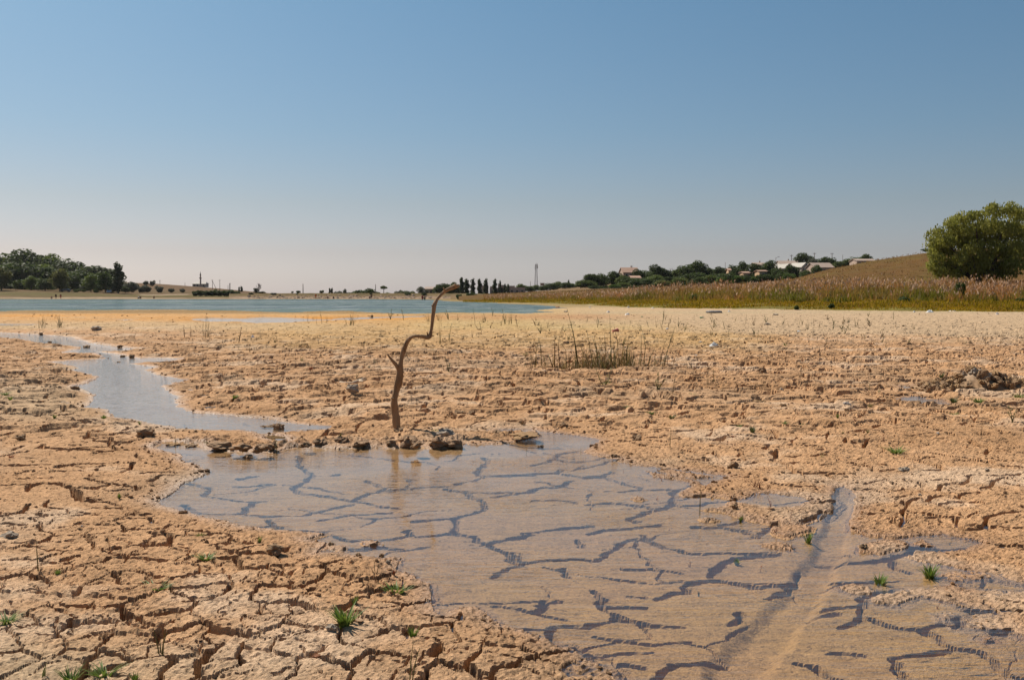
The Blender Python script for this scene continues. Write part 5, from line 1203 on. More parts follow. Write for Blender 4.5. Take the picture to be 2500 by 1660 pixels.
# ------------------------------------------------------------------ poles and mast
def pole(px_, D_, yt, terr, label, arm=True, zb=None, stay=False, lamp=False, r=.16):
    x = XD(px_, D_); z0 = zb if zb is not None else terr.z(x, D_); h = ZD(yt, D_) - z0
    e = tag(empty("utility_pole", (x, D_, z0)), label, "pole", "poles on the skyline")
    m = MB(); m.tube([(0, 0, -.5), (0, 0, h)], [r * 1.2, r * .8], 7); link("post", m.mesh("post", M_WOOD, True), e)
    if arm:
        m = MB(); m.box((0, 0, h - .5), (1.5, .14, .14))
        for k in (-.65, 0, .65): m.tube([(k, 0, h - .45), (k, 0, h - .15)], .05, 5)
        link("crossarm", m.mesh("crossarm", M_WOOD), e)
    if stay:
        m = MB(); m.tube([(.1, 0, h * .85), (h * .42, 0, -.3)], [r * .9, r], 6); link("strut", m.mesh("strut", M_WOOD, True), e)
    if lamp:
        m = MB(); m.tube([(0, 0, h - .4), (.8, 0, h + .3), (1.5, 0, h + .3)], [.07, .07, .16], 6); link("lamp_arm", m.mesh("lamp_arm", M_METAL, True), e)
    return e
pole(391, 780, 684, LEFT, "short pole on the brown slope's skyline left of the mosque")
pole(452, 780, 690, LEFT, "stubby pole just left of the mosque", False)
pole(519, 700, 683, LEFT, "leaning strutted pole right of the minaret", True, None, True)
pole(537, 690, 683, LEFT, "tall pole right of the strutted pole")
pole(557, 700, 696, LEFT, "shortest pole on the falling slope", False)
pole(562, 700, 691, LEFT, "middle height pole next to the shortest one")
pole(740, 347, 693, DAM, "tall thin pole on the dam near its left end", False, r=.13)
pole(917, 347, 694, DAM, "tall thin pole on the dam left of the umbrella tree", False, r=.12)
pole(561, 600, 692, LEFT, "thin pole near the twin tiny poplars", False)
pole(1295, 520, 687, VILLAGE, "short thin pole left of the lattice mast", False, r=.12)
pole(1467, 410, 665, VILLAGE, "thin pole left of the lone house among trees", False, r=.12)
pole(1770, 430, 641, VILLAGE, "faint thin pole above the village trees' dip", False, r=.09)
pole(1893, 420, 629, VILLAGE, "street lamp pole above the big dark tree", False, None, False, True, r=.10)
pole(1931, 470, 622, VILLAGE, "left of three skyline poles behind the gabled houses", True)
pole(1987, 470, 617, VILLAGE, "middle of three skyline poles behind the gabled houses", True)
pole(2030, 470, 617.5, VILLAGE, "right of three skyline poles behind the gabled houses", True)
pole(2056, 480, 622, VILLAGE, "faint pole among trees right of the three skyline poles", False, r=.10)
pole(1544, 445, 649, VILLAGE, "aerial pole behind the lone house's ridge", False, r=.09)
D_ = 560; x = XD(1309, D_); z0 = VILLAGE.z(x, D_) - .5; h = ZD(645, D_) - z0
tw = tag(empty("lattice_mast", (x, D_, z0)), "tall steel lattice mast with antennas standing on the skyline", "mast")
b0, b1 = .95, .35
def tp(i, t): s = (b0 + (b1 - b0) * t); return ((-1, 1, 1, -1)[i] * s, (-1, -1, 1, 1)[i] * s, h * t)
for i in range(4):
    m = MB(); m.tube([tp(i, 0), tp(i, 1)], .12, 5); link("leg", m.mesh("leg", M_METAL), tw)
for k in range(10):
    m = MB()
    for i in range(4):
        m.tube([tp(i, k / 10), tp((i + 1) % 4, (k + 1) / 10)], .07, 4); m.tube([tp(i, k / 10), tp((i + 1) % 4, k / 10)], .06, 4)
    link("brace", m.mesh("brace", M_METAL), tw)
for k, (dx, dz, w_) in enumerate([(-.5, -.8, .3), (.6, -.6, .35), (.7, -1.8, .45), (-.6, -2.2, .35)]):
    m = MB(); m.box((dx, -.4, h + dz), (w_, .25, 1.4)); link("antenna", m.mesh("antenna", M_WHITE), tw)
m = MB(); m.tube([(0, 0, h - .2), (0, 0, h + .9)], .06, 5); link("spike", m.mesh("spike", M_METAL), tw)
D_ = 470; x = XD(1324, D_); z0 = VILLAGE.z(x, D_) - .3; h = ZD(691.5, D_) - z0
wt_ = tag(empty("water_tank", (x, D_, z0)), "boxy water tank on legs right of the lattice mast", "tank")
m = MB(); m.box((0, 0, h - .6), (1.9, 1.9, 1.2)); link("tank", m.mesh("tank", M_BLOCK), wt_)
m = MB(); m.box((0, 0, h - .02), (2.3, 2.3, .16)); link("lid", m.mesh("lid", M_WOOD), wt_)
for dx in (-.7, .7):
    for dy in (-.7, .7):
        m = MB(); m.tube([(dx, dy, 0), (dx, dy, h - 1.1)], .12, 5); link("leg", m.mesh("leg", M_WOOD), wt_)

# ------------------------------------------------------------------ cars and people on the far shore
def car(px_, D_, ybase, rz, paint, label):
    x = XD(px_, D_); z0 = LEFT.z(x, D_); e = tag(empty("parked_car", (x, D_, z0), rz), label, "car")
    prof = [(-2.05, .35), (-2.1, .75), (-1.95, .95), (-1.15, 1.02), (-.55, 1.42), (.85, 1.45), (1.6, 1.0), (2.05, .92), (2.12, .6), (2.08, .35)]
    v = [(a, -.82 + (.12 if z > 1.1 else 0), z) for a, z in prof] + [(a, .82 - (.12 if z > 1.1 else 0), z) for a, z in prof]; n = len(prof)
    f = [tuple(range(n))[::-1], tuple(range(n, 2 * n))] + [(i, (i + 1) % n, n + (i + 1) % n, n + i) for i in range(n)]
    m = MB(); m.add(v, f); link("body", m.mesh("body", simple_mat("car_paint", paint, tuple(k * .9 for k in paint), 1, .25, spec=.6)), e)
    m = MB(); m.add([(-1.16, -.66, 1.06), (-1.16, .66, 1.06), (-.60, .60, 1.41), (-.60, -.60, 1.41)], [(0, 1, 2, 3)]); m.add([(-1.19, -.66, 1.06), (-1.19, .66, 1.06), (-.63, .60, 1.42), (-.63, -.60, 1.42)], [(3, 2, 1, 0)]); link("windscreen", m.mesh("windscreen", M_DARK), e)
    for s in (-1, 1):
        m = MB(); m.box((.15, s * .765, 1.2), (1.5, .03, .30)); link("side_window", m.mesh("side_window", M_DARK), e)
        m = MB(); m.box((-2.09, s * .58, .72), (.06, .36, .16)); link("headlight", m.mesh("headlight", M_WHITE), e)
        for a in (-1.3, 1.3):
            m = MB(); m.lathe([(.12, -.1), (.32, -.1), (.32, .1), (.12, .1)], 14)
            me = m.mesh("wheel", simple_mat("tyre_rubber", (.03, .03, .03), (.02, .02, .02), 4)); link("wheel", me, e, (a, s * .76, .32), (math.pi / 2, 0, 0))
    return e
car(267, 424, 718, math.pi / 2 + .25, (.42, .50, .60), "pale blue car parked under the trees of the left wood")
car(160, 418, 715, .15, (.05, .055, .06), "dark car in the shade below the pale domed tree")
M_SKIN = simple_mat("tanned_skin", (.34, .17, .10), (.28, .14, .08), 6, .6)
def person_template(pose):
    sk = {'stand': [(0, 0, .92, .15), (0, 0, 1.15, .15), (0, 0, 1.42, .17), (0, 0, 1.53, .06), (0, 0, 1.66, .105), (.19, 0, 1.40, .06), (.26, 0, 1.12, .045), (.25, -.06, .88, .035), (-.19, 0, 1.40, .06), (-.26, 0, 1.12, .045), (-.25, -.06, .88, .035), (.10, 0, .85, .095), (.11, 0, .48, .065), (.11, .02, .08, .045), (.11, -.12, .03, .035), (-.10, 0, .85, .095), (-.12, 0, .48, .065), (-.12, .02, .08, .045), (-.12, -.12, .03, .035)],
          'sit': [(0, 0, .16, .16), (0, .05, .40, .15), (0, .04, .68, .17), (0, .02, .79, .06), (0, 0, .92, .105), (.19, .03, .66, .06), (.26, .0, .42, .045), (.16, -.22, .38, .035), (-.19, .03, .66, .06), (-.26, .0, .42, .045), (-.16, -.22, .38, .035), (.10, -.1, .14, .1), (.13, -.40, .40, .07), (.13, -.55, .08, .05), (.13, -.66, .04, .04), (-.10, -.1, .14, .1), (-.13, -.40, .40, .07), (-.13, -.55, .08, .05), (-.13, -.66, .04, .04)]}[pose]
    ed = [(0, 1), (1, 2), (2, 3), (3, 4), (2, 5), (5, 6), (6, 7), (2, 8), (8, 9), (9, 10), (0, 11), (11, 12), (12, 13), (13, 14), (0, 15), (15, 16), (16, 17), (17, 18)]
    me = bpy.data.meshes.new("body_cage"); me.from_pydata([p[:3] for p in sk], ed, []); o = bpy.data.objects.new("body_cage", me); COL.objects.link(o)
    md = o.modifiers.new("s", 'SKIN')
    for i, p in enumerate(sk):
        d = me.skin_vertices[0].data[i]; d.radius = (p[3], p[3]); d.use_root = (i == 0)
    o.modifiers.new("d", 'SUBSURF').levels = 1
    dg = bpy.context.evaluated_depsgraph_get(); out = bpy.data.meshes.new_from_object(o.evaluated_get(dg))
    bpy.data.objects.remove(o); out.materials.clear(); out.materials.append(M_SKIN); return out
PT = {k: person_template(k) for k in ('stand', 'sit')}
def person(px_, D_, zf, pose, rz, shorts, shirt, label):
    e = tag(empty("person", (XD(px_, D_), D_, zf), rz), label, "person", "bathers on the far shore")
    link("body", PT[pose], e)
    dz = 0 if pose == 'stand' else -.76
    m = MB(); m.lathe([(.19, .62 + dz * .9), (.205, .80 + dz * .95), (.185, 1.0 + dz)] if pose == 'stand' else [(.2, .04), (.22, .14), (.19, .28)], 10); link("shorts", m.mesh("shorts", shorts, True), e)
    if shirt:
        m = MB(); m.lathe([(.185, .98 + dz), (.20, 1.2 + dz), (.215, 1.4 + dz), (.10, 1.5 + dz)], 10); link("shirt", m.mesh("shirt", shirt, True), e)
def cloth(n, c): return simple_mat(n, c, tuple(k * .8 for k in c), 5, .9)
CL = {'black': cloth("black_cloth", (.02, .02, .025)), 'orange': cloth("orange_cloth", (.75, .18, .05)), 'red': cloth("red_cloth", (.45, .05, .05)), 'blue': cloth("blue_cloth", (.05, .10, .28)), 'white': cloth("white_cloth", (.7, .68, .65))}
person(136.5, 323, 0.0, 'stand', 0, CL['black'], CL['black'], "person in dark clothes standing on the shore left of the wood's middle")
person(148, 322, -.05, 'stand', .6, CL['red'], None, "person at the water's edge right of the one in dark clothes")
person(126, 324, .02, 'sit', .2, CL['blue'], None, "person sitting on the shore left of the one in dark clothes")
person(339, 325, .05, 'sit', -.4, CL['black'], CL['white'], "person in a white top sitting by the shore below the grey bush")
person(343, 325, .05, 'sit', .5, CL['red'], None, "person sitting right beside the one in the white top")
person(376, 326, .1, 'sit', .1, CL['black'], None, "person lying low on the shore below the dirt track")
person(771, 325, 0.0, 'stand', 0, CL['orange'], CL['orange'], "person in bright orange at the foot of the dam")
person(800, 325, 0.0, 'sit', 0, CL['black'], None, "person sitting on the dam stones right of the orange one")
person(814, 325, 0.0, 'sit', .4, CL['blue'], CL['black'], "person in dark top sitting on the dam stones, second right of the orange one")
person(902, 324, -.1, 'sit', .3, CL['red'], None, "person sitting at the dam's foot below the mound bushes, left of two")
person(907, 324, -.1, 'stand', .3, CL['black'], None, "person standing at the dam's foot below the mound bushes, right of two")
person(1031, 262, -.45, 'stand', .3, CL['red'], CL['red'], "person in red wading in the lake left of the stick's tip")
person(1037, 264, -.55, 'stand', -.6, CL['black'], None, "bare chested person wading beside the one in red")
# ------------------------------------------------------------------ things standing on the mud
def ground_z(x, y):
    return float(ground_fn(np.array([x, x], np.float32), np.array([y, y], np.float32), np.array([.004 + .0019 * y] * 2))[0])
_pend = []
def place(px, py):
    x, y = G(px, py, 0.02)
    for _ in range(2):
        z = ground_z(x, y); x, y = G(px, py, z)
    return x, y, z

# the crooked stick
sx_, sy_, sz_ = place(970, 1048)
SD = sy_
stick = tag(empty("crooked_stick", (sx_, sy_, sz_)), "weathered crooked stick standing upright in the mud beside the pool", "stick")
def SPT(zx, zy, dy): p = (800 + zx / 2.8, 660 + zy / 2.8); return (XD(p[0], SD + dy, p[1]) - sx_, dy, ZD(p[1], SD + dy) - sz_)
raw = [(480, 1120, 0, 25), (477, 1085, 0, 24), (468, 1030, .0, 24), (459, 960, .01, 25), (455, 890, .01, 26), (466, 830, .015, 24), (482, 775, .02, 24), (492, 720, .02, 23), (494, 668, .02, 24), (502, 625, .02, 18), (510, 575, .015, 16), (524, 535, .01, 14.5), (543, 490, .0, 14.5), (568, 460, -.01, 14), (600, 450, -.02, 12.5), (640, 452, -.03, 12.5), (676, 458, -.03, 13.5),
       (697, 450, -.03, 16), (706, 415, -.03, 12.5), (714, 360, -.03, 12), (722, 300, -.03, 12), (728, 245, -.03, 13.5), (744, 205, -.02, 12), (772, 168, -.01, 12.5), (812, 138, .0, 12), (850, 120, .01, 12), (876, 110, .01, 15), (898, 104, .02, 10)]
def spline(P, n):
    P = [np.array(p, float) for p in P]; out = []
    for i in range(len(P) - 1):
        a, b, c, d = P[max(i - 1, 0)], P[i], P[i + 1], P[min(i + 2, len(P) - 1)]
        for k in range(n):
            t = k / n; out.append(.5 * (2 * b + (c - a) * t + (2 * a - 5 * b + 4 * c - d) * t * t + (3 * b - a - 3 * c + d) * t ** 3))
    out.append(P[-1]); return out
def gnarl(pts, rad, n, seed, amp=.10):
    """tube with an uneven, knobbly surface"""
    mb = MB(); mb.tube(pts, rad, n); r = np.random.RandomState(seed); v = np.array(mb.v)
    k = len(pts)
    for i in range(k):
        c = np.array(pts[i]); s = slice(i * n, i * n + n)
        d = v[s] - c; a = np.arange(n) / n * 6.28
        q = 1 + amp * np.sin(a * 2 + i * .35) + amp * .8 * perlin(np.cos(a) * 1.1 + seed, np.full(n, i * .28), seed) + r.uniform(-.04, .04, n)
        v[s] = c + d * q[:, None]
    mb.v = [tuple(p) for p in v]; return mb
def stick_mat():
    m, n, l, b = newmat("weathered_wood")
    tc = n.new("ShaderNodeTexCoord"); t = noise_node(n, l, 6, 5, .6, tc.outputs["Object"], (5, 5, 1)); t2 = noise_node(n, l, 3.5, 3, .5, tc.outputs["Object"])
    c = mixc(n, l, mapr(n, l, t.outputs[0], .3, .7, 0, 1), (.33, .20, .108), (.20, .118, .062)); c = mixc(n, l, mapr(n, l, t2.outputs[0], .45, .7, 0, .6), c, (.38, .27, .175))
    sz = n.new("ShaderNodeSeparateXYZ"); l.new(tc.outputs["Object"], sz.inputs[0]); c = mixc(n, l, mapr(n, l, sz.outputs[2], 1.0, 1.5, 0, .55), c, (.48, .34, .215))
    t4 = noise_node(n, l, 9, 4, .7, tc.outputs["Object"], (1, 1, .35)); c = mixc(n, l, mapr(n, l, t4.outputs[0], .56, .66, 0, .75), c, (.10, .06, .035))
    c = mixc(n, l, mapr(n, l, sz.outputs[2], .16, .03, 0, .6), c, (.40, .26, .145))
    l.new(c, b.inputs["Base Color"]); b.inputs["Roughness"].default_value = .85; b.inputs["Specular IOR Level"].default_value = .2
    bp = n.new("ShaderNodeBump"); bp.inputs["Strength"].default_value = 1.0; bp.inputs["Distance"].default_value = .014
    t3 = noise_node(n, l, 20, 6, .6, tc.outputs["Object"], (4, 4, .6)); l.new(t3.outputs[0], bp.inputs["Height"]); l.new(bp.outputs[0], b.inputs["Normal"]); return m
M_STICK = stick_mat(); kpx = SD / FPX / 2.8
pp = spline([(*SPT(a, b, c), r_ * kpx) for a, b, c, r_ in raw], 4)
link("stem", gnarl([tuple(p[:3]) for p in pp], [p[3] for p in pp], 12, 5, .17).mesh("stem", M_STICK, True), stick)
pp = spline([(*SPT(a, b, c), r_ * kpx) for a, b, c, r_ in [(490, 690, .02, 15), (474, 655, .0, 13), (452, 628, -.02, 10), (428, 600, -.03, 8), (405, 570, -.04, 3.5)]], 4)
link("side_branch", gnarl([tuple(p[:3]) for p in pp], [p[3] for p in pp], 9, 8).mesh("side_branch", M_STICK, True), stick)
for zx, zy, dx, dz, r_ in [(876, 106, -6, -12, 6), (684, 440, -4, -16, 5), (800, 138, -6, -16, 5), (722, 250, -8, -8, 5), (455, 880, -14, -6, 7)]:
    a = SPT(zx, zy, -.03); b = SPT(zx + dx * 1.6, zy + dz * 1.2, -.05); m = MB(); m.tube([a, b], [r_ * 1.3 * kpx, r_ * .6 * kpx], 7); link("knot", m.mesh("knot", M_STICK, True), stick)

# clods and stones
def clod_mat(name, c1, c2, rough=.95, spec=.15):
    return simple_mat(name, tuple(k * .8 for k in c1), tuple(k * .8 for k in c2), 9.0, rough, .6, 40, spec)
CM = {'tan': clod_mat("dry_clod", (.48, .30, .155), (.38, .23, .12)), 'dark': clod_mat("damp_clod", (.33, .205, .115), (.42, .265, .15), .85, .2), 'wet': clod_mat("wet_clod", (.40, .245, .14), (.48, .30, .175), .8, .15),
      'pale': clod_mat("pale_stone", (.52, .43, .34), (.42, .33, .25)), 'white': clod_mat("white_stone", (.68, .63, .58), (.58, .52, .46)), 'brick': clod_mat("brick_stone", (.46, .20, .11), (.38, .18, .10))}
_rk = {}
def rock(px, py, w, h, kind, label, group=None, name="mud_clod", cat="clod", seed=None, parent=None):
    """w, h: size in photo pixels"""
    x, y, z = place(px, py); s = y / FPX; k = (kind, (seed if seed is not None else int(px * 7 + py)) % 5)
    if k not in _rk:
        me = rock_mesh(name, 30 + k[1] * 7, 3, .8, .55); me.materials.append(CM[kind])
        co = np.zeros(len(me.vertices) * 3, np.float32); me.vertices.foreach_get("co", co); co = co.reshape(-1, 3)
        n_ = perlin(co[:, 0] * 4 + k[1], co[:, 1] * 4 + co[:, 2] * 3, 60 + k[1]); n2_ = perlin(co[:, 0] * 9 + co[:, 2] * 8, co[:, 1] * 9, 66 + k[1])
        co *= (1 + .16 * n_ + .08 * n2_)[:, None]; me.vertices.foreach_set("co", co.ravel()); me.polygons.foreach_set("use_smooth", np.zeros(len(me.polygons), bool)); me.update()
        _rk[k] = me
    o = link(name, _rk[k], None, (x, y, z + h * s * .25), (0, 0, (px * 1.7 + py) % 6.28), (w * s * .5, w * s * .42, max(h, 3) * s * .62))
    return tag(o, label, cat, group)
FARG = "wet clods along the pool's far edge"
for a in [(975, 1057, 34, 18, 'dark', "dark wet clod right at the stick's foot", FARG), (996, 1084, 46, 27, 'wet', "big dark wet clod at the water below the stick", FARG), (1016, 1090, 26, 18, 'wet', "wet clod right beside the big one below the stick", FARG),
  (1088, 1070, 44, 30, 'pale', "pale topped clod with dark underside right of the stick", FARG), (1068, 1088, 44, 26, 'wet', "dark wet clod leaning against the pale topped clod", FARG), (1108, 1090, 40, 22, 'wet', "dark wet clod under the pale topped clod's right side", FARG), (836, 1082, 32, 20, 'wet', "dark wet clod at the water left of the stick", FARG),
  (955, 1086, 24, 16, 'wet', "small wet clod exactly below the stick at the water line", FARG), (1123, 1014, 26, 15, 'dark', "dark clod on the flat right of the stick, left of two", FARG), (1152, 1014, 19, 14, 'dark', "dark clod on the flat right of the stick, right of two", FARG), (1212, 1062, 26, 16, 'dark', "rounded clod at the root of the mud tongue", FARG),
  (1280, 1066, 70, 12, 'tan', "long flat crust at the tip of the mud tongue", FARG), (540, 1092, 60, 20, 'wet', "long wet crumbly clod at the pool's upper left edge", FARG), (590, 1097, 50, 18, 'wet', "wet clod in the chain at the pool's upper left, second", FARG), (636, 1099, 36, 20, 'wet', "round wet clod in the chain under the small sprig", FARG),
  (665, 1095, 26, 18, 'wet', "last wet clod of the chain, nearest the small sprig", FARG), (745, 1090, 34, 14, 'dark', "low wet clod between sprig and stick", FARG), (780, 1084, 36, 16, 'wet', "low dark clod on the rim left of the stick's reflection", FARG), (880, 1086, 38, 14, 'wet', "low wet clod on the rim near the stick", FARG),
  (605, 1121, 26, 15, 'wet', "lone dark clod standing in the pool's water", None), (679, 1050, 27, 22, 'wet', "round dark clod at the stream's right end", None), (652, 1046, 34, 11, 'dark', "flat dark clod left of the round clod in the stream", None), (356, 1066, 44, 26, 'dark', "big dark lump beside the hole left of the pool", None), (425, 1090, 34, 10, 'tan', "low wet islet of mud at the pool's left tip", None), (466, 1091, 32, 10, 'dark', "second low wet islet at the pool's left tip", None),
  (183, 952, 22, 13, 'dark', "dark clod on the left bank above the pale crust", "clods along the stream"), (322, 873, 14, 10, 'dark', "small dark clod in the stream's upper bend, right", "clods along the stream"), (300, 872, 12, 7, 'dark', "small dark clod in the stream's upper bend, left", "clods along the stream"), (290, 887, 10, 6, 'dark', "tiny clod in the middle of the stream", "clods along the stream"), (212, 849, 16, 8, 'dark', "dark clod at the stream's second pool", "clods along the stream"), (293, 847, 14, 6, 'dark', "flat dark clod in the stream's third pool", "clods along the stream"), (121, 838, 10, 6, 'dark', "small dark clod on the upper stream bank", "clods along the stream"), (100, 817, 9, 7, 'dark', "dark clod at the stream's far left pool", "clods along the stream"),
  (1381, 843, 16, 13, 'dark', "dark clod behind the reed clump's left stalks", None), (1861, 909, 19, 15, 'dark', "dark stone on the open flat left of the mud heap", None), (1856, 987, 28, 13, 'tan', "angular tan clod on the flat left of the white stone", None), (2066, 1003, 12, 9, 'dark', "dark little stone just below the white stone", None), (1912, 991, 16, 8, 'dark', "small dark clod right of the angular tan clod", None),
  (672, 1347, 38, 24, 'dark', "grey brown lump on the near shore left of the pool", None), (643, 1347, 11, 9, 'dark', "small dark pebble left of the grey brown lump", None), (808, 1332, 14, 12, 'dark', "small clod standing on the islet at the near shore", None), (2108, 1338, 24, 13, 'dark', "dark clod on the left end of the larger islet", None), (1790, 1142, 24, 20, 'dark', "dark clod on the right shore above the small inlets", None), (1793, 1240, 16, 14, 'dark', "dark clod where the inlet meets the right shore", None),
  (875, 1356, 14, 9, 'dark', "dark chip at the water's edge on the near shore", None), (932, 1357, 12, 8, 'dark', "dark chip further right on the near water's edge", None), (1318, 1094, 18, 10, 'dark', "small dark clod on the mud right of the tongue", None), (1500, 1115, 16, 9, 'dark', "small dark clod on the pool's upper right shore", None), (1376, 1042, 20, 12, 'dark', "dark twiggy clod behind the pool's upper right corner", None), (1555, 1072, 26, 14, 'dark', "crumbled dark clod behind the pool's right shore", None), (48, 1016, 20, 12, 'dark', "dark clod at the left edge on the pale crust", None), (50, 1072, 26, 14, 'dark', "dark clod on the left flat below the pale crust", None), (640, 912, 24, 9, 'dark', "dark low clod on the flat right of the stream's bend", None), (1700, 948, 12, 7, 'dark', "little dark clod near the two thin stems", None)]:
    rock(*a)
for a in [(235, 806, 24, 13, 'pale', "pale boulder on the orange flat near the leafy weeds"), (861, 955, 30, 22, 'pale', "pale broken lump beside the bleached root"), (1595, 939, 16, 10, 'white', "white stone between the reed clump and the dry weeds"), (2066, 991, 20, 13, 'white', "bright white stone on the right flat"), (2036, 986, 9, 4, 'white', "white chip just left of the bright white stone"), (1907, 955, 14, 9, 'pale', "pale stone in the rut left of the puddle"), (1873, 793, 16, 6, 'pale', "flat pale brick on the far sandy belt"), (2205, 1150, 26, 13, 'pale', "pale oblong stone on the right flat"), (2245, 1209, 10, 6, 'pale', "small pale chip among the right cracks"),
  (26, 1312, 40, 19, 'pale', "pale grey stone at the left picture edge"), (809, 1538, 26, 20, 'pale', "pale stone under the big near grass tuft"), (811, 1484, 10, 9, 'pale', "pale pebble left of the big near tuft"), (200, 1285, 6, 4, 'white', "tiny white pebble on the left foreground mud"), (2410, 1148, 10, 6, 'pale', "small pale stone on the right flat near the edge"), (1361, 752, 10, 4, 'brick', "reddish brick at the lake's right tip"), (1381, 762, 10, 4, 'pale', "pale stone by the lake's right tip"), (908, 773, 8, 5, 'dark', "dark stone on the wet flat before the lake"), (772, 1602, 18, 6, 'brick', "small pinkish shell on the foreground plate"), (948, 1374, 12, 10, 'pale', "pale lump at the near shore's little inlet"), (2355, 1067, 9, 5, 'white', "white chip on the brown patch at the right"), (2290, 1058, 7, 4, 'white', "white chip left of the brown patch"), (1893, 770, 13, 6, 'pale', "pale stone on the sand before the grass, left"), (1710, 836, 8, 4, 'white', "white crumb near the pale rag"), (1700, 868, 7, 3, 'white', "white crumb behind the thin stems")]:
    rock(*a[:5], a[5], None, "stone", "stone")

# the heap of dug up mud on the right
hx_, hy_, hz_ = place(2385, 944); s_ = hy_ / FPX
heap = tag(empty("mud_heap", (hx_, hy_, hz_)), "heap of dug up grey brown mud lumps on the right flat", "mud heap")
prof = [(-150, 4), (-120, 9), (-95, 15), (-70, 20), (-45, 28), (-20, 39), (0, 45), (20, 40), (45, 30), (70, 22), (95, 17), (115, 18), (140, 12), (170, 6), (190, 0)]
gx = np.linspace(-150, 190, 110) * s_; gy = np.linspace(-.42, .42, 46); X, Yg = np.meshgrid(gx, gy)
H = np.interp(X / s_, [p[0] for p in prof], [p[1] for p in prof]) * s_ * np.clip(1 - (Yg / (.40 + .05 * perlin(X * 4, Yg * 0, 3))) ** 2, 0, 1) ** .8
Z = H * (1 + .35 * fbm(X, Yg, .16, 3, 61)) + .03 * fbm(X, Yg, .07, 3, 63) * (H > .01) - .035
Vh = np.stack([X, Yg, Z], -1).reshape(-1, 3); ii = np.arange(X.size).reshape(X.shape); Fh = np.stack([ii[:-1, :-1], ii[:-1, 1:], ii[1:, 1:], ii[1:, :-1]], -1).reshape(-1, 4)
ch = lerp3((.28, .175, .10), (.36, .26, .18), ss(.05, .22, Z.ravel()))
link("mound", npmesh("mound", Vh, Fh, M_ROCK, True, ch), heap)
r = random.Random(9)
for i in range(120):
    u = r.uniform(-145, 185); h0 = np.interp(u, [p[0] for p in prof], [p[1] for p in prof]) * s_; v0 = r.uniform(-.42, .10)
    zz_ = h0 * max(0, 1 - (v0 / .42) ** 2) ** .8; sz = r.uniform(.016, .05) * (1.4 if r.random() < .15 else 1)
    kind = 'pale' if (zz_ > .17 and r.random() < .45) else ('dark' if r.random() < .45 else 'tan'); k = (kind, i % 5)
    if k not in _rk: rock(2500, 1300, 1, 1, kind, "x", seed=k[1]); bpy.data.objects.remove(COL.objects[-1] if False else [o for o in COL.objects if o.get("label") == "x"][0])
    link("lump", _rk[k], heap, (u * s_, v0, zz_ - .01), (r.uniform(0, 3), 0, r.uniform(0, 6)), (sz * 1.2, sz, sz * .8))

# bleached root lying on the flat
bx, by, bz = place(868, 938); e = tag(empty("bleached_root", (bx, by, bz)), "bleached forked root lying on the flat left of the stick", "driftwood"); k = by / FPX
M_BONE = simple_mat("bleached_wood", (.56, .45, .34), (.46, .35, .25), 12, .9, .4)
for pts, rr_ in [([(-6, 0, 4), (6, .02, 9), (16, .03, 14), (24, .0, 20)], [4, 4, 3, 1.5]), ([(10, 0, 10), (20, -.05, 10), (26, -.08, 15)], [3, 2.2, 1]), ([(-40, .05, 6), (-28, .0, 4), (-12, .02, 3), (0, .02, 4)], [2, 3, 2.6, 3])]:
    m = gnarl([(a * k, b, c * k * .8) for a, b, c in pts], [q * k for q in rr_], 7, 4); link("fork", m.mesh("fork", M_BONE, True), e)
def twig(px, py, L, rot, label, rise=.03):
    x, y, z = place(px, py); s = y / FPX; m = MB(); m.tube([(-L * s / 2, 0, .012), (-L * s * .1, .02, rise * .7), (L * s / 2, -.01, rise)], [1.0 * s, .9 * s, .5 * s], 6)
    tag(link("dry_twig", m.mesh("dry_twig", M_STICK, True), None, (x, y, z), (0, 0, rot)), label, "twig")
twig(1030, 914, 70, .03, "long thin twig lying flat right of the stick's middle"); twig(1768, 846, 40, .1, "dark twig lying beside the pale rag"); twig(1435, 777, 22, 0, "dark branch lying by the lake's right tip", .05); twig(1370, 1046, 30, .5, "short twig stuck at the pool's upper right corner", .05); twig(1260, 873, 36, .1, "twig lying left of the reed clump")

# ------------------------------------------------------------------ plants on the mud
def gmat(name, c1, c2, tr=.3):
    m, n, l, b = newmat(name); oi = n.new("ShaderNodeObjectInfo"); ge = n.new("ShaderNodeNewGeometry")
    t = noise_node(n, l, 30, 2, .5, ge.outputs["Position"]); c = mixc(n, l, mapr(n, l, t.outputs[0], .3, .7, 0, 1), c1, c2)
    l.new(c, b.inputs["Base Color"]); b.inputs["Roughness"].default_value = .55; b.inputs["Specular IOR Level"].default_value = .3
    tn = n.new("ShaderNodeBsdfTranslucent"); l.new(c, tn.inputs[0]); mx = n.new("ShaderNodeMixShader"); mx.inputs[0].default_value = tr
    l.new(b.outputs[0], mx.inputs[1]); l.new(tn.outputs[0], mx.inputs[2]); l.new(mx.outputs[0], n["Material Output"].inputs[0]); return m
PM = {'green': gmat("fresh_grass", (.10, .165, .022), (.17, .215, .045)), 'olive': gmat("olive_stem", (.13, .13, .035), (.19, .155, .05)), 'dry': gmat("dry_stem", (.21, .13, .055), (.14, .085, .035)), 'red': gmat("red_leaf", (.26, .07, .03), (.17, .055, .025)), 'dark': gmat("dark_weed", (.055, .075, .02), (.10, .105, .03)), 'reed': gmat("reed_stalk", (.085, .095, .02), (.15, .125, .035)), 'straw': gmat("straw", (.33, .235, .10), (.25, .17, .07))}
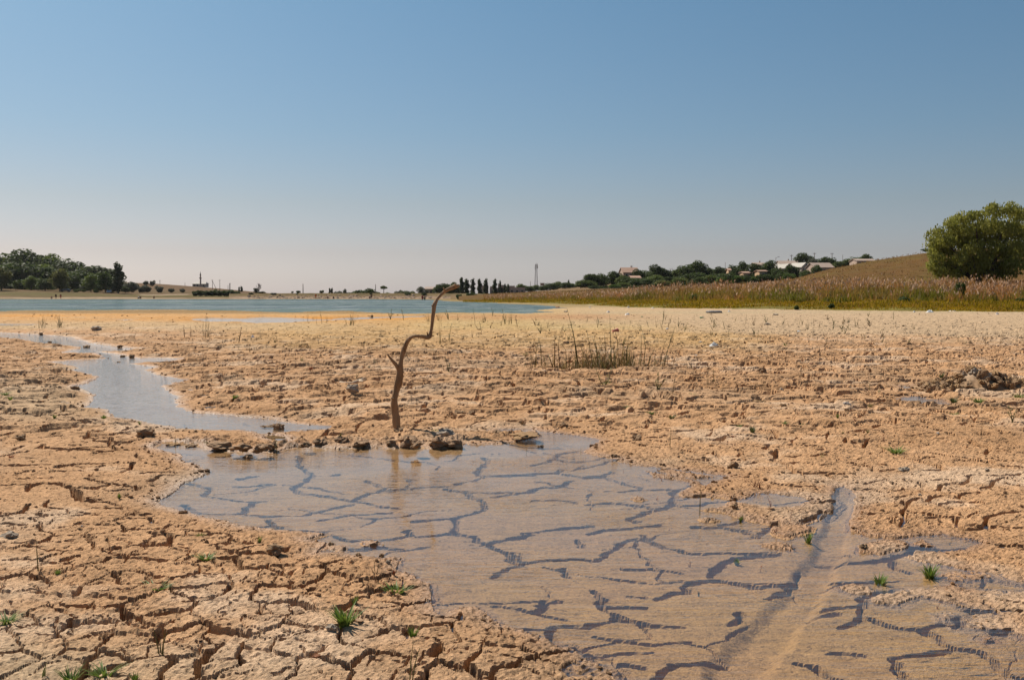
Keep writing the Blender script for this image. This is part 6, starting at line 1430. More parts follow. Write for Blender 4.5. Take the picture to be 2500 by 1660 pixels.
def blade_mesh(specs):
    """specs: list of (base xyz, direction xy, height, reach, width) -> bent tapering blades with a fold"""
    V, F = [], []
    for (bx_, by_, bz_), a, h, reach, w in specs:
        k = len(V); ca, sa = math.cos(a), math.sin(a)
        for i, t in enumerate((0, .35, .7, 1.0)):
            ww = w * (1.0, .95, .6, .06)[i] * .5; q = reach * t ** 1.7; zz_ = h * (t - .18 * t * t * min(1, reach / max(h, 1e-3))); px_, py_ = bx_ + ca * q, by_ + sa * q
            V += [(px_ - sa * ww, py_ + ca * ww, bz_ + zz_), (px_, py_, bz_ + zz_ - ww * .5), (px_ + sa * ww, py_ - ca * ww, bz_ + zz_)]
        for i in range(3):
            for j in range(2): F.append((k + i * 3 + j, k + i * 3 + j + 1, k + i * 3 + j + 4, k + i * 3 + j + 3))
    return V, F
def tuft_mesh(seed, n, spread, wid, hi=(.5, 1.0), reach=(.2, .8)):
    r = random.Random(seed); sp = []
    for i in range(n):
        a = r.uniform(0, 6.28); q = spread * math.sqrt(r.random()); h = r.uniform(*hi); sp.append(((math.cos(a) * q, math.sin(a) * q, -.06), a + r.uniform(-.6, .6), h, h * r.uniform(*reach), wid * r.uniform(.7, 1.2)))
    return blade_mesh(sp)
def sprig_mesh(seed, leaves=7, fork=2, lean=.2):
    """thin upright stems with small leaves; unit high"""
    r = random.Random(seed); mb = MB(); V, F = [], []
    for k in range(fork):
        a = r.uniform(0, 6.28); h = 1.0 if k == 0 else r.uniform(.55, .9); ln = lean * r.uniform(.5, 1.5)
        pts = [(0, 0, -.06), (math.cos(a) * ln * .3, math.sin(a) * ln * .3, h * .4), (math.cos(a) * ln, math.sin(a) * ln, h)]; mb.tube(pts, [.022, .018, .008], 5)
        for i in range(leaves):
            t = .18 + .8 * i / leaves; b = r.uniform(0, 6.28); p = (math.cos(a) * ln * t ** 1.5, math.sin(a) * ln * t ** 1.5, h * t); L = r.uniform(.08, .16); w = L * .32
            d = (math.cos(b) * L, math.sin(b) * L, L * .55); s = (-math.sin(b) * w, math.cos(b) * w, 0)
            mb.add([p, (p[0] + d[0] * .5 + s[0], p[1] + d[1] * .5 + s[1], p[2] + d[2] * .5), (p[0] + d[0], p[1] + d[1], p[2] + d[2]), (p[0] + d[0] * .5 - s[0], p[1] + d[1] * .5 - s[1], p[2] + d[2] * .5)], [(0, 1, 2, 3)])
    return mb.v, mb.f
def stems_mesh(seed, n, spread, lean=.15, rad=.012):
    r = random.Random(seed); mb = MB()
    for k in range(n):
        a = r.uniform(0, 6.28); q = spread * r.random(); h = 1.0 if k == 0 else r.uniform(.4, .95); b = r.uniform(0, 6.28); ln = lean * r.uniform(.3, 1.6)
        mb.tube([(math.cos(a) * q, math.sin(a) * q, -.05), (math.cos(a) * q + math.cos(b) * ln * .35, math.sin(a) * q + math.sin(b) * ln * .35, h * .5), (math.cos(a) * q + math.cos(b) * ln, math.sin(a) * q + math.sin(b) * ln, h)], [rad, rad * .85, rad * .35], 5)
    return mb.v, mb.f
PT_ = {}
for i in range(5): PT_['tuft%d' % i] = tuft_mesh(i, 44 + i * 5, .18, .105)
for i in range(3): PT_['flat%d' % i] = tuft_mesh(20 + i, 48, .32, .10, (.35, .9), (.6, 1.6))
for i in range(4): PT_['sprig%d' % i] = sprig_mesh(i, 7 + i, 1 + i % 3, .22)
for i in range(3): PT_['stem%d' % i] = stems_mesh(i, 2 + i, .05)
for i in range(3): PT_['clump%d' % i] = stems_mesh(10 + i, 12, .35, .22, .011)
_pm = {}
def plant(px, py, h, tpl, mat, label, group=None, w=None, name="grass_tuft", cat="grass tuft", rz=None):
    """foot at photo pixel (px, py); h and w in photo pixels"""
    x, y, z = place(px, py); s = y / FPX
    if (tpl, mat) not in _pm:
        v_, f_ = PT_[tpl]; me = bpy.data.meshes.new(name); me.from_pydata([tuple(p) for p in v_], [], f_); me.materials.append(PM[mat]); me.update(); _pm[(tpl, mat)] = me
    base_w = {'tuft': 1.0, 'flat': 1.5, 'spri': .45, 'stem': .35, 'clum': 1.0}[tpl[:4]]
    hs = h * s * 1.12; ws = (w * s * 1.12 / base_w) if w else hs
    o = link(name, _pm[(tpl, mat)], None, (x, y, z - .004), (0, 0, rz if rz is not None else (px * 2.1 + py) % 6.28), (ws, ws, hs))
    return tag(o, label, cat, group)
GT = "green grass tufts on the mud"
for a in [(966, 1454, 34, 'tuft2', 'green', "dense green tuft at the near shore, nearest the water", GT, 58), (842, 1526, 56, 'tuft1', 'green', "big loose green tuft beside the pale stone in the foreground", GT, 72), (866, 1474, 28, 'tuft0', 'green', "small tuft right above the big loose foreground tuft", GT, 18), (1008, 1558, 36, 'tuft3', 'green', "upright tuft right of the big loose foreground tuft", GT, 26), (915, 1415, 44, 'stem2', 'olive', "tall thin bladed tuft at the near shore's inlet", GT, 30),
  (382, 1440, 32, 'flat0', 'green', "wide green tuft on the left foreground plates", GT, 60), (141, 1402, 18, 'tuft4', 'green', "small tuft growing out of a crack at the left", GT, 16), (16, 1518, 28, 'flat1', 'green', "spreading tuft at the left picture edge", GT, 54), (172, 1660, 40, 'flat2', 'green', "tuft at the bottom edge near the left corner", GT, 52), (330, 1660, 26, 'tuft0', 'green', "leafy tuft at the bottom edge right of the thin blades", GT, 22), (105, 1652, 34, 'stem1', 'green', "few green blades near the bottom left corner", GT, 40), (255, 1648, 44, 'flat0', 'green', "sprawling blades at the bottom edge between two tufts", GT, 70),
  (503, 1364, 20, 'flat1', 'green', "low spreading tuft with one long blade left of the pool", GT, 44), (291, 1217, 18, 'tuft3', 'green', "thin small tuft on the left flat", GT, 10), (490, 1318, 24, 'tuft4', 'green', "small upright tuft left of the near shore crack", GT, 20), (634, 1324, 22, 'tuft1', 'green', "small upright tuft just left of the near shore inlet", GT, 12), (2149, 1430, 34, 'tuft0', 'green', "green tuft standing in water, left of two at the right", GT, 38), (2270, 1411, 38, 'tuft2', 'green', "green tuft standing in water, right of two at the right", GT, 42), (1973, 1326, 34, 'tuft1', 'green', "thin tuft at the channel's mouth in the pool", GT, 22), (1799, 1378, 18, 'tuft3', 'green', "tiny green tuft standing in the pool right of the long crack", GT, 18), (1808, 1272, 16, 'tuft4', 'green', "tiny tuft at the water's edge right of the twin reeds", GT, 10), (1706, 1456, 20, 'tuft1', 'dark', "single little leafy shoot in the lower pool", GT, 6),
  (2188, 1106, 22, 'flat2', 'green', "spreading tuft on the right flat above the oblong stone", GT, 44), (1837, 1056, 20, 'tuft0', 'dark', "dark compact tuft on the right flat", GT, 20), (1803, 1043, 12, 'flat1', 'green', "small flat tuft left of the dark compact one", GT, 14), (1917, 1035, 14, 'flat0', 'green', "small flat tuft right of the dark compact one", GT, 16), (1954, 1043, 12, 'flat2', 'green', "trailing green tuft below the red dark weed", GT, 26), (2045, 1021, 14, 'tuft3', 'green', "little upright tuft below the bright white stone", GT, 8), (2208, 1013, 16, 'flat1', 'green', "green growth at the rut's rim, left of two", GT, 26), (2233, 1014, 12, 'flat0', 'green', "green growth at the rut's rim, right of two", GT, 24), (2388, 986, 18, 'tuft2', 'green', "bright green tuft below the mud heap", GT, 26), (2489, 979, 22, 'tuft4', 'green', "green tuft at the right edge under the mud heap", GT, 26), (2328, 984, 18, 'tuft1', 'dark', "dark tuft right of the little puddle", GT, 24), (2298, 922, 14, 'tuft0', 'dark', "small dark tuft behind the heap's left end", GT, 16),
  (1061, 1059, 14, 'tuft3', 'green', "small bright tuft between stick and pale topped clod", GT, 16), (830, 1066, 12, 'tuft0', 'dark', "small dark tuft on the rim left of the stick", GT, 10), (574, 973, 12, 'tuft1', 'green', "small green tuft on the flat right of the stream", GT, 18), (663, 969, 10, 'flat0', 'green', "low green growth by the pit right of the stream", GT, 14), (12, 964, 12, 'flat2', 'green', "flat green tuft on the pale crust at the left edge", GT, 24), (41, 948, 10, 'flat1', 'olive', "dull tuft on the pale crust", GT, 20), (133, 1021, 12, 'tuft4', 'green', "small tuft at the pale crust's lower rim", GT, 10), (254, 1024, 14, 'tuft2', 'green', "green tuft at the stream's lower left bank", GT, 14), (341, 1035, 10, 'tuft0', 'green', "tiny tuft on the bank under the stream", GT, 8), (512, 1083, 10, 'flat1', 'green', "low green tuft at the pool's upper left tip", GT, 22), (1690, 966, 12, 'flat0', 'green', "flat tuft below the two thin stems", GT, 16), (1317, 946, 8, 'flat2', 'green', "low green patch left of the forked bush", GT, 20), (1500, 971, 6, 'flat1', 'green', "flat green patch below the forked bush", GT, 16), (1535, 996, 8, 'flat0', 'green', "flat green patch between pool and reeds", GT, 22), (1404, 1020, 12, 'flat2', 'olive', "dull tuft behind the pool's upper right corner", GT, 22), (1640, 1022, 12, 'tuft2', 'olive', "dull upright tuft on the middle right flat", GT, 20), (1590, 1010, 10, 'flat1', 'green', "faint green patch on the middle right flat", GT, 20), (925, 897, 7, 'flat0', 'green', "green mossy patch left behind the stick", GT, 44), (1030, 892, 5, 'flat2', 'green', "green mossy patch right behind the stick", GT, 24), (1000, 888, 5, 'flat1', 'green', "small mossy patch just right of the stick", GT, 20), (2330, 1013, 10, 'flat2', 'green', "low green tuft right of the rut's growth", GT, 20), (2421, 1024, 14, 'flat0', 'olive', "dull sprawling weed near the right edge", GT, 26), (2260, 1030, 8, 'flat1', 'green', "faint green patch below the rut", GT, 18), (2184, 1030, 8, 'flat0', 'green', "faint green patch left below the rut", GT, 20)]:
    plant(*a)
SP = "small weeds on the mud"
for a in [(103, 799, 30, 'clump0', 'dark', "leafy weed clump left of the pale boulder, left of two", SP, 24), (144, 799, 28, 'clump1', 'dark', "leafy weed clump left of the pale boulder, right of two", SP, 40), (503, 826, 50, 'clump0', 'olive', "dry reed tuft rising beyond the stream", SP, 30), (450, 825, 30, 'stem1', 'dry', "thin dry stem left of the dry reed tuft", SP, 10), (466, 823, 26, 'stem0', 'dry', "second thin dry stem left of the dry reed tuft", SP, 12), (542, 821, 18, 'clump2', 'dry', "low dry weed right of the dry reed tuft", SP, 14), (583, 836, 34, 'sprig1', 'dry', "leaning dry weed right of the dry reed tuft", SP, 20), (527, 826, 12, 'clump1', 'dry', "low brown weed at the dry reed tuft's foot", SP, 26), (613, 834, 20, 'stem0', 'dry', "single dry stem beside the white scrap", SP, 8),
  (751, 789, 24, 'stem0', 'dry', "thin stem before the lake, leftmost of a loose row", SP, 8), (773, 791, 14, 'stem1', 'dark', "short stem before the lake in the loose row", SP, 6), (786, 791, 30, 'sprig0', 'dark', "tall leafy weed before the lake in the loose row", SP, 8), (798, 791, 20, 'stem2', 'olive', "thin stem before the lake, right end of the loose row", SP, 8), (857, 796, 32, 'clump2', 'olive', "fan of bare stalks before the lake", SP, 38), (953, 780, 24, 'sprig2', 'dark', "leafy weed standing out against the lake, left of the stick", SP, 12), (986, 782, 25, 'sprig3', 'olive', "forked weed just left of the stick's upper bend", SP, 12), (1045, 786, 22, 'clump0', 'olive', "weed cluster just left of the stick's upright part", SP, 14), (1075, 838, 48, 'clump1', 'olive', "tall weed right behind the stick's lower bend", SP, 16), (1096, 838, 44, 'sprig1', 'olive', "slim tall weed second right of the stick", SP, 10), (1071, 784, 24, 'clump2', 'olive', "weed cluster right of the stick's top part", SP, 16), (1095, 782, 26, 'sprig2', 'dark', "dark weed right of the stick before the lake", SP, 12), (1118, 784, 16, 'stem2', 'olive', "short weed before the lake's right part", SP, 10), (1160, 790, 32, 'sprig0', 'dark', "upright weed before the lake's right part", SP, 8), (1180, 788, 18, 'clump0', 'olive', "weed cluster on the reddish flat", SP, 16), (1203, 772, 20, 'sprig1', 'dark', "small dark weed at the lake's near edge", SP, 8), (1233, 792, 34, 'sprig2', 'olive', "tall weed on the reddish flat", SP, 12), (1248, 790, 30, 'stem2', 'olive', "stalky weed right of the tall weed on the reddish flat", SP, 10),
  (1075, 897, 26, 'sprig3', 'dark', "dark twiggy weed right of the stick, leftmost of three", SP, 20), (1095, 911, 38, 'sprig1', 'dark', "dark twiggy weed right of the stick, middle of three", SP, 18), (1120, 904, 40, 'sprig0', 'dark', "dark leafy weed right of the stick, rightmost of three", SP, 10), (914, 890, 14, 'sprig2', 'dark', "tiny weed left of the stick's fork", SP, 8), (1606, 956, 44, 'sprig2', 'olive', "branching pale weed right of the white stone", SP, 26), (1642, 964, 36, 'sprig3', 'dry', "leaning dry weed right of the branching pale weed", SP, 16), (1728, 941, 60, 'stem0', 'olive', "tallest of two bare thin stems on the open flat", SP, 8), (1743, 941, 46, 'stem1', 'olive', "shorter of two bare thin stems on the open flat", SP, 14), (1863, 945, 20, 'stem2', 'straw', "few dry straws on the flat left of the heap", SP, 14), (1949, 1020, 22, 'sprig1', 'red', "red dark weed on the right flat", SP, 12), (2033, 1037, 14, 'sprig0', 'red', "small dark red weed right of the red dark one", SP, 10), (2091, 1032, 14, 'sprig2', 'red', "small dark red weed further right", SP, 12), (2123, 955, 22, 'sprig3', 'olive', "thin weed left of the rut", SP, 12), (2243, 966, 18, 'stem0', 'dry', "thin stem rising from the puddle's rim", SP, 6), (2472, 1028, 36, 'sprig2', 'olive', "grey green weed at the right edge", SP, 22), (2160, 1094, 34, 'sprig1', 'red', "dead reddish twig weed above the spreading tuft", SP, 18), (2395, 1062, 18, 'stem1', 'dry', "thin bent weed on the brown patch", SP, 10), (2333, 1082, 16, 'stem2', 'dry', "thin dry weed left of the brown patch", SP, 8),
  (1708, 1258, 72, 'stem0', 'reed', "two tall thin reed blades standing in the pool", SP, 16), (1636, 1094, 46, 'stem1', 'olive', "thin forked stem on the pool's right shore", SP, 10), (1285, 1112, 24, 'stem0', 'dark', "single dark stem standing in the upper pool, left", SP, 4), (1418, 1110, 22, 'stem1', 'dark', "single dark stem standing in the upper pool, right", SP, 6), (676, 1108, 36, 'sprig3', 'olive', "leafy sprig standing in the pool's upper left", SP, 16), (428, 1088, 26, 'stem1', 'olive', "thin stems at the pool's left tip", SP, 10), (1852, 1190, 28, 'clump2', 'red', "sprawling reddish weed above the small inlet", SP, 66), (1882, 1237, 24, 'sprig1', 'red', "small red sprig at the inlet's lower shore", SP, 12), (1929, 1269, 30, 'sprig0', 'red', "dark upright dead sprig on the shore left of the channel", SP, 10), (1893, 1299, 14, 'sprig2', 'red', "tiny red sprig in shallow water left of the channel", SP, 10), (1855, 1397, 18, 'sprig3', 'red', "little red sprig standing in the pool right of the tiny tuft", SP, 10), (1683, 1384, 16, 'stem2', 'red', "little bent red shoot standing in the pool", SP, 18), (2288, 1486, 18, 'sprig1', 'red', "little red sprig on the lower right mud bar", SP, 10), (2319, 1328, 10, 'stem2', 'olive', "tiny sprig in the right hand backwater", SP, 10), (1522, 1155, 10, 'sprig0', 'red', "tiny red shoot in the pool, uppermost of several", SP, 6), (1616, 1174, 14, 'sprig1', 'red', "tiny red shoot near the right shore's islet", SP, 10), (1602, 1221, 10, 'sprig2', 'red', "tiny red shoot on the smallest islet", SP, 8), (1636, 1265, 8, 'sprig0', 'red', "tiny red shoot left of the twin reed blades", SP, 5), (1634, 1295, 8, 'sprig1', 'red', "tiny red shoot below the twin reed blades' left", SP, 8), (962, 1402, 18, 'tuft4', 'red', "red leaf shoot at the near shore", SP, 8), (943, 1372, 14, 'tuft4', 'red', "red leaf shoot further up the near shore", SP, 6), (396, 1598, 66, 'stem2', 'olive', "fan of thin stems on the bottom left plate", SP, 44), (93, 1392, 78, 'stem1', 'olive', "pair of tall thin stems at the left", SP, 20), (466, 1496, 28, 'sprig3', 'red', "small reddish weed on the left foreground plates", SP, 26), (1005, 1662, 92, 'stem0', 'olive', "single long leaning blade at the bottom edge", SP, 44), (352, 1336, 14, 'sprig1', 'red', "tiny red weed on the left flat", SP, 8), (2205, 1018, 12, 'sprig0', 'dark', "dark little weed on the rut's growth", SP, 8), (1760, 958, 12, 'sprig2', 'dry', "low dry weed right of the thin stems", SP, 12), (1690, 900, 16, 'sprig1', 'dry', "faint dry weed right of the reed clump", SP, 14), (2405, 846, 26, 'stem1', 'dry', "dry stem on the pale belt at the far right", SP, 8), (2380, 812, 24, 'sprig0', 'dry', "dry weed on the pale belt at the far right", SP, 8), (2210, 814, 26, 'stem0', 'dry', "dry stem on the pale belt, right half", SP, 8), (2225, 880, 18, 'stem2', 'dry', "thin weed on the flat above the heap", SP, 8)]:
    plant(*a[:6], a[6], a[7], "weed_sprig", "weed")
# the scattered rows of little weeds on the pale belt: nothing tells them apart
r = random.Random(21)
for i in range(110):
    px_ = r.uniform(1150, 2100) if i < 84 else r.uniform(2050, 2500); py_ = r.gauss(799, 9) if i < 60 else r.uniform(772, 850)
    plant(px_, max(766, py_), r.uniform(8, 24), r.choice(['sprig0', 'sprig1', 'sprig2', 'sprig3', 'stem2']), r.choice(['dark', 'dark', 'olive', 'dry']), "small dark weed, one of many scattered over the pale far flat", "many little weeds of the pale far flat", r.uniform(6, 14), "weed_sprig", "weed")
r = random.Random(22)
for i in range(90):
    px_ = r.uniform(0, 2500); py_ = 830 + 330 * r.random() ** 1.3
    x_, y_ = G(px_, py_)
    if float(water_sd(np.array([x_, x_], np.float32), np.array([y_, y_], np.float32))[0]) < .15: continue
    plant(px_, py_, r.uniform(5, 15), r.choice(['sprig0', 'sprig2', 'stem2', 'flat0', 'flat1', 'stem0']), r.choice(['olive', 'dry', 'green', 'dry', 'red']), "tiny weed, one of many dotting the brown flat", "tiny weeds dotting the brown flat", r.uniform(6, 16), "weed_sprig", "weed")

# the reed clump in the middle
cx, cy, cz = place(1465, 900); k = cy / FPX
clump = tag(empty("reed_clump", (cx, cy, cz)), "wide clump of tall bare reed stalks on the open flat", "reeds")
def CL_(zx, zy, dy=0.0): return ((1200 + zx / 3.937 - 1465) * k, dy, (900 - (740 + zy / 3.937)) * k)
r = random.Random(6)
stalks = [((830, 590), (800, 330), (730, 55), 2.4), ((598, 605), (600, 430), (601, 270), 3.0), ((652, 605), (642, 470), (640, 345), 2.4), ((480, 605), (476, 450), (455, 330), 2.4), ((415, 610), (425, 460), (452, 335), 2.0), ((842, 600), (815, 420), (778, 240), 3.0), ((965, 590), (935, 420), (905, 250), 2.0), ((1010, 560), (990, 420), (955, 310), 1.8), ((1045, 560), (1020, 430), (993, 318), 1.8), ((1150, 570), (1140, 330), (1134, 110), 2.0), ((1228, 560), (1215, 370), (1180, 200), 2.2), ((1415, 610), (1416, 450), (1418, 300), 2.4), ((1463, 605), (1480, 420), (1458, 268), 2.0), ((1625, 650), (1665, 480), (1742, 205), 2.4), ((1618, 650), (1630, 500), (1662, 360), 2.0), ((1310, 620), (1305, 470), (1328, 340), 2.0), ((1495, 590), (1525, 510), (1566, 430), 2.2), ((745, 640), (742, 550), (738, 455), 3.0), ((582, 600), (560, 540), (536, 478), 3.2), ((1105, 560), (1110, 420), (1102, 290), 1.8), ((1700, 610), (1703, 560), (1705, 515), 2.2), ((885, 600), (890, 500), (840, 360), 1.8), ((720, 560), (710, 450), (645, 350), 1.6), ((1350, 600), (1365, 520), (1358, 455), 2.4), ((1230, 600), (1245, 540), (1320, 340), 1.5), ((1300, 640), (1296, 540), (1292, 430), 2.2), ((1650, 640), (1650, 570), (1640, 500), 2.2), ((370, 600), (385, 530), (362, 470), 1.6), ((425, 600), (430, 500), (370, 370), 1.4), ((1180, 600), (1150, 520), (1050, 345), 1.5)]
for (a, b, c, w_) in stalks:
    dy = r.uniform(-.28, .28); w_ *= .75
    m = MB(); m.tube([CL_(a[0], a[1] + 14, dy), CL_(*b, dy + r.uniform(-.05, .05)), CL_(*c, dy + r.uniform(-.1, .1))], [w_ * .9 * k / 1.6, w_ * .8 * k / 1.6, w_ * .3 * k / 1.6], 6); link("stalk", m.mesh("stalk", PM['reed'] if r.random() < .75 else PM['dry'], True), clump)
for part, n_, mt in (("dry_leaves", 520, 'dry'), ("green_leaves", 300, 'reed'), ("straw_leaves", 220, 'straw')):
    sp = []
    for i in range(n_):
        zx = r.gauss(1080, 270) if r.random() < .75 else r.uniform(380, 1710); b_ = CL_(zx, 610 + r.uniform(-10, 40)); h = (r.uniform(.03, .20) if r.random() < .75 else r.uniform(.2, .42)) * (1.4 if 850 < zx < 1350 else .8); sp.append(((b_[0], r.uniform(-.3, .3), -.02), r.uniform(0, 6.28), h, h * r.uniform(.1, .8), r.uniform(.006, .012)))
    v_, f_ = blade_mesh(sp); me = bpy.data.meshes.new(part); me.from_pydata(v_, [], f_); me.materials.append(PM[mt]); link(part, me, clump)
# forked little bush below it
x, y, z = place(1476, 945); s = y / FPX; e = tag(empty("forked_bush", (x, y, z)), "small forked green bush in front of the reed clump", "bush"); m = MB(); r = random.Random(3)
for pts in ([(0, 0, 0), (-12, 0, 18), (-22, 0, 46)], [(0, 0, 0), (12, .02, 20), (16, 0, 50)], [(0, 0, 0), (4, -.03, 12), (8, -.03, 26)]): m.tube([(a * s, b, c * s) for a, b, c in pts], [1.2 * s, s, .5 * s], 5)
link("stem", m.mesh("stem", PM['dry'], True), e); m = MB()
for i in range(240):
    t = r.random()
    if i < 130: p = (r.gauss(2, 9) * s, r.gauss(0, 7) * s, abs(r.gauss(6, 6)) * s)
    else:
        q = ((-22, 46) if r.random() < .4 else (16, 50)); p = (q[0] * t ** .8 * s + r.gauss(0, 2.2) * s, r.gauss(0, 2.5) * s, q[1] * t * s)
    b = r.uniform(0, 6.28); L = r.uniform(2, 4.5) * s; d = Vector((math.cos(b) * L, math.sin(b) * L, r.uniform(-.2, .8) * L)); w_ = Vector((-math.sin(b), math.cos(b), 0)) * L * .35; P_ = Vector(p)
    m.add([P_, P_ + d * .5 + w_, P_ + d, P_ + d * .5 - w_], [(0, 1, 2, 3)])
link("leaves", m.mesh("leaves", PM['green']), e)

# ------------------------------------------------------------------ rubbish
x, y, z = place(1743, 765); s = y / FPX
ty = tag(empty("old_tyre", (x, y, z), .3), "old sun bleached tyre lying flat at the grass edge", "tyre"); R_ = 19 * s; m = MB()
prof = [(.56, .06), (.60, .0), (.78, -.0), (.93, .02), (1.0, .08), (1.0, .26), (.93, .32), (.78, .35), (.60, .34), (.55, .28), (.58, .22), (.60, .12)]
n_ = 40; V_, F_ = [], []
for i in range(n_):
    a = 6.2832 * i / n_; g = .02 if i % 2 else 0
    for (q, zz_) in prof: qq = q - (g if q > .9 else 0); V_.append((math.cos(a) * qq * R_, math.sin(a) * qq * R_, zz_ * R_))
kk = len(prof)
for i in range(n_):
    for j in range(kk): F_.append((i * kk + j, ((i + 1) % n_) * kk + j, ((i + 1) % n_) * kk + (j + 1) % kk, i * kk + (j + 1) % kk))
m.add(V_, F_); link("carcass", m.mesh("carcass", simple_mat("bleached_rubber", (.27, .25, .24), (.20, .185, .18), 3, .85)), ty)
for i in range(0, 40, 2):
    a = 6.2832 * (i + .5) / 40; m = MB(); m.box((math.cos(a) * R_ * 1.0, math.sin(a) * R_ * 1.0, R_ * .17), (R_ * .05, R_ * .11, R_ * .20), a); link("tread_block", m.mesh("tread_block", simple_mat("rubber_tread", (.22, .205, .20), (.17, .16, .155), 3, .9)), ty)
# red cup lying on its side
x, y, z = place(1502, 813); s = y / FPX; cu = tag(empty("plastic_cup", (x, y, z + 5 * s), .6), "faded red plastic cup lying behind the reed clump", "cup"); cu.rotation_euler = (0, math.pi / 2 - .2, .5)
m = MB(); m.lathe([(4.0 * s, -7 * s), (5.4 * s, 7 * s), (5.8 * s, 7.4 * s), (5.1 * s, 7.2 * s), (3.8 * s, -6.2 * s)], 16); link("body", m.mesh("body", simple_mat("red_plastic", (.42, .12, .08), (.36, .13, .09), 5, .6), True), cu)
m = MB(); m.lathe([(5.6 * s, 6.6 * s), (6.2 * s, 7.0 * s), (5.6 * s, 7.6 * s)], 16); link("rim", m.mesh("rim", simple_mat("red_rim", (.62, .28, .22), (.55, .25, .2), 5, .45), True), cu)
def bottle(px, py, L, col, label):
    x, y, z = place(px, py); s = y / FPX * L / 20; e = tag(empty("plastic_bottle", (x, y, z + 3 * s)), label, "bottle"); e.rotation_euler = (0, math.pi / 2, px % 3 - 1)
    m = MB(); m.lathe([(2.2 * s, -10 * s), (3 * s, -9 * s), (2.8 * s, -3 * s), (3 * s, 3 * s), (1.2 * s, 7.5 * s), (1.1 * s, 9 * s)], 12); link("body", m.mesh("body", simple_mat("bottle_plastic", col, tuple(q * .8 for q in col), 5, .25, spec=.5), True), e)
    m = MB(); m.lathe([(1.4 * s, 8.8 * s), (1.4 * s, 10.4 * s)], 10); link("cap", m.mesh("cap", CL['white']), e)
bottle(1568, 775, 10, (.03, .30, .10), "green plastic bottle on the sand left of the tyre"); bottle(1714, 777, 11, (.04, .28, .14), "green plastic bottle just below the tyre"); bottle(1950, 810, 9, (.35, .45, .60), "bluish plastic bottle on the far sandy belt")
def rag(px, py, w, h, col, label, name="crumpled_bag", cat="plastic bag"):
    x, y, z = place(px, py); s = y / FPX; n = 14; a = np.linspace(-1, 1, n); X, Yq = np.meshgrid(a, a); sd_ = int(px)
    H = np.clip(1 - np.sqrt(X ** 2 + Yq ** 2), 0, 1) ** .5 * (1 + .8 * perlin(X * 2 + sd_, Yq * 2, sd_)) + .18 * perlin(X * 5, Yq * 5 + sd_, 4)
    V_ = np.stack([X * w * s * .5 * (1 + .2 * perlin(Yq * 2, X * 0 + sd_, 2)), Yq * w * s * .4, np.maximum(H, 0) * h * s * .9 - .01], -1).reshape(-1, 3); ii = np.arange(n * n).reshape(n, n)
    F_ = np.stack([ii[:-1, :-1], ii[:-1, 1:], ii[1:, 1:], ii[1:, :-1]], -1).reshape(-1, 4)
    tag(link(name, npmesh(name, V_, F_, simple_mat("thin_plastic", col, tuple(q * .85 for q in col), 8, .5), False), None, (x, y, z)), label, cat)
rag(1743, 844, 24, 9, (.62, .62, .60), "pale crumpled rag on the flat right of the reed clump"); rag(2270, 763, 19, 7, (.80, .78, .75), "white crumpled bag at the grass edge, largest on the right"); rag(2435, 768, 8, 5, (.75, .70, .68), "small white bag at the grass edge near the right end"); rag(1534, 752, 7, 5, (.72, .68, .64), "small white bag at the grass edge above the bottles"); rag(1440, 752, 6, 4, (.72, .66, .62), "small white scrap at the grass edge near the lake tip"); rag(1532, 769, 12, 5, (.75, .72, .70), "white bag on the sand left of the green bottle"); rag(1485, 762, 8, 3, (.72, .68, .64), "small white scrap on the sand beyond the weeds"); rag(1594, 753, 9, 3, (.74, .70, .66), "flat white scrap at the grass edge, middle"); rag(617, 823, 8, 6, (.75, .74, .74), "white scrap beside a dry stem beyond the stream"); rag(1780, 761, 7, 4, (.80, .78, .74), "white scrap right beside the tyre"); rag(2232, 762, 6, 4, (.76, .72, .68), "white scrap left of the largest white bag"); rag(1629, 803, 6, 4, (.75, .72, .70), "white scrap among the little weeds"); rag(2325, 760, 20, 3, (.60, .52, .44), "flat tan scrap in the grass right of the white bag")

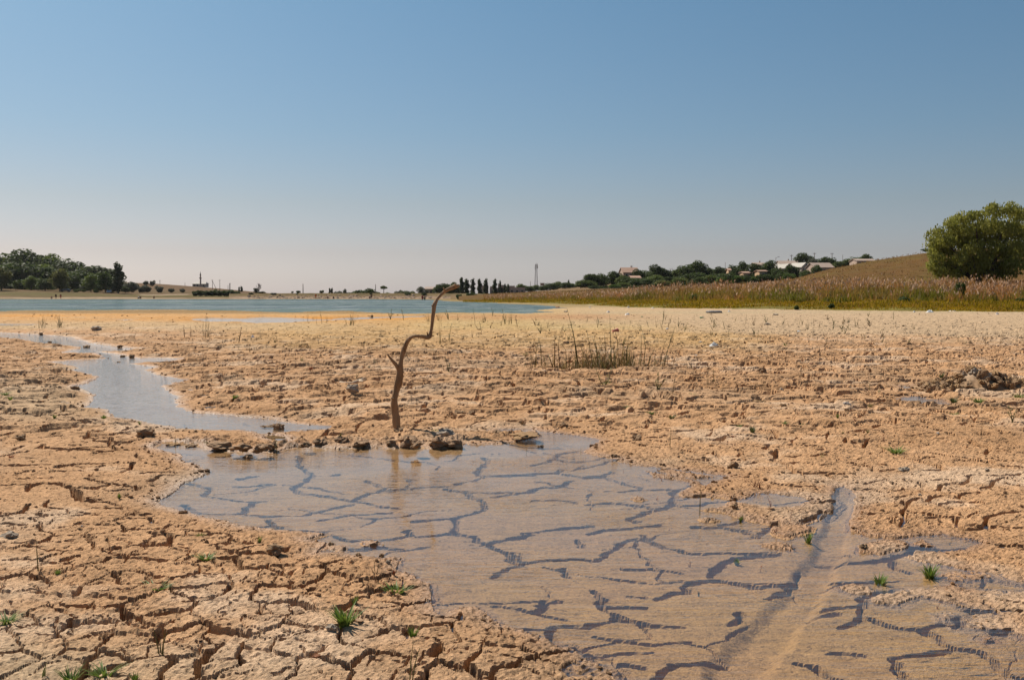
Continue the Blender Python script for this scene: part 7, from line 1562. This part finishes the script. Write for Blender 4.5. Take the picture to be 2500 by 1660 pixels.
# ------------------------------------------------------------------ crumbs: the loose grains of mud nobody could count
rs = np.random.RandomState(33)
def crumbs(n, xr, yr, size, seed, near_shore):
    r_ = np.random.RandomState(seed); y = np.exp(r_.uniform(np.log(yr[0]), np.log(yr[1]), n)); x = r_.uniform(-.58, .58, n) * y
    sd = water_sd(x.astype(np.float32), y.astype(np.float32)); nn = fbm(x, y, .8, 3, 71)
    p = np.where(sd > 0, np.exp(-sd / .25) * near_shore + np.clip(.10 + nn * 1.7, 0, 1) * ss(.02, .1, sd), .0) * (.4 + .6 * ss(4.5, 7, y))
    k = r_.rand(n) < p; x, y, sd = x[k], y[k], sd[k]
    z = ground_fn(x, y, .004 + .0019 * y)
    c, w = ground_color(x.astype(np.float32), y.astype(np.float32), sd, ss(24, 60, y)); c = c * r_.uniform(.38, .95, (len(x), 1)) * np.array([1, .97, .94])
    s = size * (.35 + r_.rand(len(x)) ** 4 * 1.6) * (1 + .06 * y)
    return np.stack([x, y, z + s * .2], 1), s, c
P1, S1, C1 = crumbs(30000, 0, (5.2, 60), .0070, 5, .8)
P2, S2, C2 = crumbs(16000, 0, (3.0, 9), .0050, 6, .9)
tag(link("mud_crumbs", scatter_rocks("mud_crumbs", np.concatenate([P1, P2]), np.concatenate([S1, S2]), np.concatenate([C1, C2]), 8, .75, M_ROCK)), "loose crumbs of dried mud strewn over the flat", "crumbs", None, "stuff")
# ------------------------------------------------------------------ thin summer haze round the whole place
def haze_box():
    x0, x1, y0, y1, z0, z1 = -1400.0, 1400.0, -60.0, 1000.0, -1.6, 45.0
    v = [(x0, y0, z0), (x1, y0, z0), (x1, y1, z0), (x0, y1, z0), (x0, y0, z1), (x1, y0, z1), (x1, y1, z1), (x0, y1, z1)]
    m = MB(); m.add(v, [(3, 2, 1, 0), (4, 5, 6, 7), (0, 1, 5, 4), (1, 2, 6, 5), (2, 3, 7, 6), (3, 0, 4, 7)])
    mat = bpy.data.materials.new("haze"); mat.use_nodes = True; n = mat.node_tree.nodes; l = mat.node_tree.links
    n.remove(n["Principled BSDF"]); pv = n.new("ShaderNodeVolumePrincipled"); pv.inputs["Color"].default_value = (.86, .86, .90, 1); pv.inputs["Density"].default_value = HAZE
    pv.inputs["Anisotropy"].default_value = .35
    l.new(pv.outputs[0], n["Material Output"].inputs["Volume"])
    tag(link("haze", m.mesh("haze", mat)), "thin summer haze over the lake and the far shore", "haze", None, "stuff")
HAZE = 0.00003
haze_box()
